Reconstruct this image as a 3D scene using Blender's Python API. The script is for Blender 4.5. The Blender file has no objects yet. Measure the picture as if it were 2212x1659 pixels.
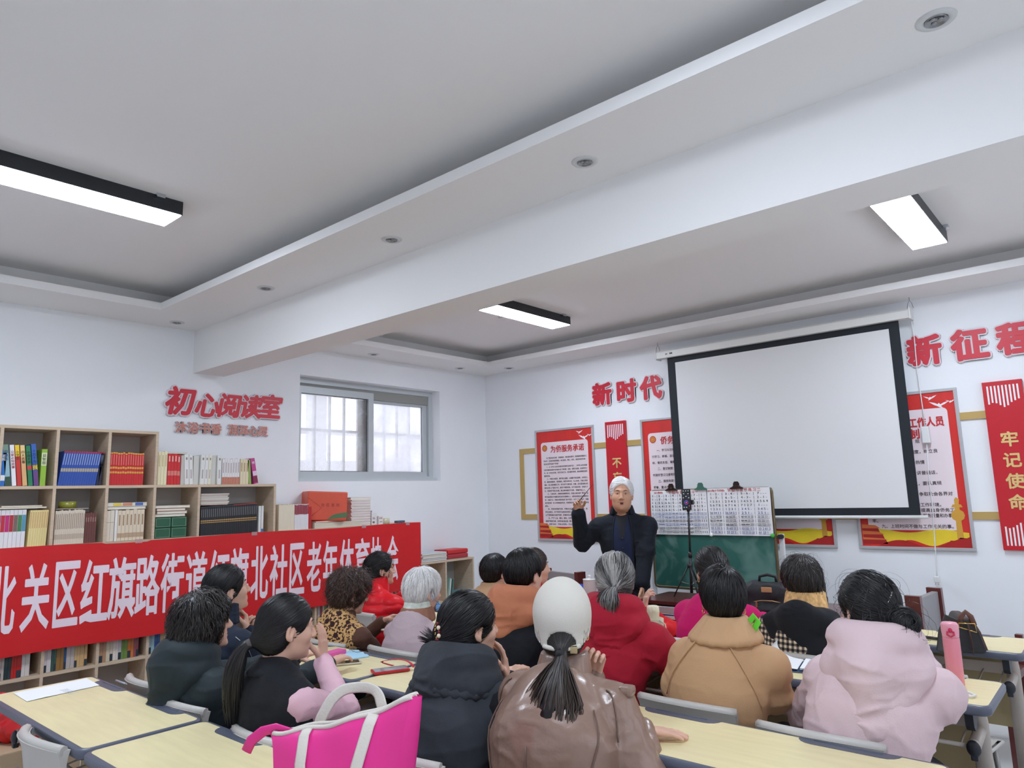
import bpy, bmesh, math, random
import numpy as np
from mathutils import Vector, Matrix, Euler
random.seed(7); RNG=np.random.default_rng(7)
S=bpy.context.scene; COL=S.collection
# ---------------- camera ----------------
HC=1.55; FPX=1529.35
def _cam_axes(y=0.712240727,t=0.155100016,r=-0.0290652195):
    cy,sy=math.cos(y),math.sin(y)
    f=Vector((-sy,cy,0)); rt=Vector((cy,sy,0)); u=Vector((0,0,1))
    f2=f*math.cos(t)+u*math.sin(t); u2=u*math.cos(t)-f*math.sin(t)
    r2=rt*math.cos(r)+u2*math.sin(r); u3=u2*math.cos(r)-rt*math.sin(r)
    return r2,u3,f2
CR,CU,CF=_cam_axes()
cd=bpy.data.cameras.new('camera'); cam=bpy.data.objects.new('camera',cd); COL.objects.link(cam)
cd.sensor_width=36; cd.sensor_fit='HORIZONTAL'; cd.lens=FPX/2212*36; cd.clip_start=.05
M=Matrix((CR,CU,-CF)).transposed().to_4x4(); M.translation=(0,0,HC); cam.matrix_world=M
S.camera=cam
# ---------------- world, exposure ----------------
w=bpy.data.worlds.new('overcast_sky'); S.world=w; w.use_nodes=True
w.node_tree.nodes['Background'].inputs[0].default_value=(.86,.9,1,1); w.node_tree.nodes['Background'].inputs[1].default_value=1.9
S.view_settings.view_transform='Standard'; S.view_settings.look='None'; S.view_settings.gamma=1; S.view_settings.use_curve_mapping=False
S.view_settings.exposure=0.18
LAMP_STRENGTH=50.0
S.cycles.diffuse_bounces=5; S.cycles.max_bounces=10; S.cycles.use_adaptive_sampling=True; S.cycles.adaptive_threshold=.045
# ---------------- helpers ----------------
def lin(c):
    return tuple((v/255/12.92 if v/255<=.04045 else ((v/255+.055)/1.055)**2.4) for v in c)
MATS={}
def mat(name,c,rough=.6,metal=0,bump=0,bscale=60,var=0,vscale=8,spec=.5,sheen=0,emit=None,es=1,coat=0,alpha=1,trans=0,stretch=None,c2=None):
    if name in MATS: return MATS[name]
    m=bpy.data.materials.new(name); MATS[name]=m; m.use_nodes=True; nt=m.node_tree; b=nt.nodes['Principled BSDF']; L=nt.links.new
    col=lin(c); b.inputs['Base Color'].default_value=(*col,1); b.inputs['Roughness'].default_value=rough; b.inputs['Metallic'].default_value=metal
    b.inputs['Specular IOR Level'].default_value=spec
    if sheen: b.inputs['Sheen Weight'].default_value=sheen; b.inputs['Sheen Roughness'].default_value=.5
    if coat: b.inputs['Coat Weight'].default_value=coat; b.inputs['Coat Roughness'].default_value=.15
    if trans: b.inputs['Transmission Weight'].default_value=trans
    if alpha<1: b.inputs['Alpha'].default_value=alpha
    if emit: b.inputs['Emission Color'].default_value=(*lin(emit),1); b.inputs['Emission Strength'].default_value=es
    if bump or var or c2:
        tc=nt.nodes.new('ShaderNodeTexCoord'); mp=nt.nodes.new('ShaderNodeMapping'); L(tc.outputs['Object'],mp.inputs[0])
        if stretch: mp.inputs['Scale'].default_value=stretch
    if bump:
        n=nt.nodes.new('ShaderNodeTexNoise'); n.inputs['Scale'].default_value=bscale; n.inputs['Detail'].default_value=4; L(mp.outputs[0],n.inputs['Vector'])
        bp=nt.nodes.new('ShaderNodeBump'); bp.inputs['Strength'].default_value=bump; bp.inputs['Distance'].default_value=.01; L(n.outputs['Fac'],bp.inputs['Height']); L(bp.outputs[0],b.inputs['Normal'])
    if var or c2:
        n=nt.nodes.new('ShaderNodeTexNoise'); n.inputs['Scale'].default_value=vscale; n.inputs['Detail'].default_value=5; L(mp.outputs[0],n.inputs['Vector'])
        r=nt.nodes.new('ShaderNodeValToRGB'); r.color_ramp.elements[0].position=.3; r.color_ramp.elements[1].position=.7
        d=lin(c2) if c2 else tuple(v*(1-var) for v in col); u=col if c2 else tuple(min(1,v*(1+var)) for v in col)
        r.color_ramp.elements[0].color=(*d,1); r.color_ramp.elements[1].color=(*u,1); L(n.outputs['Fac'],r.inputs[0]); L(r.outputs[0],b.inputs['Base Color'])
    return m
def nodes_of(m): return m.node_tree,m.node_tree.nodes['Principled BSDF'],m.node_tree.links.new
class MB:
    """collects shapes, builds ONE mesh object"""
    def __init__(s): s.v=[];s.f=[];s.sm=[];s.mi=[];s.cur=0
    def add(s,vs,fs,smooth=False,Mx=None):
        o=len(s.v)
        s.v+= [tuple(Mx@Vector(v)) for v in vs] if Mx is not None else [tuple(v) for v in vs]
        s.f+=[tuple(i+o for i in f) for f in fs]; s.sm+=[smooth]*len(fs); s.mi+=[s.cur]*len(fs); return s
    def box(s,a,b,bev=0,Mx=None):
        a=[min(p,q) for p,q in zip(a,b)],[max(p,q) for p,q in zip(a,b)]
        (x0,y0,z0),(x1,y1,z1)=a
        if bev:
            bm=bmesh.new(); bmesh.ops.create_cube(bm,size=1)
            for v in bm.verts: v.co=Vector(((x0+x1)/2+v.co.x*(x1-x0),(y0+y1)/2+v.co.y*(y1-y0),(z0+z1)/2+v.co.z*(z1-z0)))
            bmesh.ops.bevel(bm,geom=bm.edges[:],offset=bev,segments=2,profile=.6,affect='EDGES'); bm.verts.index_update()
            s.add([v.co[:] for v in bm.verts],[[v.index for v in f.verts] for f in bm.faces],False,Mx); bm.free(); return s
        return s.add([(x0,y0,z0),(x1,y0,z0),(x1,y1,z0),(x0,y1,z0),(x0,y0,z1),(x1,y0,z1),(x1,y1,z1),(x0,y1,z1)],[(0,3,2,1),(4,5,6,7),(0,1,5,4),(1,2,6,5),(2,3,7,6),(3,0,4,7)],False,Mx)
    def tube(s,pts,r,n=8,cap=True,flat=1.0,closed=False,Mx=None,up=None):
        pts=[Vector(p) for p in pts]; N=len(pts); rs=r if hasattr(r,'__len__') else [r]*N
        vs=[];fs=[];pn=None
        for i,p in enumerate(pts):
            a=pts[(i-1)%N] if closed else pts[max(i-1,0)]; b=pts[(i+1)%N] if closed else pts[min(i+1,N-1)]
            t=(b-a); t=t.normalized() if t.length>1e-9 else Vector((0,0,1))
            if up is not None: q=Vector(up)-t*t.dot(Vector(up)); 
            elif pn is None: q=Vector((0,0,1)) if abs(t.z)<.9 else Vector((0,1,0)); q=q-t*q.dot(t)
            else: q=pn-t*pn.dot(t)
            q.normalize(); pn=q; bn=t.cross(q)
            for k in range(n):
                an=2*math.pi*k/n; vs.append(p+q*(math.cos(an)*rs[i]*flat)+bn*(math.sin(an)*rs[i]))
        for i in range(N if closed else N-1):
            j=(i+1)%N
            for k in range(n): fs.append((i*n+k,i*n+(k+1)%n,j*n+(k+1)%n,j*n+k))
        s.add(vs,fs,True,Mx)
        if cap and not closed:
            o=len(s.v)-len(vs)
            s.f+=[tuple(o+k for k in range(n))[::-1],tuple(o+(N-1)*n+k for k in range(n))]; s.sm+=[False]*2; s.mi+=[s.cur]*2
        return s
    def lathe(s,prof,n=24,Mx=None,smooth=True):
        vs=[];fs=[];N=len(prof)
        for r,z in prof:
            for k in range(n): an=2*math.pi*k/n; vs.append((r*math.cos(an),r*math.sin(an),z))
        for i in range(N-1):
            for k in range(n): fs.append((i*n+k,i*n+(k+1)%n,(i+1)*n+(k+1)%n,(i+1)*n+k))
        fs.append(tuple(range(n))[::-1]); fs.append(tuple((N-1)*n+k for k in range(n)))
        return s.add(vs,fs,smooth,Mx)
    def prism(s,poly,h0,h1,axis='z',Mx=None,smooth=False):
        n=len(poly)
        f={'z':lambda p,h:(p[0],p[1],h),'y':lambda p,h:(p[0],h,p[1]),'x':lambda p,h:(h,p[0],p[1])}[axis]
        vs=[f(p,h0) for p in poly]+[f(p,h1) for p in poly]
        fs=[tuple(range(n)),tuple(range(n,2*n))[::-1]]+[(i,i+n,(i+1)%n+n,(i+1)%n) for i in range(n)]
        return s.add(vs,fs,smooth,Mx)
    def ball(s,c,r,nu=12,nv=8,Mx=None):
        r=r if hasattr(r,'__len__') else (r,r,r); vs=[(c[0],c[1],c[2]+r[2])];fs=[]
        for i in range(1,nv):
            th=math.pi*i/nv
            for k in range(nu): an=2*math.pi*k/nu; vs.append((c[0]+r[0]*math.sin(th)*math.cos(an),c[1]+r[1]*math.sin(th)*math.sin(an),c[2]+r[2]*math.cos(th)))
        vs.append((c[0],c[1],c[2]-r[2])); L=len(vs)-1
        for k in range(nu): fs.append((0,1+k,1+(k+1)%nu)); fs.append((L,L-nu+(k+1)%nu,L-nu+k))
        for i in range(nv-2):
            for k in range(nu): a=1+i*nu+k;b=1+i*nu+(k+1)%nu; fs.append((a,a+nu,b+nu,b))
        return s.add(vs,fs,True,Mx)
    def grid(s,P,smooth=True,Mx=None):
        nu=len(P);nv=len(P[0]); vs=[p for row in P for p in row]
        return s.add(vs,[(i*nv+j,(i+1)*nv+j,(i+1)*nv+j+1,i*nv+j+1) for i in range(nu-1) for j in range(nv-1)],smooth,Mx)
    def text(s,str_,h,Mx,bold=0,ext=.0005,sx=1,shear=0,space=1,width=None,align='CENTER'):
        ex=bold; vs,fs=txt(str_,h,0,ext,shear,space,align)
        if width: 
            xs=[v[0] for v in vs]; sx=width/(max(xs)-min(xs))
        n=0 if ex<.006 else (3 if ex<.02 else 6 if ex<.04 else 12)
        for q,(dx,dy) in enumerate(([(0,0)] if n!=3 else [])+[(ex*h*math.cos(2*PI*(k+.5)/n),ex*h*math.sin(2*PI*(k+.5)/n)) for k in range(n)]):
            s.add([(v[0]*sx+dx,v[1]+dy,v[2]+.00012*q) for v in vs],fs,False,Mx)
        return s
    def build(s,name,m=None,parent=None,fix=True,smooth_angle=None):
        me=bpy.data.meshes.new(name); me.from_pydata(s.v,[],s.f)
        if fix and len(s.f)<60000:
            bm=bmesh.new(); bm.from_mesh(me); bmesh.ops.recalc_face_normals(bm,faces=bm.faces[:]); bm.to_mesh(me); bm.free()
        me.polygons.foreach_set('use_smooth',s.sm)
        ms=m if isinstance(m,(list,tuple)) else [m]
        for q in ms:
            if q: me.materials.append(q)
        if len(ms)>1: me.polygons.foreach_set('material_index',s.mi)
        me.update()
        o=bpy.data.objects.new(name,me); COL.objects.link(o)
        if parent is not None: o.parent=parent
        return o
_TX={}
def txt(st,h,bold=0,ext=.0005,shear=0,space=1,align='CENTER'):
    key=(st,h,bold,ext,shear,space,align)
    if key in _TX: return _TX[key]
    cu=bpy.data.curves.new('t','FONT'); cu.body=st; cu.size=h*1.0; cu.offset=bold*h; cu.extrude=ext; cu.shear=shear; cu.space_character=space
    cu.align_x=align; cu.align_y='CENTER'; cu.resolution_u=2; cu.fill_mode='FRONT' if ext==0 else 'BOTH'
    ob=bpy.data.objects.new('t',cu); COL.objects.link(ob); dg=bpy.context.evaluated_depsgraph_get(); dg.update()
    me=ob.evaluated_get(dg).to_mesh(); vs=[v.co[:] for v in me.vertices]; fs=[tuple(p.vertices) for p in me.polygons]
    ob.evaluated_get(dg).to_mesh_clear(); bpy.data.objects.remove(ob); bpy.data.curves.remove(cu)
    _TX[key]=(vs,fs); return vs,fs
def tag(o,label=None,cat=None,group=None,kind=None):
    if label: o['label']=label
    if cat: o['category']=cat
    if group: o['group']=group
    if kind: o['kind']=kind
    return o
def empty(name,loc=(0,0,0),rz=0,label=None,cat=None,group=None):
    o=bpy.data.objects.new(name,None); COL.objects.link(o); o.location=loc; o.rotation_euler=(0,0,rz); o.empty_display_size=.05
    return tag(o,label,cat,group)
def struct(name,mb,m,parent=None):
    o=mb.build(name,m,parent)
    if parent is None: o['kind']='structure'; o['category']='room'; o['label']=name.replace('_',' ')
    return o
def kids(o): return [c for c in COL.objects if c.parent==o]
def copy_tree(o,parent=None,ch=None):
    c=o.copy(); COL.objects.link(c)
    if parent is not None: c.parent=parent
    for k in (ch[o.name] if ch and o.name in ch else ()): copy_tree(k,c,ch)
    return c
def child_map():
    d={}
    for o in bpy.data.objects:
        if o.parent: d.setdefault(o.parent.name,[]).append(o)
    return d
def T(x,y,z,rx=0,ry=0,rz=0): return Matrix.Translation((x,y,z))@Euler((rx,ry,rz)).to_matrix().to_4x4()
PI=math.pi
XW,YF,ZS,ZU=-5.442,5.83,2.893,3.06      # left wall, front wall, soffit, upper ceiling
XR,YB=1.12,-.62
FRONT=lambda x,z,off=0: Matrix(((1,0,0,x),(0,0,-1,YF-off),(0,1,0,z),(0,0,0,1)))     # text on the front wall, read from -Y
LEFT=lambda y,z,X: Matrix(((0,0,1,X),(1,0,0,y),(0,1,0,z),(0,0,0,1)))                # text on the left side, read from +X
def rrect(x0,y0,x1,y1,r,n=5):
    P=[]
    for cx,cy,a in ((x1-r,y1-r,0),(x0+r,y1-r,90),(x0+r,y0+r,180),(x1-r,y0+r,270)):
        for k in range(n+1): t=math.radians(a+90*k/n); P.append((cx+r*math.cos(t),cy+r*math.sin(t)))
    return P
# ================= room shell =================
m_wall=mat('wall_paint',(238,240,243),.75,bump=.02,bscale=150,var=.012,vscale=3)
m_ceil=mat('ceiling_paint',(236,235,234),.85,bump=.015,bscale=120)
m_floor=mat('floor_tile',(205,204,200),.35)
def tile_mat():
    nt,b,L=nodes_of(m_floor); tc=nt.nodes.new('ShaderNodeTexCoord'); br=nt.nodes.new('ShaderNodeTexBrick'); L(tc.outputs['Object'],br.inputs['Vector'])
    br.offset=0; br.inputs['Scale'].default_value=1; br.inputs['Brick Width'].default_value=.6; br.inputs['Row Height'].default_value=.6; br.inputs['Mortar Size'].default_value=.003
    br.inputs['Color1'].default_value=(*lin((212,211,208)),1); br.inputs['Color2'].default_value=(*lin((206,205,202)),1); br.inputs['Mortar'].default_value=(*lin((150,148,144)),1)
    L(br.outputs['Color'],b.inputs['Base Color'])
tile_mat()
b=MB(); b.box((XW-.3,YB-.3,-.1),(XR+.3,YF+.3,0)); struct('floor',b,m_floor)
b=MB(); b.box((XW-.3,YF,0),(XR+.2,YF+.2,3.3)); struct('wall_front',b,m_wall)
RW=((.2,2.2),(3.1,5.1)); RZ0,RZ1=.95,2.45  # window openings added to the unseen right wall to let in fill daylight
b=MB(); b.box((XR,YB,0),(XR+.2,YF,RZ0)).box((XR,YB,RZ1),(XR+.2,YF,3.3)).box((XR,YB,RZ0),(XR+.2,RW[0][0],RZ1)).box((XR,RW[0][1],RZ0),(XR+.2,RW[1][0],RZ1)).box((XR,RW[1][1],RZ0),(XR+.2,YF,RZ1)); struct('wall_right',b,m_wall)
b=MB(); b.box((XW-.3,YB-.2,0),(XR+.2,YB,3.3)); struct('wall_back',b,m_wall)
WY0,WY1,WZ0,WZ1=3.442,5.122,1.716,2.655
b=MB()
b.box((XW-.3,YB,0),(XW,WY0,3.3)).box((XW-.3,WY1,0),(XW,YF,3.3)).box((XW-.3,WY0,0),(XW,WY1,WZ0)).box((XW-.3,WY0,WZ1),(XW,WY1,3.3)); struct('wall_left',b,m_wall)
# ceiling: upper slab, dropped border with upstand lips, beam
b=MB(); b.box((XW-.3,YB-.2,ZU),(XR+.2,YF+.2,3.3)); struct('ceiling',b,m_ceil)
def soffit(name,x0,x1,y0,y1,ix0,ix1,iy0,iy1):
    b=MB(); t=.035; zt=ZS+.05; g=.018; c=.22
    for (a,q,d,e) in ((x0,ix0-g,y0,y1),(ix1+g,x1,y0,y1),(ix0-g,ix1+g,y0,iy0-g),(ix0-g,ix1+g,iy1+g,y1)):
        if q-a>.01 and e-d>.01: b.box((a,d,ZS),(q,e,ZS+t))
    # upstand boards round the opening
    b.box((ix0-g,iy0-g,ZS),(ix0,iy1+g,zt)); b.box((ix1,iy0-g,ZS),(ix1+g,iy1+g,zt)); b.box((ix0,iy0-g,ZS),(ix1,iy0,zt)); b.box((ix0,iy1,ZS),(ix1,iy1+g,zt))
    # boards at the back of the cove
    b.box((ix0-c-.02,iy0-c,ZS+t),(ix0-c,iy1+c,ZU)); b.box((ix1+c,iy0-c,ZS+t),(ix1+c+.02,iy1+c,ZU)); b.box((ix0-c-.02,iy0-c-.02,ZS+t),(ix1+c+.02,iy0-c,ZU)); b.box((ix0-c-.02,iy1+c,ZS+t),(ix1+c+.02,iy1+c+.02,ZU))
    return struct(name,b,m_ceil)
BY0,BY1,BZ=2.492,2.745,2.559
soffit('trim_1',XW,XR,YB,BY0,-4.965,.64,.02,2.03)
soffit('trim_2',XW,XR,BY1,YF,-4.99,.66,3.25,5.40)
b=MB(); b.box((XW,BY0,BZ),(XR,BY1,ZU)); o=struct('ceiling_beam',b,m_ceil); o['label']='white ceiling beam crossing the room from the left wall'
# ---------------- window ----------------
m_alu=mat('window_aluminium',(196,202,204),.4,metal=.15,spec=.4); m_gasket=mat('window_gasket',(70,72,72),.6); m_dirty=mat('window_track_dirt',(150,150,145),.8)
def glass(name,haze):
    m=bpy.data.materials.new(name); m.use_nodes=True; nt=m.node_tree; nt.nodes.remove(nt.nodes['Principled BSDF']); L=nt.links.new
    g=nt.nodes.new('ShaderNodeBsdfGlossy'); g.inputs['Roughness'].default_value=.03; t=nt.nodes.new('ShaderNodeBsdfTransparent'); d=nt.nodes.new('ShaderNodeBsdfTranslucent'); d.inputs[0].default_value=(.9,.9,.92,1)
    tc=nt.nodes.new('ShaderNodeTexCoord'); n=nt.nodes.new('ShaderNodeTexNoise'); n.inputs['Scale'].default_value=3; n.inputs['Detail'].default_value=8; L(tc.outputs['Object'],n.inputs['Vector'])
    mr=nt.nodes.new('ShaderNodeMapRange'); mr.inputs[1].default_value=.35; mr.inputs[2].default_value=.7; mr.inputs[3].default_value=haze*.4; mr.inputs[4].default_value=haze; L(n.outputs['Fac'],mr.inputs[0])
    a=nt.nodes.new('ShaderNodeMixShader'); L(mr.outputs[0],a.inputs[0]); L(t.outputs[0],a.inputs[1]); L(d.outputs[0],a.inputs[2])
    f=nt.nodes.new('ShaderNodeMixShader'); f.inputs[0].default_value=.05; L(a.outputs[0],f.inputs[1]); L(g.outputs[0],f.inputs[2]); L(f.outputs[0],nt.nodes['Material Output'].inputs[0]); return m
m_glass=glass('hazy_glass',.5); m_frost=glass('frosted_glass',.9)
win=empty('window_1',(XW-.12,WY0,WZ0)); win['kind']='structure'; win['label']='aluminium sliding window in the left wall'; win['category']='window'
def W(o): o.location=tuple(-Vector(win.location)); return o
def ring(b,y0,y1,z0,z1,x0,x1,wd):
    b.box((x0,y0,z0),(x1,y1,z0+wd)).box((x0,y0,z1-wd),(x1,y1,z1)).box((x0,y0,z0+wd),(x1,y0+wd,z1-wd)).box((x0,y1-wd,z0+wd),(x1,y1,z1-wd))
fx=XW-.1; YE=5.10
b=MB(); ring(b,WY0,WY1,WZ0,WZ1-.0,fx-.1,fx-.02,.05); W(b.build('window_frame',m_alu,win))
b=MB(); b.box((fx-.1,WY0,WZ1-.14),(fx-.03,WY1,WZ1-.05)); W(b.build('head_track',m_dirty,win))
b=MB(); b.box((fx-.02,WY0,WZ0),(fx+.05,WY1,WZ0+.03)); W(b.build('sill_strip',m_alu,win))
ZT=WZ1-.08
b=MB(); ring(b,3.46,4.33,WZ0+.03,ZT,fx-.04,fx,.062); s1=W(b.build('window_sash',m_alu,win))
b=MB(); ring(b,4.27,YE-.03,WZ0+.04,ZT-.03,fx-.09,fx-.05,.055); s2=W(b.build('window_sash',m_alu,win))
b=MB(); ring(b,3.52,4.27,WZ0+.09,ZT-.06,fx-.03,fx-.022,.008); o=b.build('gasket',m_gasket,s1)
b=MB(); b.box((fx-.085,4.2,WZ0+.08),(fx-.05,4.262,ZT-.07)); o=b.build('sash_stile',mat('window_stile_shadowed_seal',(120,120,112),.6),s1)  # stile in a darker grey than the sash aluminium
b=MB(); b.box((fx-.025,3.52,WZ0+.09),(fx-.02,4.27,ZT-.06)); o=b.build('pane',m_glass,s1)
b=MB(); ring(b,4.32,YE-.08,WZ0+.09,ZT-.08,fx-.08,fx-.066,.007); b.build('gasket',m_gasket,s2)
b=MB(); b.box((fx-.075,4.32,WZ0+.09),(fx-.07,YE-.08,ZT-.08)); b.build('pane',m_frost,s2)
m_bar=mat('grille_bar_white',(214,212,210),.5)
b=MB()
for y in np.arange(3.62,5.1,.165): b.box((XW-.3,y-.011,WZ0),(XW-.278,y+.011,WZ1))
b.box((XW-.305,WY0,2.19),(XW-.275,WY1,2.215)); W(b.build('window_grille',m_bar,win))
b=MB(); b.box((XW-1.6,1.5,-.1),(XW-1.5,7,2.0)).box((XW-1.6,1.5,2.85),(XW-1.5,7,4.3)).box((XW-1.62,4.55,2.0),(XW-1.5,4.75,2.85)).box((XW-1.62,3.4,2.0),(XW-1.5,3.5,2.85)).box((XW-1.6,1.5,2.3),(XW-1.56,7,2.34)).box((XW-1.62,5.9,2.0),(XW-1.5,6.0,2.85))
o=b.build('outside_wall',mat('outside_render',(225,222,224),.9)); o['kind']='structure'; o['label']='pale outside wall with window openings seen through the window'
for i,(y0,y1) in enumerate(RW):  # frames for the two added daylight openings, out of view
    b=MB()
    for k in range(3):
        a=y0+(y1-y0)*k/3; c=y0+(y1-y0)*(k+1)/3; x=XR+.1
        b.box((x,a,RZ0),(x+.06,c,RZ0+.05)).box((x,a,RZ1-.05),(x+.06,c,RZ1)).box((x,a,RZ0),(x+.06,a+.045,RZ1)).box((x,c-.045,RZ0),(x+.06,c,RZ1))
    o=struct('window_%d'%(i+2),b,m_alu); o['label']='aluminium window frame in the right wall'
# ---------------- ceiling lamps ----------------
m_lampbody=mat('lamp_body_black',(34,38,43),.4); m_diff=mat('lamp_diffuser',(235,240,248),.5,emit=(228,240,255),es=LAMP_STRENGTH)
def lamp(x0,x1,y0,y1,label):
    e=empty('ceiling_lamp',((x0+x1)/2,(y0+y1)/2,ZU),0,label,'ceiling lamp','black framed panel lamps')
    hx,hy=(x1-x0)/2,(y1-y0)/2; t=.005
    b=MB(); b.box((-hx,-hy,-.07),(-hx+t,hy,0)).box((hx-t,-hy,-.07),(hx,hy,0)).box((-hx+t,-hy,-.07),(hx-t,-hy+t,0)).box((-hx+t,hy-t,-.07),(hx-t,hy,0)).box((-hx+t,-hy+t,-.03),(hx-t,hy-t,0)); b.build('lamp_body',m_lampbody,e)
    b=MB(); b.box((-hx+t,-hy+t,-.073),(hx-t,hy-t,-.045)); b.build('diffuser',m_diff,e)
    b=MB(); b.box((hx,hy-.14,-.02),(hx+.03,hy-.1,-.001)).box((hx,-hy+.1,-.02),(hx+.03,-hy+.14,-.001)); b.build('mounting_clip',mat('clip_chrome',(200,205,210),.2,metal=1),e)
lamp(-3.66,-3.455,.52,1.497,'long panel lamp over the tables nearest the bookcase, before the beam')
lamp(-.875,-.675,.52,1.497,'panel lamp overhead on the near side of the beam, away from the bookcase')
lamp(-3.72,-3.515,3.93,4.87,'panel lamp beyond the beam, close to the window')
lamp(-.87,-.675,3.90,4.87,'panel lamp beyond the beam, above the projection screen side')
# downlights
m_dl=mat('downlight_ring',(205,207,207),.4); m_dlc=mat('downlight_lens',(150,152,154),.15,metal=.6)
DL=[(-.273,2.269,'downlight before the beam, closest to the viewer'),(-1.541,2.282,'second downlight before the beam counting from the viewer'),(-2.785,2.292,'middle downlight of the row before the beam'),(-4.011,2.278,'fourth downlight along the beam, towards the bookcase'),(-5.24,2.263,'downlight where the beam row meets the left wall'),(-5.246,4.097,'downlight above the window'),(-5.244,5.239,'downlight in the border between window and front corner'),(-4.909,5.64,'downlight near the front corner over the front wall')]
for x,y,l in DL:
    e=empty('downlight',(x,y,ZS),0,l,'downlight','recessed downlights')
    b=MB(); b.lathe([(.031,-.001),(.034,-.006),(.05,-.005),(.055,-.0005),(.055,0)],28); b.build('trim_ring',m_dl,e)
    b=MB(); b.lathe([(.031,-.001),(.03,-.007),(.0285,-.007),(.026,-.003),(.001,-.003)],24)
    for k in range(3): b.ball((.012*math.cos(k*2.09),.012*math.sin(k*2.09),-.004),(.009,.009,.004),8,6)
    b.build('lens',m_dlc,e)
b=MB(); b.box((-3.95,4.42,ZU-.012),(-3.79,4.58,ZU-.001),.004); tag(b.build('access_plate',m_ceil),'small square white plate on the recessed ceiling beyond the beam','ceiling plate')
# ================= front wall =================
m_red=mat('poster_red',(214,44,38),.45,var=.08,vscale=14,bump=.12,bscale=10,stretch=(1,1,.25)); m_pink=mat('poster_paper',(238,222,226),.5,bump=.15,bscale=9,stretch=(1.2,1,.2)); m_yel=mat('poster_yellow',(238,208,48),.5,var=.06)
m_fr=mat('poster_frame_aluminium',(188,188,190),.35,metal=.3); m_ink=mat('printed_ink',(70,62,64),.6); m_rtxt=mat('red_title_ink',(200,40,45),.5); m_gold=mat('gold_metallic',(196,166,102),.4,metal=.25)
m_white=mat('white_vinyl',(240,236,238),.5); m_goldp=mat('printed_gold',(214,160,60),.5); m_dred=mat('poster_dark_red',(176,30,30),.5,var=.1); m_orange=mat('poster_orange',(226,120,60),.5)
def circ(cx,cz,r,n=24): return [(cx+r*math.cos(2*PI*k/n),cz+r*math.sin(2*PI*k/n)) for k in range(n)]
PT=[(-4.722,'tall red notice board nearest the room corner, beside the lecturer','为侨服务承诺',['　　为了更好地为归侨、侨眷服务，强化服务意识，提高服务质量和工','作水平，互动侨务政策建设，树立廉洁、奉公、务实、高效的政府形象，','现向社会作出如下承诺：','　　一、以《中华人民共和国归侨侨眷权益保护法》、《中华人民共和国','归侨侨眷权益保护法实施办法》等法律、法规、政策为依据，加强侨务工','作，进一步依法行政，规范行政行为，忠实履行职责，依法保障侨益的','国和侨益。','　　二、开展主动服务，遵守职业道德，认真履行岗位职责，对来访人','员，做到热情接待，周到服务，做到为侨办好、马上办结，不能立刻办','理的，耐心做好解释工作，对行动不方便归侨、侨眷，应处理和解决问','题时反馈入户服务方式，给侨户满意答复。对于来信归侨、侨眷及子','女，积极答予登记处理，真正做到服务于归侨、侨眷的知心人。','　　三、凡是归侨、侨眷有困难帮助的，积极与相关部门联系，给','帮不能或暂处不能解决的及时补偿请本人，对符合享受生活保障的归','侨、侨眷子女，积极协调民政部门给予落实，对于个体业商户、经营','者实现优惠：本人申请填报材料的、积极帮助办理，为他人服务部门申请','成长。','　　四、尽争信和维护归侨、侨眷合法权益，积极保护意愿，维','护社会稳定，对于受到打击报复或侵犯人民，保护他人员，','立不受欺侮给为维护归侨、侨眷的合法权益，','　　五、严守“人品、廉法、服务、有责”的原则，','格遵守国家法律、法规和各项纪律，秉公办事','卷”、收受“红包”，不做以权谋私，不以权']),
 (-3.442,'red notice board partly hidden by the left side of the projection screen','侨务工作制度',['　　一、学习与活动制度：定期组织侨眷学习，','行学习、参观、座谈、开展有益的文体活','动、增进友谊、凝聚力量，为侨办实事，','　　二、登记制度：实行对归侨侨眷的登记，','时做好登记注册和回国定居变更工作，','　　三、服务制度：充分发挥侨务工作，','侨眷、重点户建立“一助一”关系，','热情为他们排忧解难。','　　四、信访制度：认真做好来信来访工','作，妥善处理好来信来访，','　　五、调查研究制度：参与侨情普查','家中，了解侨情，征求意见，','　　六、联系制度：定期走访侨眷。']),
 (-2.52,'red notice board mostly hidden behind the screen, only its yellow bottom edge showing','侨胞之家制度',['　　一、认真贯彻执行侨务政策。','　　二、积极开展联谊活动。']),
 (-1.615,'red notice board to the viewer side of the screen with a hanging cord in front','“侨胞之家”工作人员',['　　一、认真履行“便利、规','范”的服务。','　　二、遵守各项规章制度，树立良','好形象。','　　三、对侨眷侨属服务热情','周到。','　　四、使用文明用语，讲普通话，','礼貌待人。','　　五、倾听意见、建议，要认真倾','听并解决。','　　六、做好宣传工作，争取社会各界对','侨务工作的支持。','　　七、保持整洁良好的工作环境。','　　八、学习业务，不断提高自身侨务工','作政治理论和业务水平，提升服务质量和办事效','率。','　　九、上班时间不做与工作无关的事。'])]
def bird(b,cx,cz,s,y,fl=1):
    P=[(-1,.45),(-.55,.12),(-.15,-.05),(-.3,-.3),(0,-.22),(.25,-.05),(.55,.1),(1.05,.5),(.45,.33),(.18,.16),(.05,.3),(-.1,.12),(-.45,.3)]
    b.prism([(cx+fl*p[0]*s,cz+p[1]*s) for p in P],y,y-.001,'y')
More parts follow.
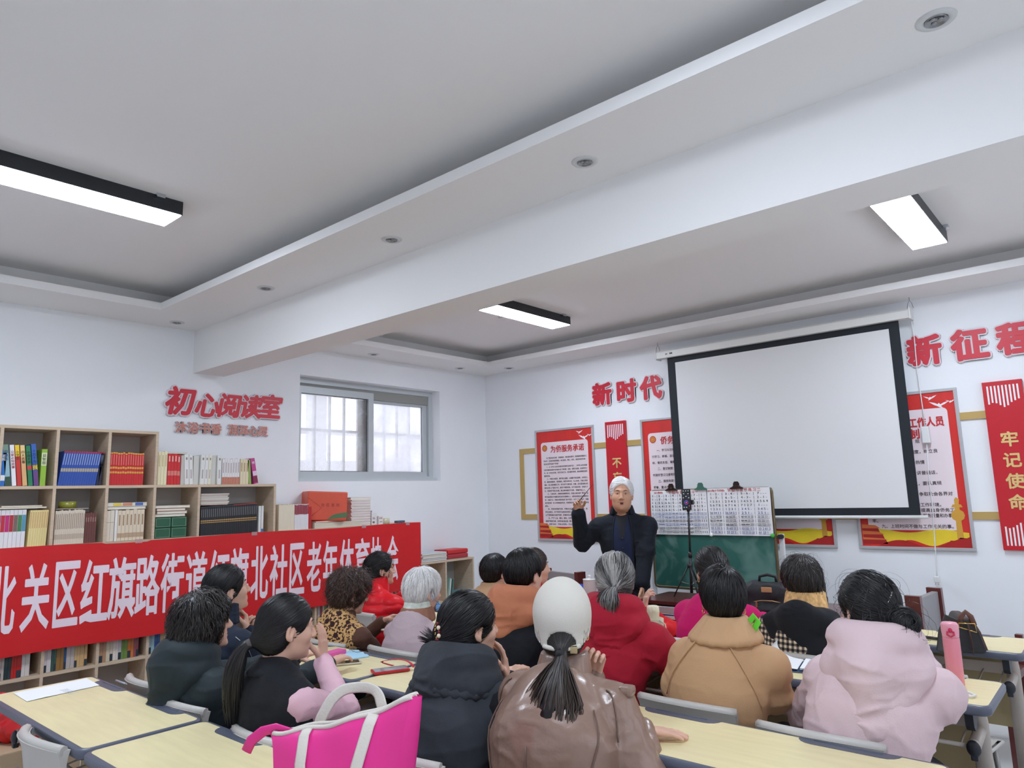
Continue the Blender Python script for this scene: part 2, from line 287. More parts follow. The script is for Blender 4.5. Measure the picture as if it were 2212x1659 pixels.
def poster(x0,label,title,lines,big):
    W_,z0,z1=.745,1.075,2.212; x1=x0+W_; e=empty('notice_board',(x0+W_/2,YF,z0),0,label,'notice board','red framed notices on the front wall')
    off=Vector((x0+W_/2,YF,z0)); Mo=Matrix.Translation(-off)
    def put(b,n,m): 
        o=b.build(n,m,e); o.location=-off; return o
    b=MB(); w=.022
    for a,c in (((x0,z0),(x1,z0+w)),((x0,z1-w),(x1,z1)),((x0,z0+w),(x0+w,z1-w)),((x1-w,z0+w),(x1,z1-w))): b.box((a[0],YF-.022,a[1]),(c[0],YF-.0005,c[1]),.003)
    put(b,'frame',m_fr)
    b=MB(); b.box((x0+w,YF-.013,z0+w),(x1-w,YF-.002,z1-w)); put(b,'print',m_red)
    y=YF-.0132
    px0,px1=x0+.075,x1-.072
    b=MB(); b.prism(rrect(px0,z0+.14,px1,z1-.135,.03),y,y-.0008,'y'); put(b,'text_panel',m_pink)
    b=MB(); n=30; top=[(x0+w+.01+(W_-2*w-.02)*k/n, z0+.135+.012*math.sin(k*.35)) for k in range(n+1)]; bot=[(x0+w+.01+(W_-2*w-.02)*k/n, z0+.05+.02*math.sin(k*.5+1)) for k in range(n+1)]
    for k in range(n): b.prism([top[k],top[k+1],bot[k+1],bot[k]],y,y-.001,'y')
    put(b,'yellow_band',m_yel)
    b=MB(); xa,xb=x0+w+.004,x1-w-.004; zb=z0+w+.002
    b.prism([(xb-.2,zb)]+[(xb-.2+.2*k/10, zb+.07*math.sin(PI*.5*k/10)+.006*math.sin(k*2)) for k in range(11)]+[(xb,zb)],y-.0012,y-.002,'y')
    b.prism([(xa+.1,zb)]+[(xa+.1+.3*k/12, zb+.045*math.sin(PI*k/12)) for k in range(13)],y-.0012,y-.002,'y'); put(b,'red_drape',m_dred)
    # plain tiered gate building and column
    b=MB(); gx,gz=xa+.002,zb+.015
    for (a,c,d,f) in ((0,.17,0,.03),(.005,.15,.035,.07),(.005,.12,.085,.115)): b.prism([(gx+a,gz+d),(gx+c,gz+d),(gx+c*.92,gz+f),(gx+a,gz+f)],y-.0012,y-.002,'y')
    put(b,'gate_picture',m_dred)
    b=MB()
    for (a,c,d,f) in ((0,.175,.03,.04),(0,.15,.068,.088),(0,.125,.112,.135)): b.prism([(gx+a,gz+d),(gx+c,gz+d),(gx+c*.75,gz+f),(gx+a,gz+f+.006)],y-.0013,y-.0022,'y')
    put(b,'gate_roofs',m_orange)
    if big or x0>-3:
        b=MB(); cx=x1-.085
        b.prism([(cx-.02,zb+.06),(cx+.02,zb+.06),(cx+.014,zb+.28),(cx-.014,zb+.28)],y-0.0012,y-0.0020,'y'); b.prism(circ(cx,zb+.22,.042,10),y-0.0014,y-0.0023,'y'); b.prism([(cx-.035,zb+.275),(cx+.035,zb+.275),(cx+.025,zb+.295),(cx-.025,zb+.295)],y-0.0016,y-0.0026,'y'); b.prism([(cx-.012,zb+.295),(cx+.012,zb+.295),(cx+.018,zb+.33),(cx,zb+.345),(cx-.012,zb+.33)],y-0.0018,y-0.0029,'y')
        put(b,'column_picture',m_goldp)
    b=MB(); bird(b,x1-.17,z1-.062,.042,y-.001); bird(b,x1-.115,z1-.118,.062,y-.001,-1); bird(b,x1-.045,z1-.098,.03,y-.001); put(b,'doves',m_white)
    if not big:
        b=MB(); b.prism(circ(px0+.05,z1-.195,.033),y-.001,y-.002,'y'); em=put(b,'emblem',m_rtxt)
        b=MB(); b.prism(circ(px0+.05,z1-.195,.025),y-.002,y-.003,'y'); 
        b2=MB(); 
        for k in range(8): b2.prism([(px0+.05+r*math.cos(k*PI/4+d),z1-.195+r*math.sin(k*PI/4+d)) for r,d in ((.005,0),(.018,-.2),(.022,0),(.018,.2))],y-.003,y-.0035,'y')
        o=b.build('emblem_disc',m_goldp,em); o=b2.build('emblem_petals',m_rtxt,em)
    b=MB()
    if big:
        b.text(title,.075,Mo@FRONT((px0+px1)/2+.02,z1-.235,.0155),.03,width=.5); b.text('责任制',.075,Mo@FRONT((px0+px1)/2,z1-.315,.0155),.03)
    else: b.text(title,.075,Mo@FRONT((px0+px1)/2+.04,z1-.215,.0155),.02,width=.42)
    put2=b.build('title',m_rtxt,e)
    n=len(lines); zt=z1-(.365 if big else .30); zb2=z0+.165; st=(zt-zb2)/max(n-1,12 if not big else 1)
    hh=min(.026,st*.62) if not big else .03
    for i,l in enumerate(lines):
        b=MB()
        if l.strip('　'): b.text(l,hh,Mo@Matrix.Translation((0,0,0))@FRONT(px0+.03,zt-i*st,.0152),.012 if not big else .015,0,align='LEFT',sx=1.0 if len(l)<20 else min(1,(px1-px0-.05)/(len(l)*hh)))
        if b.v: b.build('text_line',m_ink,e)
for i,(x0,l,t,ls) in enumerate(PT): poster(x0,l,t,ls,i==3)
# gold rectangle trim behind the boards
b=MB(); gx0,gx1,g0,g1,gw=-4.948,.86,1.29,2.03,.052
b.box((gx0,YF-.012,g0),(gx1,YF-.0005,g0+gw)).box((gx0,YF-.012,g1-gw),(gx1,YF-.0005,g1)).box((gx0,YF-.012,g0+gw),(gx0+gw,YF-.0005,g1-gw)).box((gx1-gw,YF-.012,g0+gw),(gx1,YF-.0005,g1-gw))
o=struct('trim_3',b,m_gold); o['label']='gold rectangular trim strip on the front wall behind the notices'
# vertical slogan banners
m_sred=mat('slogan_board_red',(196,24,38),.4); m_gtxt=mat('slogan_gold_letters',(226,196,130),.45,metal=.2)
def slogan(x0,chars,label):
    x1=x0+.228; z0,z1=1.09,2.222; e=empty('slogan_board',(x0+.114,YF,z0),0,label,'slogan board','red vertical slogan boards')
    off=Vector((x0+.114,YF,z0)); Mo=Matrix.Translation(-off)
    b=MB(); b.box((-.114,-.03,0),(.114,-.0005,z1-z0),.002); b.build('board',m_sred,e)
    b=MB()
    for k in range(9):
        t=.15-abs(k-4.4)*.012 if k<8 else .10; xx=-.085+k*.0213
        L_=[.125,.115,.12,.135,.15,.14,.12,.11,.10][k]
        b.box((xx-.005,-.0312,z1-z0-.03-L_),(xx+.005,-.03,z1-z0-.03)); b.box((xx-.005,-.0312,.03),(xx+.005,-.03,.03+L_))
    b.build('white_stripes',m_white,e)
    for c,z in zip(chars,(1.83,1.69,1.55,1.41)):
        b=MB(); b.text(c,.105,Mo@FRONT(x0+.116,z-.013,.0305),.028,.0015); b.build('character',m_gtxt,e)
slogan(-3.827,'不忘初心','red vertical slogan board directly behind the lecturer'); slogan(-.715,'牢记使命','red vertical slogan board farthest from the room corner')
# cut-out wall letters
m_lred=mat('cutout_letter_red',(204,40,58),.45); m_lback=mat('cutout_letter_edge',(226,212,216),.5); m_cop=mat('cutout_letter_copper',(196,128,112),.4,metal=.2)
def letter(c,cx,cz,h,place,label,group,front,bold,w=None,shear=0):
    Mx=place(cx,cz)
    e=empty('wall_letter',Mx.translation,0,label,'wall letter',group); Mo=Matrix.Translation(-Mx.translation)@Mx
    b=MB(); b.text(c,h,Mo@T(0,0,.009),bold+.045,.009,shear=shear); 
    b.build('backing',m_lback,e)
    b=MB(); b.text(c,h,Mo@T(0,0,.0215),bold,.002,shear=shear); b.build('face',front,e)
names=['new','time','era','new','journey','path']
for c,x,l in (('新',-3.85,'first red cut-out character of the row left of the screen'),('时',-3.572,'middle red cut-out character of the row left of the screen'),('代',-3.303,'red cut-out character touching the screen at its corner side'),('新',-1.038,'red cut-out character just past the screen beside the cord'),('征',-.756,'red cut-out character between its two neighbours right of the screen'),('程',-.485,'red cut-out character above the far slogan board')):
    letter(c,x,2.487,.225,lambda a,d: FRONT(a,d,0),l,'front wall slogan letters',m_lred,.045)
for (c,y,z,l,h) in (('初',2.385,2.315,'first large red calligraphy character above the bookcase',.225),('心',2.60,2.30,'second large red calligraphy character above the bookcase',.20),('阅',2.78,2.31,'middle large red calligraphy character on the left wall',.20),('读',2.965,2.315,'fourth large red calligraphy character on the left wall',.20),('室',3.14,2.325,'large red calligraphy character nearest the window',.21)):
    letter(c,y,z,h,lambda a,d: LEFT(a,d,XW),l,'large red reading room letters',m_lred,.035,shear=.18)
NL=['first','second','third','fourth','fifth','sixth','seventh','last']
for k,(c,y) in enumerate(zip('沐浴书香润泽心灵',(2.41,2.505,2.597,2.687,2.83,2.92,3.008,3.092))):
    letter(c,y,2.125,.088,lambda a,d: LEFT(a,d,XW),NL[k]+' small copper character of the line under the red calligraphy','small copper wall letters',m_cop,.02)
# ---------------- projection screen ----------------
m_scr=mat('screen_fabric',(226,226,226),.8); m_blk=mat('screen_border_black',(22,28,36),.7); m_house=mat('screen_housing_white',(226,226,222),.4); m_steel=mat('steel_hook',(150,150,150),.3,metal=1)
SY=5.72
e=empty('projection_screen',(-2.115,SY,1.29),0,'large white projection screen with black border hanging on the front wall','projection screen')
off=Vector((-2.115,SY,1.29)); 
def put(b,n,m,par=e,off=off): 
    o=b.build(n,m,par)
    if par is e: o.location=-off
    return o
b=MB(); P=[[(-2.995+1.77*i/8, SY+.0006*math.sin(j*.5), 1.375+(2.69-1.375)*j/10) for j in range(11)] for i in range(9)]; b.grid(P); b.grid([[(p[0],p[1]+.002,p[2]) for p in r] for r in P]); put(b,'screen_surface',m_scr)
b=MB(); 
b.box((-3.065,SY-.001,1.325),(-2.99,SY+.003,2.735)).box((-1.235,SY-.001,1.325),(-1.165,SY+.003,2.735)).box((-2.99,SY-.001,1.325),(-1.235,SY+.003,1.38)).box((-2.99,SY-.001,2.685),(-1.235,SY+.003,2.735)); put(b,'black_border',m_blk)
b=MB(); b.prism([(SY-.045,2.735),(SY+.03,2.735),(SY+.04,2.75),(SY+.04,2.80),(SY-.03,2.805),(SY-.05,2.79)],-3.15,-1.085,'x'); put(b,'housing',m_house)
b=MB(); b.box((-3.163,SY-.055,2.725),(-3.15,SY+.045,2.812),.004); put(b,'end_cap',m_house)
b=MB(); b.box((-1.085,SY-.055,2.725),(-1.072,SY+.045,2.812),.004); put(b,'end_cap',m_house)
b=MB(); b.box((-3.07,SY-.012,2.737),(-2.96,SY-.0485,2.757)); 
put(MB().text('JIN',.014,FRONT(-3.045,2.765,YF-SY+.051)@T(0,0,0),.02).text('银幕',.014,FRONT(-3.0,2.765,YF-SY+.051),.02),'maker_mark',m_blk)
b=MB(); b.tube([(-3.1,SY,1.313),(-1.12,SY,1.313)],.012,10); put(b,'bottom_bar',m_house)
for x in (-3.155,-1.078):
    b=MB(); b.tube([(x-.02,SY,2.81),(x-.012,SY,2.85),(x,SY,2.87),(x+.012,SY,2.85),(x+.02,SY,2.81)],.0022,6); b.tube([(x,SY,2.868),(x,SY,ZS)],.002,6); put(b,'hook',m_steel)
# cord with in-line switch
m_cord=mat('white_cable',(225,226,226),.5)
e2=empty('screen_cord',(-1.09,5.77,.82),0,'white screen cord hanging past the notice board with inline box and plug','cord')
b=MB(); pts=[(-1.085,SY+.02,2.72),(-1.086,5.775,2.6),(-1.092,5.775,2.35),(-1.087,5.78,2.1),(-1.088,5.785,1.95)]; b.tube([Vector(p)-e2.location for p in pts],.004,8)
pts=[(-1.088,5.785,1.83),(-1.1,5.785,1.6),(-1.098,5.785,1.4),(-1.11,5.785,1.15),(-1.118,5.78,.95),(-1.12,5.77,.9)]; b.tube([Vector(p)-e2.location for p in pts],.004,8); b.build('cable',m_cord,e2)
b=MB(); b.box((-.022,-.002,1.01),(.028,.03,1.13),.006); b.build('inline_switch',m_cord,e2)
b=MB(); b.box((-.05,-.02,.04),(-.012,.02,.085),.008); b.tube([(-.04,0,.045),(-.045,0,.025)],.003,6).tube([(-.022,0,.045),(-.025,0,.025)],.003,6); b.build('plug',m_cord,e2)
# ---------------- chalkboard on stand ----------------
m_chalk=mat('chalkboard_green',(44,98,88),.55); 
def chalk():
    nt,bb,L=nodes_of(m_chalk); tc=nt.nodes.new('ShaderNodeTexCoord'); n=nt.nodes.new('ShaderNodeTexNoise'); n.inputs['Scale'].default_value=2.4; n.inputs['Distortion'].default_value=3.2; n.inputs['Detail'].default_value=2.5; L(tc.outputs['Object'],n.inputs['Vector'])
    r=nt.nodes.new('ShaderNodeValToRGB'); r.color_ramp.elements[0].color=(*lin((40,98,88)),1); r.color_ramp.elements[1].color=(*lin((106,144,136)),1); r.color_ramp.elements[0].position=.48; r.color_ramp.elements[1].position=.78; L(n.outputs['Fac'],r.inputs[0]); L(r.outputs[0],bb.inputs['Base Color'])
chalk()
BYD=5.42; bx0,bx1,bz0,bz1=-3.155,-2.085,.745,1.555; bc=Vector((-2.62,BYD,0))
e=empty('chalkboard',bc,0,'green chalkboard on a white wheeled stand with papers clipped over its upper half','chalkboard')
def put(b,n,m,par=e,off=bc):
    o=b.build(n,m,par)
    if par is e: o.location=-off
    return o
m_bfr=mat('board_frame_bronze',(112,98,74),.35,metal=.5)
b=MB(); b.box((bx0+.01,BYD-.008,bz0+.01),(bx1-.01,BYD+.008,bz1-.01)); put(b,'writing_surface',m_chalk)
b=MB(); w=.022; b.tube([(bx0+.012+(bx1-bx0-.024)*0+p[0],BYD,p[1]) for p in [(q[0]-bx0-.012,q[1]) for q in rrect(bx0+.012,bz0+.012,bx1-.012,bz1-.012,.03)]],.013,8,closed=True); put(b,'frame',m_bfr)
m_std=mat('stand_white',(222,224,226),.35)
b=MB()
b.box((bx0-.035,BYD+.02,.1),(bx0-.005,BYD+.05,1.2),.004); put(b,'stand_post',m_std)
b=MB(); b.box((bx1+.005,BYD+.02,.1),(bx1+.04,BYD+.05,1.2),.004); put(b,'stand_post',m_std)
b=MB(); b.box((bx0-.03,BYD+.02,.6),(bx1+.03,BYD+.045,.64),.003); put(b,'cross_bar',m_std)
b=MB(); b.box((bx0,BYD-.06,.655),(bx1,BYD-.0,.665)).box((bx0,BYD-.062,.655),(bx1,BYD-.056,.685)); put(b,'chalk_tray',m_std)
for x in (bx0-.02,bx1+.02):
    b=MB(); b.box((x-.018,BYD-.25,.07),(x+.018,BYD+.3,.105),.004); f=put(b,'stand_foot',m_std)
    for yy in (-.23,.28):
        b=MB(); b.tube([(x-.012,BYD+yy,.035),(x+.012,BYD+yy,.035)],.035,14); b.box((x-.006,BYD+yy-.01,.035),(x+.006,BYD+yy+.01,.08)); b.build('caster',m_blk,f)
for x in (bx0-.02,bx1+.03):
    b=MB(); b.tube([(x,BYD+.02,1.18),(x,BYD-.03,1.18)],.018,10); put(b,'pivot_knob',m_blk)
# papers with numbered notation
m_paper=mat('white_paper',(238,238,240),.7,bump=.25,bscale=5,var=.01); m_pen=mat('black_marker',(52,50,58),.7); m_bpen=mat('blue_marker',(60,84,150),.7); m_rpen=mat('red_marker',(196,70,66),.7)
def sheet(x0,x1,z0,z1,rows,label,title):
    yy=BYD-.0225; e=empty('notation_sheet',((x0+x1)/2,yy,z0),0,label,'paper sheet'); off=Vector(e.location); Mo=Matrix.Translation(-off)
    b=MB(); P=[[(x0+(x1-x0)*i/12,yy+.0015*math.sin(i*1.1+j*.4),z0+(z1-z0)*j/22+(.001*math.sin(j*3))) for j in range(23)] for i in range(13)]; b.grid(P); b.grid([[(p[0],p[1]+.0008,p[2]) for p in r] for r in P]); o=b.build('sheet',m_paper,e); o.location=-off
    n=len(rows); st=(z1-z0-.04)/n; w_=x1-x0
    t=MB(); t.text(title[0],.02,Mo@FRONT(x0+.08,z1-.018,YF-yy+.0025),.005); t.text(title[1],.03,Mo@FRONT(x0+w_*.6,z1-.018,YF-yy+.0025),.004,space=1.3); t.build('title',m_rpen,e)
    for i,(cells,c) in enumerate(rows):
        z=z1-.045-i*st; cw=w_/len(cells); bufs={c:MB()}
        for k,cell in enumerate(cells):
            xx=x0+cw*(k+.5)
            if cell: bufs[c].text(cell,st*.82,Mo@FRONT(xx,z,YF-yy+.0025),.004,space=1.0,sx=min(1.5,(cw*.86)/(len(cell)*st*.82*.5)))
            if k: bufs[c].box((x0+cw*k-.001-off.x,-.003,z-st*.4-off.z),(x0+cw*k+.001-off.x,-.0022,z+st*.35-off.z))
            if len(cell.replace(' ',''))>=4 and i>4: bufs[c].box((xx-cw*.36-off.x,-.003,z-st*.42-off.z),(xx+cw*.36-off.x,-.0022,z-st*.37-off.z))
        bufs[c].build('notation_row',(m_pen,m_bpen,m_rpen)[c],e)
sheet(-3.135,-2.62,1.185,1.548,[(['1 -','2 -','3 -','4 -','5 -','6 -','7 -','1 -'],0),(['1 -','7 -','6 -','5 -','4 -','3 -','2 -','1 -'],0),(['1 1','5 5','6 6','5 -','4 4','3 3','2 2','1 -'],0),(['5 5','4 4','3 3','2 -','5 5','4 4','3 3','2 -'],0),(['1 1','5 5','6 6','5 -','4 4','3 3','2 2','1 -'],0),(['11 11','22 22','33 33','44 44','55 55','66 66','77 77','11 11'],1),(['11 11','77 77','66 66','55 55','44 44','33 33','22 22','11 11'],1),(['1111','222 222','333 333','444 444','555 555','666 666','777 777','111'],0),(['111 111','666','222 222','555 555','444','333','222 222','111 111'],1),(['1111','2222','3333','4444','555 555','6666','7777','111'],0),(['','777 777','3333','2222','555 555','6666','7777','111'],0)],'left notation sheet on the chalkboard, partly behind the phone',('4/4 (两拍)','节拍与音节练习一'))
sheet(-2.615,-2.1,1.185,1.553,[(['1 - 2 -','3 - 4 -','5 - 6 -','7 - - -'],0),(['1 - 7 -','6 - 5 -','4 - 3 -','2 - 1 -'],0),(['1 2 3 1','2 3 4 2','3 4 5 3','4 5 6 4'],0),(['5 6 7 5','6 7 1 6','7 1 2 7','1 - - -'],0),(['1 2 3 1','1 2 3 1','3 4 5 -','3 4 5 -'],1),(['56 54 3 1','56 54 3 1','2 5 1 -','2 5 1 -'],1),(['11 11 55 55','66 66 55 -','44 44 33 33','22 22 11 -'],0),(['555 555 444 444','333 333 222 -','444 444 333 333','222 222 111 -'],0),(['1111 1111 5555','6666 6666 555 -','4444 4444 3333','2222 2222 1111'],0),(['55 5 55 5','35 653 23 5','53 532 13 2','33 2 61 2'],1),(['65 65 36 5','53 23 5 -','53 23 53 23','61 23 1 -'],1)],'right notation sheet on the chalkboard with four columns of numbers',('4/4 (每小节四拍)','节拍与音节练习二'))
# clips and magnets
for x,mm,l in ((-2.93,mat('clip_dark',(60,44,40),.3,metal=.6),'dark bulldog clip at the left of the chalkboard top, behind the phone'),(-2.665,mat('clip_green',(60,108,92),.4),'green bulldog clip at the middle of the chalkboard top'),(-2.36,mat('clip_dark',(60,44,40)),'dark bulldog clip at the right of the chalkboard top')):
    e=empty('bulldog_clip',(x,BYD-.028,bz1-.01),0,l,'clip','bulldog clips on the chalkboard')
    b=MB(); b.prism([(-.055,0),(.055,0),(.05,.01),(.03,.018),(-.03,.018),(-.05,.01)],-.008,.022,'y'); b.build('jaw',mm,e)
    b=MB(); b.prism([(-.024,.016),(.024,.016),(.026,.04),(.015,.058),(-.015,.058),(-.026,.04)],-.004,.0,'y'); b.tube([(-.03,.0,.02),(.03,.0,.02)],.006,8); b.build('lever',mm,e)
for x,c,l in ((-3.11,(232,120,60),'orange round magnet at the lower corner of the left sheet'),(-2.6,(230,230,228),'white round magnet between the two sheets'),(-2.105,(60,176,60),'green round magnet at the lower corner of the right sheet')):
    b=MB(); b.lathe([(.0,0),(.016,.0),(.016,.006),(.012,.01),(.0,.011)],18,T(0,0,0,PI/2)); o=b.build('board_magnet',mat('magnet_%d'%c[0],c,.35)); o.location=(x,BYD-.024,1.19); tag(o,l,'magnet')
# ================= bookcases along the left wall =================
m_wood=mat('bookcase_wood',(206,184,158),.5,var=.07,vscale=6,stretch=(3,.8,14)); m_back=mat('bookcase_back',(186,182,178),.7)
XB=-5.15; XK=XW+.012; TH=.018
CY=[.905,1.213,1.513,1.82,2.128,2.442,3.05]; ZL=[.21,.58,.945,1.318,1.69,2.06]
Z0=.545-.365*1  # lowest visible shelf .545
ZB=[.02,.18,.545,.93,1.31,1.68,2.052]
def bookcase(name,label,ys,ztop_of_col,y_end):
    """ys: divider positions; ztop_of_col: index in ZB of every column's top"""
    yc=(ys[0]+ys[-1])/2; e=empty(name,((XB+XK)/2,yc,0),0,label,'bookcase'); off=-Vector(e.location)
    def put(b,n,m=m_wood): 
        o=b.build(n,m,e); o.location=off; return o
    ncol=len(ys)-1
    for i,y in enumerate(ys):
        t=max(ztop_of_col[max(i-1,0)],ztop_of_col[min(i,ncol-1)]); b=MB(); b.box((XK,y-.009,0),(XB,y+.009,ZB[t]+.009)); put(b,'upright')
    for k in range(1,7):
        cols=[i for i in range(ncol) if ztop_of_col[i]>=k]
        if not cols: continue
        b=MB(); 
        for i in cols: b.box((XK,ys[i]+.009,ZB[k]-.0095),(XB-.001,ys[i+1]-.009,ZB[k]+.009))
        put(b,'shelf')
    for i in range(ncol):
        b=MB(); b.box((XK-.006,ys[i]+.009,.02),(XK+.003,ys[i+1]-.009,ZB[ztop_of_col[i]]-.01)); put(b,'back_panel',m_back)
    return e
bookcase('bookcase','tall stepped light wood bookcase with three tiers showing above the banner',CY,[6,6,6,6,5,5],0)
bookcase('bookcase','lower light wood bookcase mostly behind the banner with a red parcel on top',[3.07,3.44,3.81,4.18,4.55],[4]*4,0)
bookcase('bookcase','lowest light wood bookcase past the end of the banner, near the corner',[4.57,4.905,5.285],[3]*2,0)
# ---------------- books ----------------
PGS=mat('book_pages',(232,226,210),.8)
BK=[0]
def book(y,z,th,h,c,label,group=None,d=.17,lean=0,xf=-5.175,bands=(),title=None,tc=None,page=None,lean_pivot='L',ry=0):
    """upright book, spine towards the room; y is its lower left corner seen from the room"""
    BK[0]+=1; cm=mat('cover_%d_%d_%d'%c,c,.42); xb=max(xf-d,XK+.004) if True else xf-d; d=xf-xb
    b=MB(); t=.0018; b.cur=0
    b.box((-d,0,0),(-.002,t,h)).box((-d,th-t,0),(-.002,th,h)).box((-.003,0,0),(0,th,h))
    b.cur=1; b.box((-d+.003,t,.003),(-.003,th-t,h-.003))
    mats=[cm,PGS]
    for bd in bands:
        a,e_,cc=bd[:3]; q=th*.3 if len(bd)>3 else .0006
        b.cur=len(mats); b.box((0,q,h*a),(.0006,th-q,h*e_)); mats.append(mat('spine_%d_%d_%d'%cc,cc,.45))
    o=b.build('book',mats); o.location=(xf,y,z+.0006+max(0,th*math.sin(-lean))); o.rotation_euler=(lean,0,0)
    if title and th>.012:
        tb=MB()
        for k,ch in enumerate(title): tb.text(ch,min(th*.8,.022),Matrix(((0,0,1,.0008),(1,0,0,th/2),(0,1,0,h*.82-k*min(th*.85,.0235)),(0,0,0,1))),.015,.0002)
        tb.build('spine_title',mat('spine_title_%d_%d_%d'%(tc or (30,30,30)),tc or (30,30,30),.5),o)
    tag(o,label,'book',group); return o
def row(y0,y1,z,n,h,c,label,group,bands=(),lean=0,hv=.004,**k):
    w_=(y1-y0)/n
    for i in range(n):
        book(y0+i*w_,z,w_*.94,h+RNG.uniform(-hv,hv),c,label,group,lean=lean,bands=bands,**k)
zt=[v+.0095 for v in ZB]
# tier above 1.68, first column: children's books leaning to the left
wl=(236,234,232)
dat=[(1.226,.024,.22,(38,110,190),.0,((.15,.3,wl),),'百科',(240,240,230),'blue picture encyclopedia at the very left of the top shelf'),
 (1.257,.026,.253,(150,186,196),.12,((.0,.22,(50,80,60)),(.8,1,(120,150,130))),'的励志',(40,60,120),'pale blue-green tall book second from the left on the top shelf'),
 (1.291,.022,.252,(238,236,236),.115,(),'公家必知故事',(150,40,50),'white tall spine book leaning on the top shelf'),
 (1.318,.023,.252,(206,58,48),.12,((.72,1,(240,206,40)),),'小学生',(60,40,30),'red and yellow tall book leaning on the top shelf'),
 (1.346,.024,.252,(226,176,120),.12,((.7,1,(236,206,140)),),'四大名著',(90,50,30),'apricot tall book leaning on the top shelf'),
 (1.376,.024,.25,(40,128,84),.12,((.4,.5,(210,60,60)),),'中国名牌',(20,50,40),'dark green tall book leaning on the top shelf'),
 (1.406,.026,.262,(56,100,180),.125,((.0,.35,(110,70,130)),(.38,.5,(226,190,60))),'十万个为什么',(20,40,90),'blue and purple tall book leaning on the top shelf')]
for y,th,h,c,ln,bd,ti,tcx,l in dat: book(y,zt[5],th,h,c,l,None,lean=ln,bands=bd,title=ti,tc=tcx)
book(1.436,zt[5],.03,.23,(150,190,60),'lime green book standing at the right of the children books',None,bands=((.55,.9,(226,232,190)),),title='益智图',tc=(60,90,30))
G='leaning row of blue volumes on the top shelf'
for i in range(16): book(1.534+i*.0138,zt[5],.0128,.222,(46,82,168),'slim blue volume with a red top in the leaning row on the top shelf',G,lean=-.13,bands=((.955,1,(190,40,50)),(.6,.93,(150,166,206),1),(.4,.5,(180,170,150))))
for i in range(2): book(1.757+i*.016,zt[5],.0145,.222,(30,36,64),'dark navy volume at the right end of the blue row on the top shelf','navy end volumes of the blue row',lean=-.14 if i==0 else -.02,bands=((.96,1,(180,60,50)),(.55,.9,(90,96,120),1)))
row(1.838,2.055,zt[5],14,.219,(206,38,42),'slim red volume with a gold top in the third cell of the top shelf','row of red volumes on the top shelf',bands=((.955,1,(226,170,70)),(.62,.93,(226,120,110),1),(.5,.56,(226,170,70)),(.36,.42,(226,170,70))))
# on the step at 1.68
z=zt[5]
row(2.15,2.215,z,3,.232,(236,226,186),'cream book in the trio next to the tall bookcase side','three cream books on the step',bands=((.55,.9,(206,186,140),1),),title=None)
row(2.218,2.308,z,4,.217,(210,36,40),'bright red book in the foursome on the step','four red books on the step',bands=((.75,.93,(236,190,180),1),(.3,.45,(226,130,120))))
PG2=(232,230,224)
for i,(y,th,l) in enumerate(((2.345,.03,'thick white volume leaning just right of the red foursome'),(2.378,.026,'thinner white volume second right of the red foursome'),(2.455,.03,'thick white volume of the middle pair on the step'),(2.487,.024,'white volume second in the middle trio on the step'),(2.513,.022,'ivory volume closing the middle trio on the step'),(2.585,.03,'separate white volume standing with its cover turned out on the step'))):
    book(y-.0,z,th,.218,(232,231,226) if i!=4 else (234,230,208),l,None,lean=.05 if i<2 else (-.02 if i<5 else 0),bands=((.82,.9,(150,140,136),1),(.2,.5,(190,180,178),1)))
for i,(y,th) in enumerate(((2.318,.026),(2.41,.04),(2.54,.04))):
    book(y,z,th,.21,(214,212,204),['pale grey-white book lying back between red foursome and thick volume','pale book with cover visible before the middle pair','pale book with cover visible before the separate white volume'][i],None,lean=.0,xf=-5.19)
row(2.622,2.762,z,7,.193,(232,228,228),'white book with a red-brown foot in the row on the step','seven white books with red-brown foot',bands=((.0,.28,(196,120,96)),(.45,.85,(186,170,168),1)))
row(2.766,2.836,z,3,.192,(228,214,180),'beige book in the trio near the end of the step','three beige books on the step',bands=((.5,.85,(180,150,110),1),))
book(2.84,z,.02,.186,(150,176,92),'thin green book leaning near the end of the step',None,lean=.08)
book(2.885,z,.034,.20,(196,70,140),'magenta book leaning at the end of the step',None,lean=.19,bands=((.05,.3,(130,30,60)),(.32,.5,(226,200,220))),title='明',tc=(240,220,230))
# flat grey magazine on the red books
def flat(name,x0,x1,y0,y1,z,th,c,label,group=None,rz=0,cat='book',pages=True):
    b=MB(); hx,hy=(x1-x0)/2,(y1-y0)/2; t=min(.0015,th*.2); b.cur=0
    b.box((-hx,-hy,0),(hx,hy,t)).box((-hx,-hy,th-t),(hx,hy,th)).box((-hx,-hy,t),(-hx+.002,hy,th-t))
    b.cur=1; b.box((-hx+.002,-hy+.002,t),(hx-.002,hy-.002,th-t))
    o=b.build(name,[mat('cover_%d_%d_%d'%c,c,.42),PGS]); o.location=((x0+x1)/2,(y0+y1)/2,z+.0005); o.rotation_euler=(0,0,rz); return tag(o,label,cat,group)
flat('magazine',-5.36,-5.19,2.22,2.36,z+.222,.012,(196,196,190),'grey magazine lying flat on the red foursome on the step')
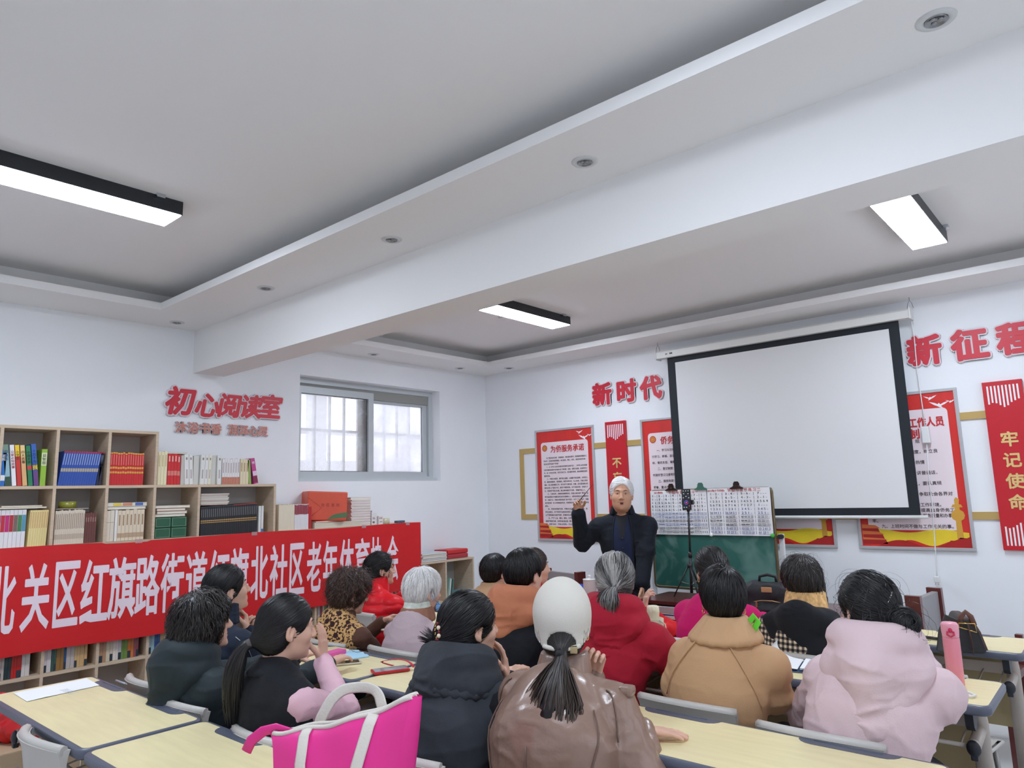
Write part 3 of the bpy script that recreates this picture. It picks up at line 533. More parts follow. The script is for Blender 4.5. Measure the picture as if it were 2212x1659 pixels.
# tier below (1.31..1.68)
z=zt[4]
for i,(c,l) in enumerate(((  (206,60,130),'pink white-footed book'),((198,40,60),'red white-footed book'),((196,40,120),'magenta white-footed book'),((186,40,50),'crimson white-footed book'),((126,100,90),'brown white-footed book'),((70,130,80),'green white-footed book'),((90,150,176),'blue-green white-footed book'))):
    book(1.226+i*.0218,z,.0205,.226,(236,232,234),l+' in the second tier at far left',None,bands=((.42,.86,c),(.86,1,(226,220,222))))
for i in range(8): book(1.392+i*.0125,z,.0118,.22,(236,216,150),'cream and yellow slim volume leaning in the second tier','leaning cream and yellow volumes',lean=-.03,bands=((.5,.95,(206,160,110),1),))
flat('magazine',-5.36,-5.175,1.225,1.485,z+.232,.01,(214,196,166),'tan magazine lying across the books in the far left second tier cell')
flat('magazine',-5.35,-5.18,1.24,1.46,z+.243,.008,(226,214,196),'pale magazine topmost in the far left second tier cell',rz=.05)
row(1.536,1.705,z,16,.214,(222,208,188),'beige slim volume with dark lettering in the second cell of the second tier','beige volumes with dark lettering',bands=((.45,.9,(150,126,110),1),(.15,.3,(196,176,156))))
row(1.708,1.775,z,5,.192,(110,62,56),'maroon slim volume in the second cell of the second tier','maroon slim volumes',bands=((.7,.85,(170,130,120),1),))
flat('book',-5.35,-5.19,1.54,1.73,z+.22,.006,(112,72,60),'brown thin book lying under the tape roll')
b=MB(); b.lathe([(.038,0),(.05,0),(.05,.042),(.038,.042),(.038,0)],28); o=b.build('tape_roll',mat('tape_olive',(150,150,60),.2,spec=.7)); o.location=(-5.245,1.62,z+.2275); tag(o,'olive roll of packing tape lying on the thin brown book','tape')
row(1.836,1.885,z,2,.205,(226,214,196),'cream wider book at the left of the third second-tier cell','cream wider books',bands=((.6,.62,(180,160,140)),))
book(1.888,z,.016,.205,(236,232,226),'white narrow book in the third second-tier cell',None)
row(1.906,2.077,z,7,.203,(228,212,186),'sand volume of the series in the third second-tier cell','sand coloured series',bands=((.5,.85,(170,140,110),1),(.1,.25,(190,160,130))))
flat('book',-5.37,-5.18,1.835,2.085,z+.208,.02,(222,204,172),'tan book lying under the coloured picture book')
o=flat('book',-5.36,-5.175,1.835,2.09,z+.229,.024,(220,226,236),'white picture book with blue and yellow cover edge lying on top in the third cell')
b=MB(); b.cur=0; b.box((.0925,-.09,.004),(.0935,-.04,.021)); b.cur=1; b.box((.0925,-.03,.004),(.0935,.03,.021)); b.cur=2; b.box((.0925,.05,.004),(.0935,.1,.021)); b.build('spine_print',[mat('p_yellow',(240,206,70),.5),mat('p_orange',(220,140,100),.5),mat('p_blue',(80,110,190),.5)],o)
# green boxes (stacked four)
m_gbox=mat('green_box_set',(36,92,66),.4)
for i,(yy,zz) in enumerate(((2.15,0),(2.262,0),(2.15,.0725),(2.262,.0725))):
    b=MB(); b.box((0,0,0),(.17,.108,.07),.003); o=b.build('book_box',m_gbox); o.location=(-5.345,yy,z+.0005+zz)
    bb=MB(); ring(bb,.006,.102,.006,.064,.17,.1705,.0015); bb.build('lace_line',mat('box_line',(150,176,150),.5),o); tag(o,['lower left','lower right','upper left','upper right'][i]+' green boxed set in the fourth second-tier cell','box','green boxed sets')
for i,(y0,y1,c,l) in enumerate(((2.15,2.36,(226,214,200),'cream book lying directly on the green boxes'),(2.16,2.37,(236,226,206),'ivory book lying second on the green boxes'),(2.155,2.355,(190,48,44),'red book lying third in the pile on green boxes'),(2.14,2.385,(226,212,188),'wide cream book topmost on the green boxes'))):
    flat('book',-5.36,-5.18+(.005*i),y0,y1,z+.147+i*.02,.018,c,l)
# black series
for i in range(30): book(2.47+i*.0148,z,.0138,.208+.0006*i,(36,38,42),'slim black volume with gold bands in the long row of the second tier','long row of black volumes',bands=((.62,.9,(110,110,112),1),(.48,.52,(190,150,90)),(.42,.45,(190,150,90)),(.97,1,(170,60,60)) if i>16 else (.97,1,(60,62,66))))
for i in range(2): book(2.93+i*.022,z,.018,.2,(226,226,222),['white book closing the black row','white book with blue foot at the far end of the black row'][i],None,bands=((.0,.12,(60,120,180)),) if i else ())
for i in range(9):
    c=[(150,50,56),(226,222,220),(200,196,196),(130,40,46),(232,228,226),(180,170,170),(214,206,206),(120,50,54),(206,190,190)][i]
    flat('magazine',-5.36,-5.185,2.47,2.68+.006*((i*7)%3),z+.218+i*.0095,.0088,c,['lowest','second','third','fourth','middle','sixth','seventh','eighth','topmost'][i]+' magazine of the flat pile above the black volumes')
# on top of the lower bookcase (z 1.31)
z=zt[4]; 
row(3.10,3.24,z,12,.203,(232,220,196),'cream slim volume at the left of the parcel shelf','cream slim volumes beside the parcel',hv=.003,xf=-5.17)
row(3.242,3.372,z,9,.201,(230,226,228),'white slim volume with dark red spine top beside the red parcel','white volumes with dark red top',bands=((.6,.98,(150,46,60)),),hv=.003,xf=-5.17)
book(3.378,z,.028,.18,(190,40,40),'red folder standing against the parcel',None,xf=-5.18)
for i in range(6): flat('paper_bundle',-5.38+.004*(i%2),-5.17,3.43,3.89+.01*(i%3),z+i*.0075,.0072,(222,212,190),['lowest','second','third','fourth','fifth','topmost'][i]+' manila folder in the flat pile under the red parcel','folders under the parcel',cat='folder')
flat('folder',-5.37,-5.18,3.45,3.72,z+.0465,.012,(190,48,44),'red folder lying between manila pile and parcel',cat='folder')
# wrapped parcel
m_par=mat('parcel_red_paper',(214,84,58),.4,bump=.25,bscale=14,var=.05)
e=empty('parcel',(-5.28,3.57,z+.059),-.35,'large parcel wrapped in orange-red paper with a torn corner','parcel')
b=MB(); b.box((-.14,-.15,0),(.1,.19,.245),.012); o=b.build('wrapped_box',m_par,e); o.rotation_euler=(-.05,0,0)
b=MB(); b.prism([(.02,.01),(.19,.03),(.192,.075),(.1,.06),(.06,.045)],.1005,.1015,'x'); o=b.build('torn_opening',mat('torn_inside',(90,120,80),.7),e); o.rotation_euler=(-.05,0,0)
b=MB(); b.prism([(-.16,.23),(-.145,.24),(-.02,.135),(-.14,.01),(-.15,.02),(-.04,.135)],-.1,-.098,'y'); 
b=MB(); b.tube([(.101,-.14,.2),(.1015,-.02,.11),(.101,-.14,.02)],.0025,4); b.build('paper_fold',m_par,e)
b=MB(); 
for k,ch in enumerate('社区里用'): b.text(ch,.03,Matrix(((0,0,1,.1008),(1,0,0,-.02+k*.042),(0,1,0,.13),(0,0,0,1))),0,.0003)
o=b.build('handwriting',mat('parcel_pen',(150,50,40),.7),e); o.rotation_euler=(-.05,0,0)
for i in range(20): flat('booklet',-5.37,-5.2+.004*(i%2),3.815+.004*((i*5)%3),4.03,z+.0465*0+i*.0113,.0108,(216,190,208) if i%2 else (244,240,246),['lowest','second','third','fourth','fifth','sixth','seventh','eighth','ninth','tenth','eleventh','twelfth','thirteenth','fourteenth','fifteenth','sixteenth','seventeenth','eighteenth','nineteenth','top'][i]+' booklet of the tall pink-white stack beside the parcel' if i<0 else 'pink-white booklet of the tall stack beside the red parcel','tall booklet stack') if not (i*.0113<.048 and False) else None
o=flat('booklet',-5.37,-5.195,3.81,4.035,z+.2275,.02,(236,236,240),'plastic-wrapped booklet bundle on top of the tall stack beside the parcel'); o.rotation_euler=(0,.0,0)
b=MB(); b.box((0,0,0),(.045,.06,.1),.002); b.prism([(0,.1),(.045,.1),(.055,.125),(.045,.127)],0,.001,'y'); o=b.build('carton',mat('carton_white',(226,222,220),.5)); o.location=(-5.25,4.045,z+.0005); tag(o,'tall white carton with open flap beside the booklet stack','carton')
bb=MB(); bb.box((.045,.012,.012),(.0455,.035,.03)).box((.045,.012,.05),(.0455,.04,.056)).box((.045,.012,.062),(.0455,.036,.066)); bb.build('label_print',mat('carton_print',(110,100,96),.6),o)
b=MB(); b.box((0,0,0),(.05,.05,.075),.002); o=b.build('carton',mat('carton_white',(226,222,220))); o.location=(-5.235,4.11,z+.0005); tag(o,'smaller white carton with brown print beside the tape roll','carton')
bb=MB(); bb.ball((.05,.015,.055),(.0008,.006,.007),8,6).ball((.05,.034,.055),(.0008,.006,.007),8,6).box((.05,.012,.02),(.0506,.04,.026)); bb.build('label_print',mat('carton_print2',(170,90,60),.6),o)
b=MB(); b.lathe([(.036,0),(.05,0),(.05,.05),(.036,.05),(.036,0)],28); o=b.build('tape_roll',mat('tape_clear_yellow',(206,200,170),.2,spec=.7)); o.location=(-5.24,4.215,z+.0005); tag(o,'cream roll of clear tape near the end of the parcel shelf','tape')
b=MB(); b.box((0,0,0),(.05,.09,.022),.004); o=b.build('stapler_box',mat('slate_box',(70,86,104),.5)); o.location=(-5.26,4.35,z+.0005); tag(o,'small slate-blue box at the end of the parcel shelf','box')
# lowest unit top: magazines and red bundle
z=zt[3]
for i in range(5): flat('magazine',-5.38,-5.165-.006*(i%2),4.60+.008*(i%3),4.93+.012*(i%2),z+i*.016,.0152,[(60,100,170),(232,230,230),(214,214,220),(190,170,170),(206,214,226)][i],['blue magazine lowest','white magazine second','pale magazine third','greyish magazine fourth','glossy light blue magazine topmost'][i]+' in the pile past the banner end',cat='magazine')
m_cert=mat('red_velvet_folder',(176,26,44),.7,sheen=.4)
for i,(dz,l) in enumerate(((0,'lower'),(.045,'upper'))):
    b=MB(); b.prism(rrect(-.12,0,.12,.043,.018),-.09,.09,'y') if False else b.prism([(p[0],p[1]) for p in rrect(-.1,0,.1,.043,.016)],-.14,.14,'y'); o=b.build('certificate_folder',m_cert if i==0 else mat('red_roll_cloth',(206,40,44),.5)); o.location=(-5.28,5.1,z+.0005+dz); tag(o,l+' dark red rolled folder on the lowest bookcase by the corner','folder')
# contents of the lowest unit and of the bottom visible tier
z=zt[2]
for i,(y,th,h,c,ln) in enumerate(((4.935,.012,.21,(150,190,180),-.2),(4.96,.012,.2,(226,226,220),-.15),(5.0,.01,.19,(90,130,120),-.12))): book(y,z,th,h,c,['pale green','white','dark green'][i]+' thin book leaning inside the lowest bookcase',None,lean=ln)
for i,(c,w_) in enumerate((((70,130,150),.2),((226,226,226),.18),((110,160,176),.22))): flat('book',-5.36,-5.19,5.05,5.05+w_,z+i*.02,.018,c,['teal book lowest','white book middle','blue-green book topmost']
[i]+' in the flat pile inside the lowest bookcase')
# bottom visible tier under the banner (z .18 .. .545 shelf at .545)
z=zt[2]
cols=[(1.226,1.5),(1.526,1.806),(1.834,2.115),(2.142,2.43),(2.456,3.03),(3.085,3.43),(3.455,3.8),(3.825,4.17),(4.195,4.54)]
pal=[[(206,190,180),(190,176,170),(40,60,60),(190,40,36),(214,206,200),(226,222,220)],[(214,206,206),(60,90,80),(150,110,60),(40,80,130),(190,180,176),(206,170,120),(206,168,116),(90,70,60)],[(180,140,110),(214,200,176),(226,216,206),(200,196,200),(110,140,70),(206,120,60),(150,80,90),(40,60,110)],[(150,180,190),(50,80,140),(190,160,120),(226,220,220),(180,36,50),(176,34,48),(184,40,52),(180,36,50)]]
cn=['first','second','third','fourth','fifth','sixth','seventh','eighth','ninth']
CNM=lambda c: ('dark ' if sum(c)<260 else 'pale ' if sum(c)>560 else '')+(('grey' if max(c)-min(c)<26 else ['red','green','blue'][max(range(3),key=lambda i:c[i])] if max(c)-sorted(c)[1]>35 else 'tan' if c[0]>c[2]+20 else 'blue-grey'))
for ci,(a,c_) in enumerate(cols):
    if ci==4: continue
    y=a; p=pal[ci%4]; k=0; end=c_-.03
    while y<end:
        th=float(RNG.uniform(.013,.026)); cc=p[k*len(p)//14%len(p)] if ci<4 else p[(k*3)%len(p)]
        h=float(RNG.uniform(.215,.25)) 
        if y+th>end: break
        book(y,z,th*.95,h,cc,'%s spined book in the %s cell of the shelf under the banner'%(CNM(cc),cn[ci]),'books under the banner, cell %s, %s'%(cn[ci],CNM(cc)),bands=((.3,.8,tuple(min(255,int(v*.85+20)) for v in cc)),(.0,.18,(50,60,70)) if (k%3==0) else (.86,.9,(220,210,200))))
        y+=th; k+=1
# red fabric banner taped along the shelf fronts
m_ban=mat('banner_red_cloth',(208,22,28),.55,bump=.2,bscale=7,stretch=(1,.6,2.5),var=.03); m_bl=mat('banner_letter_white',(240,222,230),.6)
XN=-5.128
def ban_x(y,z): 
    return XN+.004+.006*math.sin(y*2.9)*math.sin((z-.6)*4)+.004*math.sin(y*9+z*3)+.003*math.sin(y*21-z*6)*(1-abs(z-1.0))
e=empty('banner',(XN,2.6,.69),0,'long red cloth banner with large white characters taped along the bookcase fronts','banner'); off=-Vector(e.location)
ny,nz=160,26; ya,yb=.35,4.553
ztop=lambda y: 1.322-.008*math.sin(y*2.2)**2+(-.008 if 1.8<y<2.1 else 0)
zbot=lambda y: .688+.03*max(0,(y-2.0)/2.5)+.006*math.sin(y*5)
P=[]
for i in range(ny+1):
    y=ya+(yb-ya)*i/ny; P.append([(ban_x(y,zbot(y)+(ztop(y)-zbot(y))*j/nz),y,zbot(y)+(ztop(y)-zbot(y))*j/nz) for j in range(nz+1)])
b=MB(); b.grid(P); b.grid([[(p[0]-.0015,p[1],p[2]) for p in r] for r in P]); o=b.build('cloth',m_ban,e); o.location=off
CHS=[('市',1.04,1.16),('北',1.195,1.345),('关',1.368,1.527),('区',1.541,1.688),('红',1.691,1.857),('旗',1.849,2.025),('路',2.016,2.183),('街',2.18,2.347),('道',2.352,2.508),('红',2.514,2.677),('旗',2.679,2.83),('北',2.841,2.994),('社',3.0,3.161),('区',3.173,3.311),('老',3.325,3.475),('年',3.487,3.637),('体',3.652,3.802),('育',3.809,3.964),('协',3.972,4.111),('会',4.153,4.291)]
for c,a,bb_ in CHS:
    a+=.005; bb_-=.005
    vs,fs=txt(c,.16,.012,0); xs=[v[0] for v in vs]; ys=[v[1] for v in vs]; W_,H_=max(xs)-min(xs),max(ys)-min(ys)
    # refine long edges so that the letters follow the cloth
    bm=bmesh.new(); vv=[bm.verts.new(v) for v in vs]
    for f in fs:
        try: bm.faces.new([vv[i] for i in f])
        except ValueError: pass
    bmesh.ops.triangulate(bm,faces=bm.faces[:]); bmesh.ops.subdivide_edges(bm,edges=[e_ for e_ in bm.edges if e_.calc_length()>.03],cuts=2,use_grid_fill=False)
    bmesh.ops.triangulate(bm,faces=bm.faces[:]); bm.verts.index_update()
    V0=[((v.co.x-min(xs))/W_,(v.co.y-min(ys))/H_) for v in bm.verts]; F0=[[v.index for v in f.verts] for f in bm.faces]; bm.free()
    mb=MB()
    for dy,dz in ((-.002,0),(.002,0),(0,.003),(0,-.003)):
        vv=[]
        for u,v in V0:
            y=a+(bb_-a)*u+dy; z_=.822+(1.214-.822)*v+dz; vv.append((ban_x(y,z_)+.0015+(dy+.5*dz)*.06,y,z_))
        mb.add(vv,F0)
    o=mb.build('character',m_bl,e,fix=False); o.location=off
for y in (2.03,2.87,3.9,4.4):
    b=MB(); b.box((ban_x(y,1.315)+.002,y-.025,1.30),(ban_x(y,1.315)+.003,y+.02,1.326)); o=b.build('tape_piece',mat('clear_tape',(214,170,170),.15,alpha=.5),e); o.location=off
# ================= desks and chairs =================
m_top=mat('desk_laminate_cream',(234,220,172),.35,var=.05,vscale=4,stretch=(1.2,9,1),bump=.02,bscale=30); m_pvc=mat('desk_edge_grey_blue',(92,97,112),.35,bump=.03,bscale=80); m_tray=mat('pen_tray_slate',(84,90,106),.4)
m_met=mat('desk_metal_beige',(190,180,172),.4,metal=.2); m_pan=mat('desk_panel_beige',(176,160,122),.6); m_cap=mat('desk_plastic_black',(36,40,48),.45)
m_ch=mat('chair_plastic_grey',(196,192,186),.4); m_chl=mat('chair_leg_grey',(150,148,146),.35,metal=.4)
TW,TD=1.13,.425
def desk_proto(label):
    e=empty('desk',(0,0,0),0,label,'desk','rows of school desks'); hx,hy=TW/2,TD/2
    b=MB(); b.prism(rrect(-hx+.012,-hy+.02,hx-.012,hy-.014,.025),.728,.75,'z'); b.build('desk_top',m_top,e)
    # soft edge band: lofted ring
    b=MB(); n=6; rings=[]
    out=rrect(-hx,-hy,hx,hy,.035,n)
    for (o,z) in ((-.022,.749),(-.004,.7495),(0,.743),(0,.724),(-.006,.715),(-.024,.713)): rings.append([(p[0]*(1+o/hx),p[1]*(1+o/hy),z) for p in out])
    N=len(out); vs=[p for r in rings for p in r]; fs=[(i*N+k,i*N+(k+1)%N,(i+1)*N+(k+1)%N,(i+1)*N+k) for i in range(5) for k in range(N)]; b.add(vs,fs,True); b.build('edge_band',m_pvc,e)
    b=MB(); b.box((-hx+.03,-hy+.03,.713),(hx-.03,hy-.03,.727)); b.build('underside',m_pan,e)
    for sx in (-1,1):
        cx=sx*hx/2; b=MB(); P=[(cx-.15,hy-.008),(cx+.15,hy-.008)]+[(cx+.15-.05*(1-math.cos(k*PI/8)),hy-.008-.048*math.sin(k*PI/8)) for k in range(5)]+[(cx-.15+.05*(1-math.cos(k*PI/8)),hy-.008-.048*math.sin(k*PI/8)) for k in range(4,-1,-1)]
        b.prism(P,.7495,.7512,'z'); t=b.build('pen_tray',m_tray,e)
        b=MB(); b.tube([(cx-.1,hy-.02,.7515),(cx+.1,hy-.02,.7515)],.0025,6); b.build('tray_rib',m_pvc,t)
    for sx in (-1,1):
        x=sx*(hx-.085)
        b=MB(); b.tube([(x,.06,.04),(x,.06,.62),(x,.03,.71)],[.032,.03,.026],14,flat=.6); b.build('leg',m_met,e)
        b=MB(); b.tube([(x,-.19,.03),(x,.0,.035),(x,.19,.03)],[.02,.026,.02],12); f=b.build('foot',m_met,e)
        for yy in (-.19,.19):
            b=MB(); b.ball((x,yy,.022),(.024,.026,.022)); b.build('foot_cap',m_cap,f)
        b=MB(); b.prism([(-.14,.71),(-.06,.71),(-.06,.66),(-.075,.64),(-.115,.635),(-.135,.655)],x-.014,x+.014,'x'); b.build('bracket_cap',m_cap,e)
        b=MB(); b.tube([(x,.08,.60),(x,-.1,.575)],[.022,.022],10); b.ball((x,-.105,.574),(.024,.018,.03)); b.build('shelf_arm',m_met,e)
        b=MB(); b.ball((x,-.115,.572),(.0245,.014,.03)).box((x-.012,-.122,.53),(x+.012,-.1,.57),.004); b.build('arm_cap',m_cap,e)
    b=MB(); b.box((-hx+.09,.1,.585),(hx-.09,.112,.64),.003); b.build('shelf_back_rail',m_met,e)
    b=MB(); b.tube([(-hx+.085,-.1,.575),(hx-.085,-.1,.575)],.008,8); 
    b.build('shelf_front_rail',m_met,e)
    b=MB()
    for k in range(11): x=-hx+.13+k*(TW-.26)/10; b.tube([(x,-.1,.575),(x,.1,.598)],.004,6)
    b.build('shelf_rods',m_met,e)
    b=MB(); b.box((-hx+.09,.15,.32),(hx-.09,.162,.71),.002); b.build('modesty_panel',m_pan,e)
    return e
def chair_proto(label):
    e=empty('chair',(0,0,0),0,label,'chair','grey plastic classroom chairs')
    n=14; F=[];Bk=[]
    for i in range(n+1):
        u=-1+2*i/n; rowf=[];rowb=[]
        for j in range(11):
            v=j/10; z=.50+.255*v - .012*(u*u)*v; wd=.2-.012*(1-v); y=-.20-.04*v+.05*u*u*(.5+.5*v)
            th=.009+.012*max(0,(v-.85)/.15)
            rowf.append((u*wd,y+th,z)); rowb.append((u*wd,y-th,z))
        F.append(rowf);Bk.append(rowb)
    b=MB(); b.grid(F);b.grid([r[::-1] for r in Bk]); 
    for i in range(n):
        for j in (0,10): b.add([F[i][j],F[i+1][j],Bk[i+1][j],Bk[i][j]],[(0,1,2,3)],True)
    for j in range(10):
        for i in (0,n): b.add([F[i][j],F[i][j+1],Bk[i][j+1],Bk[i][j]],[(0,1,2,3)],True)
    b.tube([(r[10][0],(r[10][1]+q[10][1])/2,r[10][2]) for r,q in zip(F,Bk)],.017,8); b.build('backrest',m_ch,e)
    b=MB(); P=[[(-.2+.4*i/10,-.19+.39*j/10,.43-.012*math.sin(PI*i/10)*math.sin(PI*j/10)-(.02*max(0,j-8)/2)) for j in range(11)] for i in range(11)]; b.grid(P); b.grid([[(p[0],p[1],p[2]-.014) for p in r] for r in P]); b.tube([(-.2,-.19,.423),(.2,-.19,.423),(.2,.2,.405),(-.2,.2,.405)],.009,6,closed=True); b.build('seat',m_ch,e)
    for s in (-1,1):
        b=MB(); b.tube([(s*.19,.2,.012),(s*.175,.15,.41)],.011,10); b.build('leg',m_chl,e)
        b=MB(); b.tube([(s*.19,-.24,.012),(s*.175,-.17,.40)],.011,10); b.build('leg',m_chl,e)
        b=MB(); b.tube([(s*.17,-.15,.405),(s*.172,-.2,.45),(s*.172,-.224,.62)],.012,10); b.build('back_support',m_chl,e)
    b=MB(); b.tube([(-.175,.12,.40),(.175,.12,.40)],.009,8).tube([(-.175,-.14,.40),(.175,-.14,.40)],.009,8); b.build('seat_bar',m_chl,e)
    return e
RY=[1.145,2.23,3.33,4.345]; CX=[-3.315,-2.165,-1.05]
DL_={(0,0):'back row desk beside the bookcase with a sheet of paper on it',(1,0):'back row desk under the pink tote bag',(0,1):'desk in front of the two women nearest the bookcase',(1,1):'desk with the red-cased phone, in front of the ponytail woman in the black vest',(2,1):'wide empty desk top in the right foreground beside the leather jacket woman',(0,2):'desk the curly haired woman in the lace vest leans on',(1,2):'desk in front of the man with the orange hood',(2,2):'desk with the pink bottle and the open notebook',(0,3):'front row desk nearest the bookcase, hidden behind the seated class',(1,3):'front row desk with the pencil case before the magenta jacket',(2,3):'front row desk with the black and brown handbag'}
dproto=None; chm=None
for (i,j),l in DL_.items():
    if dproto is None: d=dproto=desk_proto(l); chm=child_map()
    else: d=copy_tree(dproto,None,chm); d['label']=l
    d.location=(CX[i],RY[j],0)
cproto=None
def place_chair(x,y,l,rz=0):
    global cproto,chm
    if cproto is None: c=cproto=chair_proto(l); chm=child_map()
    else: c=copy_tree(cproto,None,chm); c['label']=l
    c.location=(x,y,0); c.rotation_euler=(0,0,rz); return c
place_chair(-3.02,1.10,'empty grey chair at the bottom left corner, tucked under the back row desk')
place_chair(-.80,3.75,'empty grey chair at the front row desk with the handbag',-.1)
# ================= soft shape kit: signed distance fields to smooth meshes =================
def smin(a,b,k):
    if k<=0: return np.minimum(a,b)
    h=np.clip(.5+.5*(b-a)/k,0,1); return b*(1-h)+a*h-k*h*(1-h)
def vnoise(p,seed=0):
    """value noise, p (n,3)"""
    i=np.floor(p).astype(np.int64); f=p-i; f=f*f*(3-2*f); out=0
    for dx in (0,1):
        for dy in (0,1):
            for dz in (0,1):
                n=(i[:,0]+dx)*374761393+(i[:,1]+dy)*668265263+(i[:,2]+dz)*2147483647+seed*974711
                n=(n^(n>>13))*1274126177; n=(n^(n>>16))&0xffffff
                w=(f[:,0] if dx else 1-f[:,0])*(f[:,1] if dy else 1-f[:,1])*(f[:,2] if dz else 1-f[:,2]); out=out+w*(n/0xffffff)
    return out*2-1
class SDF:
    def __init__(s,lo,hi,h):
        s.lo=np.array(lo,float); s.h=h; s.n=np.ceil((np.array(hi)-s.lo)/h).astype(int)+1; s.f=np.full(s.n,.5,np.float32)
        s.ax=[(s.lo[i]+h*np.arange(s.n[i])).astype(np.float32) for i in range(3)]
    def blk(s,lo,hi):
        a=np.clip(np.floor((np.array(lo)-s.lo)/s.h).astype(int),0,s.n); b=np.clip(np.ceil((np.array(hi)-s.lo)/s.h).astype(int)+1,0,s.n)
        if (b-a<=0).any(): return None,None
        sl=tuple(slice(a[i],b[i]) for i in range(3)); return sl,np.meshgrid(*[s.ax[i][sl[i]] for i in range(3)],indexing='ij')
    def comb(s,sl,d,k,op):
        if op=='u': s.f[sl]=smin(s.f[sl],d,k)
        elif op=='s': s.f[sl]=-smin(-s.f[sl],d,k)
        elif op=='i': s.f[sl]=-smin(-s.f[sl],-d,k)
    def cone(s,p,q,r1,r2,k=.02,op='u',fl=None):
        p=np.array(p,float);q=np.array(q,float); m=max(r1,r2)*1.05+3*k+2*s.h
        if fl: m=m*max(1,fl[1])
        sl,G=s.blk(np.minimum(p,q)-m,np.maximum(p,q)+m)
        if sl is None: return s
        x=[G[i]-p[i] for i in range(3)]; d=q-p; sc=1
        if fl:
            n=np.array(fl[0],float); n/=np.linalg.norm(n); g=1/fl[1]-1; dn=x[0]*n[0]+x[1]*n[1]+x[2]*n[2]
            x=[x[i]+n[i]*dn*g for i in range(3)]; d=d+n*(d@n)*g; sc=min(1,fl[1])
        t=np.clip((x[0]*d[0]+x[1]*d[1]+x[2]*d[2])/max(d@d,1e-9),0,1)
        D=np.sqrt((x[0]-t*d[0])**2+(x[1]-t*d[1])**2+(x[2]-t*d[2])**2)-(r1+(r2-r1)*t)
        s.comb(sl,(D*sc).astype(np.float32),k,op); return s
    def ell(s,c,r,k=.02,op='u',R=None):
        c=np.array(c,float); r=np.array(r,float); m=r.max()+3*k+2*s.h
        sl,G=s.blk(c-m,c+m)
        if sl is None: return s
        x=[G[i]-c[i] for i in range(3)]
        if R is not None: R=np.array(R); x=[R[0,i]*x[0]+R[1,i]*x[1]+R[2,i]*x[2] for i in range(3)]
        k0=np.sqrt(sum((x[i]/r[i])**2 for i in range(3))); k1=np.sqrt(sum((x[i]/r[i]**2)**2 for i in range(3)))+1e-6
        s.comb(sl,(k0*(k0-1)/k1).astype(np.float32),k,op); return s
    def path(s,pts,rs,k=.02,op='u',fl=None):
        for i in range(len(pts)-1): s.cone(pts[i],pts[i+1],rs[i],rs[i+1],k,op,fl)
        return s
    def cut(s,n,d):
        G=np.meshgrid(*s.ax,indexing='ij'); s.f=np.maximum(s.f,(G[0]*n[0]+G[1]*n[1]+G[2]*n[2]-d).astype(np.float32)); return s
    def val(s,P):
        q=np.clip((P-s.lo)/s.h,0,np.array(s.n)-1.001); i=q.astype(int); f=q-i; o=0
        for dx in (0,1):
            for dy in (0,1):
                for dz in (0,1): o=o+s.f[i[:,0]+dx,i[:,1]+dy,i[:,2]+dz]*(f[:,0] if dx else 1-f[:,0])*(f[:,1] if dy else 1-f[:,1])*(f[:,2] if dz else 1-f[:,2])
        return o
    def grad(s,P):
        e=s.h; g=np.stack([s.val(P+np.eye(3)[i]*e)-s.val(P-np.eye(3)[i]*e) for i in range(3)],1); return g/(np.linalg.norm(g,axis=1,keepdims=True)+1e-9)
    def mesh(s):
        f=s.f.copy(); f[0]=f[-1]=.1; f[:,0]=f[:,-1]=.1; f[:,:,0]=f[:,:,-1]=.1
        ins=f<0; nx,ny,nz=f.shape; acc=np.zeros((nx-1,ny-1,nz-1,3),np.float32); cnt=np.zeros((nx-1,ny-1,nz-1),np.int16)
        cr=[]
        for ax in range(3):
            a=[slice(None)]*3;b=[slice(None)]*3; a[ax]=slice(0,-1); b[ax]=slice(1,None)
            fa,fb=f[tuple(a)],f[tuple(b)]; m=ins[tuple(a)]!=ins[tuple(b)]; cr.append((m,ins[tuple(a)]))
            ix=np.argwhere(m); t=fa[m]/(fa[m]-fb[m]); pos=ix.astype(np.float32); pos[:,ax]+=t
            o=[i for i in range(3) if i!=ax]
            for d0 in (0,1):
                for d1 in (0,1):
                    c=ix.copy(); c[:,o[0]]-=d0; c[:,o[1]]-=d1; ok=(c>=0).all(1)&(c<np.array(cnt.shape)).all(1); c=c[ok]
                    np.add.at(acc,(c[:,0],c[:,1],c[:,2]),pos[ok]); np.add.at(cnt,(c[:,0],c[:,1],c[:,2]),1)
        idx=np.full(cnt.shape,-1,np.int64); mk=cnt>0; idx[mk]=np.arange(mk.sum()); V=acc[mk]/cnt[mk][:,None]*s.h+s.lo
        Q=[]
        for ax in range(3):
            m,ia=cr[ax]; ix=np.argwhere(m); fl=ia[m]; o=[(ax+1)%3,(ax+2)%3]
            ok=(ix[:,o[0]]>0)&(ix[:,o[1]]>0)&(ix[:,o[0]]<cnt.shape[o[0]])&(ix[:,o[1]]<cnt.shape[o[1]]); ix=ix[ok]; fl=fl[ok]
            c=[]
            for d0,d1 in ((1,1),(0,1),(0,0),(1,0)):
                k=ix.copy(); k[:,o[0]]-=d0; k[:,o[1]]-=d1; c.append(idx[k[:,0],k[:,1],k[:,2]])
            q=np.stack(c,1); q[~fl]=q[~fl][:,::-1]; Q.append(q)
        return V.astype(float),np.concatenate(Q)
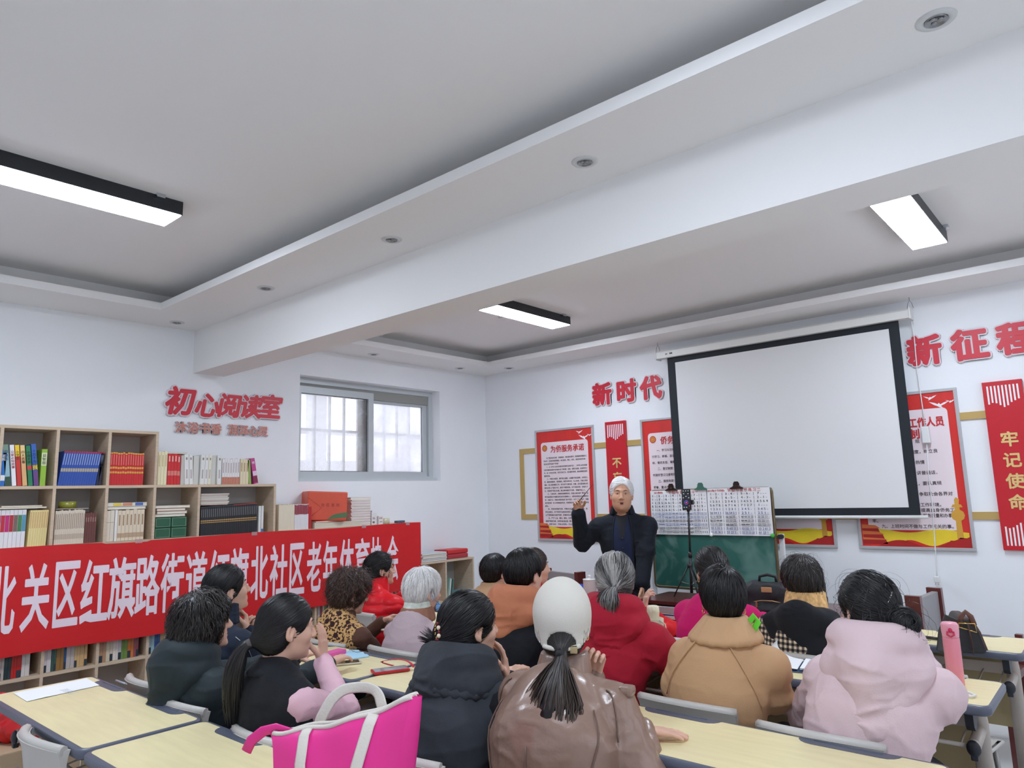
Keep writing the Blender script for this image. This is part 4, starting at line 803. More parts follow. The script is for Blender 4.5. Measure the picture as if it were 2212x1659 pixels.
def relax(V,Q,n=2):
    N=len(V); a=np.concatenate([Q[:,0],Q[:,1],Q[:,2],Q[:,3]]); b=np.concatenate([Q[:,1],Q[:,2],Q[:,3],Q[:,0]])
    for _ in range(n):
        A=np.zeros((N,3)); c=np.bincount(a,minlength=N)+np.bincount(b,minlength=N)
        for i in range(3): A[:,i]=np.bincount(a,V[b,i],N)+np.bincount(b,V[a,i],N)
        V=V*.4+.6*A/np.maximum(c,1)[:,None]
    return V
def vnormals(V,Q):
    n=np.cross(V[Q[:,2]]-V[Q[:,0]],V[Q[:,3]]-V[Q[:,1]]); N=np.zeros_like(V)
    for k in range(4):
        for i in range(3): N[:,i]+=np.bincount(Q[:,k],n[:,i],len(V))
    return N/(np.linalg.norm(N,axis=1,keepdims=True)+1e-12)
def npmesh(name,parts,m,parent,attr=None,smooth=True):
    """parts: list of (V,F) arrays with quads or tris -> one object"""
    vs=[];loops=[];ls=[];lt=[];o=0;lo=0; mi=[]
    for k,(V,F) in enumerate(parts):
        F=np.asarray(F); vs.append(V); loops.append((F+o).ravel()); n=F.shape[1]; ls.append(lo+n*np.arange(len(F))); lt.append(np.full(len(F),n)); mi.append(np.full(len(F),k)); lo+=n*len(F); o+=len(V)
    V=np.concatenate(vs); me=bpy.data.meshes.new(name); L=np.concatenate(loops).astype(np.int32); S_=np.concatenate(ls).astype(np.int32)
    me.vertices.add(len(V)); me.vertices.foreach_set('co',V.astype(np.float32).ravel()); me.loops.add(len(L)); me.loops.foreach_set('vertex_index',L); me.polygons.add(len(S_)); me.polygons.foreach_set('loop_start',S_); 
    me.update(calc_edges=True); me.polygons.foreach_set('use_smooth',np.full(len(S_),smooth))
    if attr is not None:
        a=me.attributes.new('tone','FLOAT','POINT'); a.data.foreach_set('value',np.concatenate(attr).astype(np.float32))
    ms=m if isinstance(m,(list,tuple)) else [m]
    for q in ms: me.materials.append(q)
    if len(ms)>1: me.polygons.foreach_set('material_index',np.concatenate(mi).astype(np.int32))
    me.validate(); me.update(); ob=bpy.data.objects.new(name,me); COL.objects.link(ob); ob.parent=parent; return ob
def nrm(v): v=np.array(v,float); return v/(np.linalg.norm(v)+1e-12)
A=lambda *v: np.array(v,float)
# ---------- hair material with per strand tone ----------
def hairmat(name,dark,light,rough=.38,spec=.5):
    if name in MATS: return MATS[name]
    m=mat(name,dark,rough,spec=spec); nt,b,L=nodes_of(m); a=nt.nodes.new('ShaderNodeAttribute'); a.attribute_name='tone'
    r=nt.nodes.new('ShaderNodeValToRGB'); r.color_ramp.elements[0].color=(*lin(dark),1); r.color_ramp.elements[1].color=(*lin(light),1); L(a.outputs['Fac'],r.inputs[0]); L(r.outputs[0],b.inputs['Base Color']); return m
def ribbons(P,nm,w,tone):
    """P (N,S,3) strand points, nm (N,S,3) normals, w (S,) or (N,S) widths -> verts, quads, tone"""
    N,S_,_=P.shape; t=np.gradient(P,axis=1); t/=np.linalg.norm(t,axis=2,keepdims=True)+1e-9; bn=np.cross(t,nm); bn/=np.linalg.norm(bn,axis=2,keepdims=True)+1e-9
    w=np.broadcast_to(w,(N,S_))[:,:,None]; V=np.stack([P-bn*w*.5-nm*w*.12,P+nm*w*.28,P+bn*w*.5-nm*w*.12],2).reshape(-1,3)
    base=(np.arange(N)[:,None]*S_+np.arange(S_-1)[None])*3; q=[]
    for k in (0,1): q.append(np.stack([base+k,base+k+1,base+k+4,base+k+3],-1).reshape(-1,4))
    return V,np.concatenate(q),(np.repeat(tone,S_*3) if tone.ndim==1 else np.repeat(tone.ravel(),3))
def strands(sd,Vs,N,flow,length,steps,w,lift=.003,curl=0,cfreq=3,tip=.25,rng=None,grav=.0,tonef=None,jit=.12,keep=True):
    """trace N strands over the surface of sd from random points of Vs along flow(P)->dir"""
    P=Vs[rng.integers(0,len(Vs),N)]+rng.normal(0,.002,(N,3)); out=[P];ns=[]; L=length*rng.uniform(.6,1.2,(N,1))/steps; tilt=rng.normal(0,jit,(N,3)); ph=rng.uniform(0,6.28,(N,1)); lf=lift*rng.uniform(.15,1,(N,1))
    for k in range(steps):
        g=sd.grad(P); d=flow(P)+tilt; d=d-g*(d*g).sum(1,keepdims=True); d/=np.linalg.norm(d,axis=1,keepdims=True)+1e-9
        d=d+A(0,0,-grav)
        P=P+d*L; 
        if keep: v=sd.val(P)[:,None]; P=P-sd.grad(P)*np.clip(v,-.02,.02)
        out.append(P)
    P=np.stack(out,1); n=sd.grad(P.reshape(-1,3)).reshape(P.shape)
    s=np.linspace(0,1,steps+1); prof=np.sin(np.pi*np.minimum(1,s*1.1)*.85)+.15
    P=P+n*(lf[:,None]*prof[None,:,None])
    if curl:
        t=np.gradient(P,axis=1); t/=np.linalg.norm(t,axis=2,keepdims=True)+1e-9; bn=np.cross(t,n); an=ph[:,None]+cfreq*6.28*s[None,:,None]
        P=P+(n*np.cos(an)+bn*np.sin(an))*curl*(.3+.7*s[None,:,None])+n*curl*.8
    ww=w*(1-(1-tip)*s**2)*np.ones((N,1))*rng.uniform(.7,1.2,(N,1))
    tone=(tonef(P[:,0]) if tonef else np.zeros(N))+rng.normal(0,.2,N); return ribbons(P,n,ww,np.clip(tone,0,1))
def tail(path,rad,N,w,rng,tone0=.1,wave=.0,flat=(1,1,1),tonef=None,grad=0):
    """a bundle of strands hanging along a path (list of points), radius per point"""
    path=np.array(path,float); S_=16; s=np.linspace(0,1,S_); k=np.linspace(0,1,len(path)); C=np.stack([np.interp(s,k,path[:,i]) for i in range(3)],1); R=np.interp(s,k,rad)
    for _ in range(3): C[1:-1]=(C[:-2]+2*C[1:-1]+C[2:])/4
    th=rng.uniform(0,6.28,N); rr=np.sqrt(rng.uniform(.12,1,N)); off=np.stack([np.cos(th)*rr,np.sin(th)*rr,np.zeros(N)],1)*np.array(flat)
    t=np.gradient(C,axis=0); t/=np.linalg.norm(t,axis=1,keepdims=True); ref=A(0,1,0); u=np.cross(t,ref); u/=np.linalg.norm(u,axis=1,keepdims=True)+1e-9; v=np.cross(u,t)
    O=u[None]*off[:,None,0:1]+v[None]*off[:,None,1:2]; O=O*R[None,:,None]
    ends=rng.uniform(.8,1.04,(N,1)); ss=np.clip(s[None]*ends,0,1); P=np.stack([np.interp(ss.ravel(),s,C[:,i]).reshape(ss.shape) for i in range(3)],2)+O
    ph=rng.uniform(0,6.28,(N,1,1)); P=P+wave*np.sin(ph+s[None,:,None]*9)*u[None]*s[None,:,None]
    n=O/(np.linalg.norm(O,axis=2,keepdims=True)+1e-9); ww=w*(1-.7*s**3)*np.ones((N,1))
    tn=(tone0 if tonef is None else tonef(N))+rng.normal(0,.13,N); return ribbons(P,n,ww,np.clip(tn[:,None]+grad*s[None]**1.5,0,1))
# ================= people =================
def wpt(px,py,Y):
    """the point on the plane y=Y of the room seen at a photo pixel (used to measure where hands and heads are)"""
    d=CF*FPX+CR*(px-1106)-CU*(py-829.5); t=Y/d.y; return A(d.x*t,d.y*t,HC+d.z*t)
def wpz(px,py,z):
    d=CF*FPX+CR*(px-1106)-CU*(py-829.5); t=(z-HC)/d.z; return A(d.x*t,d.y*t,z)
def Rm(yaw=0,pitch=0,roll=0):
    return np.array(Matrix.Rotation(math.radians(yaw),3,'Z')@Matrix.Rotation(math.radians(pitch),3,'X')@Matrix.Rotation(math.radians(roll),3,'Y'))
m_skin=mat('skin',(216,172,150),.5,var=.04,vscale=18,spec=.35); m_skin2=mat('skin_tanned',(198,150,122),.5,var=.05,vscale=18,spec=.35)
m_eye=mat('eye_white',(226,220,214),.2); m_iris=mat('eye_iris',(40,28,24),.15); m_lip=mat('lips',(176,104,98),.45); m_brow=mat('brow_dark',(48,38,36),.7)
m_shoe=mat('shoe_black',(34,34,36),.5)
_HC={}
def head_base(fem=True,full=1.0):
    key=(fem,)
    if key in _HC: return _HC[key]
    s=SDF((-.1,-.125,-.27),(.1,.13,.135),.0036)
    s.ell((0,-.015,.03),(.075,.094,.086),.02).ell((0,.024,-.03),(.061,.066,.086),.03).ell((0,.03,-.075),(.046,.05,.04),.025).ell((0,.074,-.098),(.017,.016,.015),.015)
    if not fem: s.ell((0,.022,-.04),(.066,.066,.082),.03).ell((0,.024,-.08),(.056,.054,.038),.025)
    for x in (-1,1):
        s.ell((x*.04,.052,-.028),(.024,.028,.024),.02); s.cone((x*.008,.083,.024),(x*.04,.072,.022),.009,.008,.012)
        s.ell((x*.031,.094,.006),(.015,.012,.011),.012,'s'); s.ell((x*.031,.071,.004),(.0125,.0125,.0125),.004)
        s.cone((x*.017,.087,.0105),(x*.043,.079,.009),.0035,.003,.004)
        s.ell((x*.011,.096,-.034),(.0085,.01,.007),.006)
        R=np.array(Matrix.Rotation(x*.35,3,'Z')@Matrix.Rotation(-.2,3,'X')); c=A(x*.076,-.012,-.008)
        s.ell(c,(.008,.019,.031),.006,R=R); s.ell(c+A(x*.006,.004,.004),(.006,.009,.016),.006,'s',R=R); s.ell(c+A(0,.004,-.026),(.006,.008,.009),.006)
    s.cone((0,.084,.014),(0,.106,-.028),.0075,.0105,.012)
    s.cone((-.017,.08,-.058),(.017,.08,-.058),.007,.007,.008); s.cone((-.014,.08,-.068),(.014,.08,-.068),.0075,.0075,.008); s.cone((-.022,.088,-.063),(.022,.088,-.063),.0022,.0022,.004,'s')
    r=.046 if fem else .054
    s.cone((0,-.028,-.06),(0,-.048,-.2),r,r+.004,.03); s.cone((0,-.05,-.2),(0,-.05,-.3),r+.006,r+.02,.02)
    V,Q=s.mesh(); V=relax(V,Q,1); _HC[key]=(V,Q); return V,Q
def hand_mesh(side,wr,fwd,nor,curl=(.2,.3,.35,.4),thumb=.5,spread=.06,sc=.95):
    f=nrm(fwd); n=nrm(nor); n=nrm(n-f*(n@f)); x=np.cross(n,f)*(1 if side=='R' else -1)
    s=SDF((-.075,-.05,-.1),(.085,.19,.06),.0026)
    s.cone((0,-.045,0),(0,.01,0),.025,.024,.01,fl=((0,0,1),.72)); 
    for bx in (.026,.009,-.009,-.026): s.cone((bx*.6,.012,-.001),(bx,.078,0),.0135,.0105,.012)
    s.cone((.022,.02,-.008),(.03,.045,-.012),.014,.012,.012)
    Ls=(.07,.079,.073,.056); Rs=(.0082,.0086,.0082,.0072)
    for k,bx in enumerate((.0285,.0095,-.0095,-.027)):
        p=A(bx,.08,0); a=curl[k]*.7; sp=(1.5-k)*spread
        for j,fr in enumerate((.45,.31,.24)):
            d=A(math.sin(sp)*math.cos(a),math.cos(sp)*math.cos(a),-math.sin(a)); q=p+d*Ls[k]*fr; s.cone(p,q,Rs[k]*(1-.08*j),Rs[k]*(1-.08*(j+1)),.004); p=q; a+=curl[k]
    p=A(.03,.03,-.008); a=.75
    for L_,r0,r1,da in ((.035,.0125,.0105,0),(.03,.0105,.0095,-thumb*.5),(.024,.0095,.0075,-thumb*.5)):
        a2=a+da; d=A(math.sin(a2)*.95,math.cos(a2)*.9,-.3-.25*thumb); d=nrm(d); q=p+d*L_; s.cone(p,q,r0,r1,.006); p=q; a=a2
    V,Q=s.mesh(); V=relax(V,Q,1)*sc; M=np.stack([x,f,n],0); V=V@M+np.array(wr)
    if side=='L': Q=Q[:,::-1]
    return V,Q
def ik(S_,W_,pole,l1=.285,l2=.25):
    S_=np.array(S_);W_=np.array(W_); d=W_-S_; L=np.linalg.norm(d)
    if L>(l1+l2)*.985: W_=S_+d/L*(l1+l2)*.985; d=W_-S_; L=np.linalg.norm(d)
    L=max(L,abs(l1-l2)+.02); a=(l1*l1-l2*l2+L*L)/(2*L); h=math.sqrt(max(l1*l1-a*a,1e-6)); u=d/np.linalg.norm(d); p=np.array(pole,float); p=nrm(p-u*(p@u)); return S_+u*a+p*h,W_
def folds(V,Q,foci,amp=.0045,freq=16,seed=0,base=.35):
    N=vnormals(V,Q); w=np.full(len(V),base)
    for c,r,g in foci: w+=g*np.exp(-((V-np.array(c))**2).sum(1)/r**2)
    wp=V+.03*np.stack([vnoise(V*7+k*11,seed+k) for k in range(3)],1)
    w=np.clip(w,0,2.4); a=1-np.abs(vnoise(wp*A(freq*.55,freq*.55,freq*1.4),seed)); b_=1-np.abs(vnoise(wp*A(freq*1.3,freq*1.0,freq*.6)+7,seed+5)); c_=1-np.abs(vnoise(wp*freq*2.2,seed+8))
    n=1.7*a**4+1.0*b_**5*(w>.0)+.35*c_**2-1.0; return V+N*(amp*w*n)[:,None]
def arc(c,rx,ry,a0,a1,n=9,dz=0,tilt=0):
    """points of a horizontal arc about c; angle 0 is straight back"""
    out=[]
    for k in range(n):
        a=math.radians(a0+(a1-a0)*k/(n-1)); out.append(A(c[0]+rx*math.sin(a),c[1]-ry*math.cos(a),c[2]+dz-tilt*math.cos(a)))
    return out
class Ctx: pass
SEED=[0]
def person(label,seat,headw,hd=(0,0,0),yaw=0,sw=.18,bulk=0,R=None,L=None,torso=None,sleeve=None,pants=None,slv=(.062,.052,.051,.038),hands=None,skin=None,fem=True,hair=None,extra=None,stand=False,hem=None,foldamp=.0045,slouch=.035,tname='jacket',sname='sleeves',group='seated class',hs=1.0,seed=None,face=True,shrug=0,chest=1.0,arms=None,puff=False,sleeve_len=.965,age=0,mouth=0):
    SEED[0]+=1; bulk-=.004; seed=seed or SEED[0]; rng=np.random.default_rng(seed+100); skin=skin or m_skin
    e=empty('person',(seat[0],seat[1],0),math.radians(yaw),label,'person',group)
    Rz=Rm(-yaw); loc=lambda p: Rz@(np.array(p,float)-A(seat[0],seat[1],0)); locd=lambda d: Rz@np.array(d,float)
    Hc=loc(headw); Rh=Rm(*hd); c=Ctx(); c.e=e; c.Hc=Hc; c.Rh=Rh; c.rng=rng; c.loc=loc; c.locd=locd; c.seed=seed
    toL=lambda P: (P*hs)@Rh.T+Hc; c.toL=toL
    C7=(A(0,-.055,-.112)*hs)@Rh.T+Hc; C7=A(Hc[0]+(C7[0]-Hc[0])*.6,C7[1]+.0,C7[2]); c.N=C7
    z0=.92 if stand else .535; P0=A(0,-.02,z0); v=C7-P0
    bend=lambda t,o: P0+v*t+A(0,-o,0)
    sp=[P0,bend(.28,slouch*.7),bend(.52,slouch),bend(.73,slouch*.7)]
    rad=[.165,.15,.158*chest,.128]
    S={k:C7+A(x*sw,.018,-.13+shrug) for k,x in (('R',1),('L',-1))}; c.S=S
    E={};Wt={}; dflt={'R':(A(.13,.42,.80),A(.6,-.3,-.6)),'L':(A(-.13,.42,.80),A(-.6,-.3,-.6))}
    for k,spec in (('R',R),('L',L)):
        if spec is None: w_,pole=dflt[k]; 
        else: w_,pole=loc(spec[0]),locd(spec[1])
        if spec is not None and len(spec)>2: E[k]=loc(spec[2]); Wt[k]=np.array(w_,float)
        else: E[k],Wt[k]=ik(S[k],w_,pole)
    c.E=E;c.W=Wt; fl=((0,1,0),.66)
    lo=np.min([sp[0],C7,E['L'],E['R'],Wt['L'],Wt['R']],0)-.24; hi=np.max([sp[0],C7,E['L'],E['R'],Wt['L'],Wt['R']],0)+.24
    if hem is not None: lo[2]=min(lo[2],hem-.03)
    vest=sleeve is not None
    def torso_sdf(b,h,sleeves,tors=True):
        s=SDF(lo,hi,h)
        if tors:
            s.path(sp,[r+b for r in rad],.05,fl=fl)
            if hem is not None: s.cone(P0,(P0[0],P0[1],hem),rad[0]+b,rad[0]+b+.015,.04,fl=((0,1,0),.72))
            s.cone(sp[3],C7+A(0,.012,-.06),.09+b*.5,.052+b*.4,.04)
            for k,x in (('R',1),('L',-1)): s.cone(C7+A(x*.03,.0,-.062),S[k] if sleeves else S[k]+(C7-S[k])*A(.22,0,.1),.046+b*.4,.054+b,.03)
            for k,x in (('R',1),('L',-1)): s.cone(S[k]+A(-x*.03,0,-.02),sp[2]+A(x*.085,0,-.03),.06+b*.6,.075+b*.5,.05,fl=((0,1,0),.9))
        if sleeves:
            for k in 'RL':
                if arms and k not in arms: continue
                we=E[k]+(Wt[k]-E[k])*sleeve_len
                s.cone(S[k],E[k],slv[0]+b,slv[1]+b,.035).cone(E[k],we,slv[2]+b,slv[3]+b*.8,.03)
                if k in 'RL': s.ell(E[k],(.053+b,)*3,.02)
        elif tors:
            pass
        if not stand: s.cut((0,0,-1),-.438)
        elif hem is not None: s.cut((0,0,-1),-hem)
        return s
    c.torso_sdf=torso_sdf; c.sp=sp; c.rad=rad
    # body: one skin mesh (torso, limbs, head, hands)
    s=SDF(np.minimum(lo,A(-.3,-.2,-.02)),np.maximum(hi,A(.3,.75,1)),.016)
    s.path(sp,[r*.86 for r in rad],.05,fl=fl).cone(sp[3],C7+A(0,.012,-.02),.07,.05,.04)
    for k,x in (('R',1),('L',-1)):
        s.cone(C7+A(x*.03,0,-.05),S[k],.04,.048,.04).cone(S[k],E[k],.046,.038,.03).cone(E[k],Wt[k],.037,.026,.02)
    if stand:
        kn={k:A(x*.1,.03,.50) for k,x in (('R',1),('L',-1))}; an={k:A(x*.11,-.02,.09) for k,x in (('R',1),('L',-1))}; hp={k:A(x*.09,-.01,.88) for k,x in (('R',1),('L',-1))}
    else:
        kn={k:A(x*.11,.41,.50) for k,x in (('R',1),('L',-1))}; an={k:A(x*.11,.36,.09) for k,x in (('R',1),('L',-1))}; hp={k:A(x*.09,.03,.53) for k,x in (('R',1),('L',-1))}
    for k in 'RL': s.cone(hp[k],kn[k],.07,.052,.03).cone(kn[k],an[k],.05,.036,.02).cone(an[k]+A(0,-.01,-.03),an[k]+A(0,.13,-.05),.035,.03,.02)
    if not stand: s.cut((0,0,-1),-.444) if False else None
    V,Q=s.mesh(); V[:,2]=np.maximum(V[:,2],.02); parts=[(relax(V,Q,1),Q)]
    hv,hq=head_base(fem); parts.append((toL(hv),hq))
    hands=hands or {}
    for k in 'RL':
        hp_=hands.get(k,{}); f=locd(hp_['f']) if 'f' in hp_ else nrm(Wt[k]-E[k]); n_=locd(hp_['n']) if 'n' in hp_ else A(0,-.2,1); kw={q:hp_[q] for q in hp_ if q not in 'fn'}
        parts.append(hand_mesh(k,Wt[k],f,n_,**kw))
    npmesh('body',parts,[skin]*1,e)
    # trousers and shoes
    pm=pants or mat('trousers_dark',(40,42,48),.7,bump=.15,bscale=60)
    s=SDF(A(-.3,-.22,.02),A(.3,.62,.66) if not stand else A(.3,.3,1.0),.013)
    for k in 'RL': s.cone(hp[k],kn[k],.083,.066,.03).cone(kn[k],an[k]+A(0,0,.02),.064,.052,.03)
    s.ell(A(0,-.02,hp['R'][2]+.02),(.165,.115,.10),.04); s.cut((0,0,-1),-.1)
    if not stand:
        G=np.meshgrid(*s.ax,indexing='ij'); m=G[1]<.2; s.f=np.where(m,np.maximum(s.f,(.4385-G[2]).astype(np.float32)),s.f)
    V,Q=s.mesh(); V=folds(relax(V,Q,2),Q,[(kn['R'],.1,1),(kn['L'],.1,1)],.003,14,seed); npmesh('trousers',[(V,Q)],pm,e)
    for k in 'RL':
        s=SDF(an[k]+A(-.07,-.09,-.1),an[k]+A(.07,.22,.08),.008); s.cone(an[k]+A(0,-.03,-.045),an[k]+A(0,.14,-.055),.043,.036,.02,fl=None).cone(an[k]+A(0,-.02,0),an[k]+A(0,-.01,-.05),.042,.042,.02); s.cut((0,0,-1),-.003)
        V,Q=s.mesh(); npmesh('shoe',[(relax(V,Q,1),Q)],m_shoe,e)
    # garments
    tm=torso; sm=sleeve or torso
    foci=[(E['R'],.1,1.3),(E['L'],.1,1.3),(S['R']+A(0,0,-.06),.09,.8),(S['L']+A(0,0,-.06),.09,.8),(sp[1],.16,.5)]
    if sm is tm and sleeve is None:
        V,Q=torso_sdf(bulk,.0085,True).mesh(); V=relax(V,Q,2)
        if puff: Nn=vnormals(V,Q); V=V+Nn*(.011*np.abs(np.sin((V[:,2]+.25*np.abs(V[:,0])+.3*np.abs(V[:,1]))*PI/.062))**.6-.006)[:,None]
        V=folds(V,Q,foci,foldamp,16,seed); c.garment=npmesh(tname,[(V,Q)],tm,e)
    else:
        V,Q=torso_sdf(bulk+.008,.0085,False).mesh(); V=folds(relax(V,Q,2),Q,foci[2:],foldamp,15,seed); c.garment=npmesh(tname,[(V,Q)],tm,e)
        V,Q=torso_sdf(bulk-.002,.0085,True,False).mesh(); V=folds(relax(V,Q,2),Q,foci,foldamp,18,seed+3); npmesh(sname,[(V,Q)],sm,e)
    # face details
    if face:
        for x in (-1,1):
            b=MB(); b.ball((x*.031,.0725,.004),(.0122,.0122,.0122),12,10); o=b.build('eye',m_eye,e); xf(o,c,hs)
            b=MB(); b.ball((x*.031,.0826,.0032),(.0052,.0026,.0052),10,8); o2=b.build('iris',m_iris,o)
            b=MB(); b.tube([(x*.014,.0915,.0235),(x*.03,.0875,.029),(x*.047,.074,.0245)],[.0022,.0032,.0015],6); o=b.build('eyebrow',m_brow if age<2 else mat('brow_grey',(84,74,68),.7),e); xf(o,c,hs)
            b=MB(); b.tube([(x*.0185,.0835,.0065),(x*.03,.0862,.0112),(x*.043,.079,.0055)],[.0012,.0016,.001],5); o=b.build('eyelid',m_brow,e); xf(o,c,hs)
        b=MB(); q=0 if fem else .006; b.ball((0,.0865+q,-.0575),(.0175,.0046,.0042),12,8); b.ball((0,.0862+q,-.0685-mouth*.5),(.0145,.005,.0048),12,8); o=b.build('lips',m_lip,e); xf(o,c,hs)
        if mouth:
            b=MB(); b.ball((0,.0895+q,-.063-mouth*.25),(.013,.004,.0035+mouth*.3),12,8); o=b.build('mouth_opening',mat('mouth_dark',(70,30,30),.6),e); xf(o,c,hs)
    if hair: hair(c,hs)
    if extra: extra(c)
    return e
def xf(o,c,hs=1.0):
    M=Matrix([list(c.Rh[i]*hs)+[c.Hc[i]] for i in range(3)]+[[0,0,0,1]]); o.matrix_local=M; return o
# ---------- hair styles ----------
def shell(r=(.086,.106,.098),nape=-.08,facecut=((0,.098,-.05),(.079,.078,.108)),ears=True,c=(0,-.012,.03),low=(.071,.055,.07),fringe=0,h=.005,more=None,k=.012):
    s=SDF((-.17,-.22,-.22),(.17,.16,.2),h); s.ell(c,r,.02)
    if low: s.ell((0,-.05,nape+.055),low,.03)
    if more: more(s)
    s.ell(*facecut,k,'s')
    if ears:
        for x in (-1,1): s.ell((x*.086,.004,-.022),(.022,.03,.04),.008,'s')
    return s
def mkhair(c,hs,s,mat_,sets,shell_tone=.05,extra_parts=(),name='hair',noise=.002,nf=30):
    c.hsd=s; V,Q=s.mesh(); V=relax(V,Q,1); N=vnormals(V,Q); V2=V+N*(noise*vnoise(V*nf,c.seed))[:,None]
    rd=V-A(0,-.015,.015); rd/=np.linalg.norm(rd,axis=1,keepdims=True); Vg=V[(N*rd).sum(1)>.45]
    parts=[(c.toL(V2),Q)]; at=[np.full(len(V),shell_tone)]
    for fn in sets:
        P,q,t=fn(s,Vg,c.rng); parts.append((c.toL(P),q)); at.append(t)
    for P,q,t in extra_parts: parts.append((P,q)); at.append(t)
    return npmesh(name,parts,mat_,c.e,attr=at)
HB=lambda: hairmat('hair_black',(13,13,16),(52,47,46),.4,.4); HBR=lambda: hairmat('hair_black_brown',(20,17,17),(84,66,56))
def crown_flow(cr=(0.01,-.035,.125),fwd=0.0,down=.5):
    cr=A(*cr)
    def f(P): d=P-cr; d=d/(np.linalg.norm(d,axis=1,keepdims=True)+1e-6); d[:,2]-=down; d[:,1]+=fwd; return d
    return f
def short_hair(m=None,length=.07,r=(.086,.106,.098),nape=-.05,curl=0,N=1500,w=.0032,lift=.006,tonef=None,cr=(0.01,-.035,.125),down=.45,ears=True,more=None,low=(.071,.055,.07),facecut=((0,.098,-.05),(.079,.078,.108)),noise=.003,cfreq=3,tip=.25,fly=.0,nf=30):
    def f(c,hs):
        def mm(q):
            if more: more(q)
        s=shell(r,nape,facecut,ears,low=low,more=mm)
        if ears:
            for x in (-1,1): s.ell((x*.098,-.025,-.092),(.052,.055,.058),.02,'s')
        sets=[lambda s,V,g: strands(s,V,N,crown_flow(cr,0,down),length,7,w,lift,curl,cfreq,tip,g,tonef=tonef)]
        if fly: sets.append(lambda s,V,g: strands(s,V,int(N*fly),crown_flow(cr,0,down),length*1.1,7,w*.6,lift*3,curl*1.3,cfreq,.1,g,tonef=tonef,jit=.35,keep=False))
        mkhair(c,hs,s,m or HB(),sets,noise=noise,nf=nf)
    return f
def tie_flow(G):
    G=A(*G)
    def f(P): d=G-P; return d/(np.linalg.norm(d,axis=1,keepdims=True)+1e-6)
    return f
def tied_hair(m=None,G=(0,-.118,-.025),path=None,rad=None,N=1500,tN=420,w=.0032,tonef=None,more=None,r=(.083,.103,.095),wave=.004,tw=.0045,ttone=.12,tie=True,tail_tone=None,flat=(1,.6,1),tie_mat=None,grad=0,extra_sets=(),nape=-.085,lift=.003):
    def f(c,hs):
        def mm(q):
            if more: more(q)
            if path is not None: q.cone((G[0]*.5,-.075,G[2]+.02),G,.055,.016,.035)
        s=shell(r,nape,ears=True,more=mm)
        sets=[lambda s,V,g: strands(s,V,N,tie_flow(G),.11,8,w,lift,0,3,.6,g,tonef=tonef,jit=.05)]+list(extra_sets); ex=[]
        g0=c.toL(A(*G)[None])[0]; c.G=g0
        if path is not None:
            pts=[g0+A(*p) for p in path]; P,q,t=tail(pts,rad,tN,tw,c.rng,ttone,wave,flat,tail_tone,grad); ex.append((P,q,t))
            core=MB(); core.tube([tuple(pts[0]+(pts[1]-pts[0])*.0)]+[tuple(p) for p in pts[1:-2]]+[tuple(pts[-3]+(pts[-2]-pts[-3])*.6)],[x*.5 for x in rad[:-2]]+[rad[-3]*.15],10); Vc=np.array(core.v); qc=np.array([f_ for f_ in core.f if len(f_)==4]); ex.append((Vc,qc,np.zeros(len(Vc))))
        mkhair(c,hs,s,m or HB(),sets,extra_parts=ex)
        if tie:
            b=MB(); d=nrm(A(*path[1])-A(*path[0])) if path is not None else A(0,-1,0); b.lathe([(.011,-.012),(.017,-.009),(.018,0),(.017,.009),(.011,.012)],16); o=b.build('hair_tie',tie_mat or mat('hair_tie_black',(24,24,26),.7),c.e)
            o.matrix_local=Matrix.Translation(Vector(g0+d*.012))@Vector(d).to_track_quat('Z','Y').to_matrix().to_4x4()
    return f
# ---------- clothing accessories ----------
def hood(c,m,drop=.2,wd=.15,r=.034,up=.02,back=.085,name='hood',amp=.004,thick=.05,sag=0,pt=0):
    N=c.N+A(0,0,-.012); s=SDF(N-A(.3,.3,.42),N+A(.3,.22,.2),.0065)
    pts=arc(N,.092,back-.004,-125,125,11,up+.02,-.012); s.path(pts,[r*.7]+[r*.9]*9+[r*.7],.03); pts=arc(N,.105,back+.008,-120,120,11,up,-.012); s.path(pts,[r*.75]+[r]*9+[r*.75],.03)
    pts=arc(N+A(0,.01,-.05),.125,back+.025,-100,100,9,-.0,.0); s.path(pts,[r*1.1]*9,.04)
    bk=N+A(0,-back-.058,-drop); s.cone(N+A(-wd*.8,-.06,-.06),bk+A(-.02-pt,0,0),.034,.026,.03,fl=((0,1,0),.9)).cone(N+A(wd*.8,-.06,-.06),bk+A(.02+pt,0,0),.034,.026,.03,fl=((0,1,0),.9))
    s.cone(N+A(0,-back-.02,-.03),bk+A(0,.012,.02),.085,.04,.04,fl=((0,1,0),thick/.09)); s.cone(bk+A(-pt,0,0),bk+A(pt,0,0),.04,.04,.03,fl=((0,1,0),.7)) if pt else None
    s.ell(N+A(0,.03,.06),(.068,.082,.11),.006,'s')
    V,Q=s.mesh(); V=folds(relax(V,Q,1),Q,[(bk+A(0,0,.07),.1,1.0)],amp*1.2,14,c.seed+9); return npmesh(name,[(V,Q)],m,c.e)
def collar(c,m,h=.05,r=.068,th=.009,a=150,flare=.012,name='collar',z=-.035,dy=.012,lay=1.0,rows=5):
    N=c.N+A(0,dy,z); s=SDF(N-A(.19,.2,.1),N+A(.19,.18,.2),.0055)
    for k in range(rows):
        f=k/(rows-1); pts=arc(N+A(0,.012*f,h*f),r+flare*(1-f),r*lay+flare*(1-f),-a,a,15); s.path(pts,[th]*15,.012)
    V,Q=s.mesh(); V=relax(V,Q,1); return npmesh(name,[(V,Q)],m,c.e)
def onhair(c,p,off=.004):
    P=np.array([p],float)
    for _ in range(30): P=P-c.hsd.grad(P)*np.clip(c.hsd.val(P),-.02,.02)[:,None]
    return (P+c.hsd.grad(P)*off)[0]
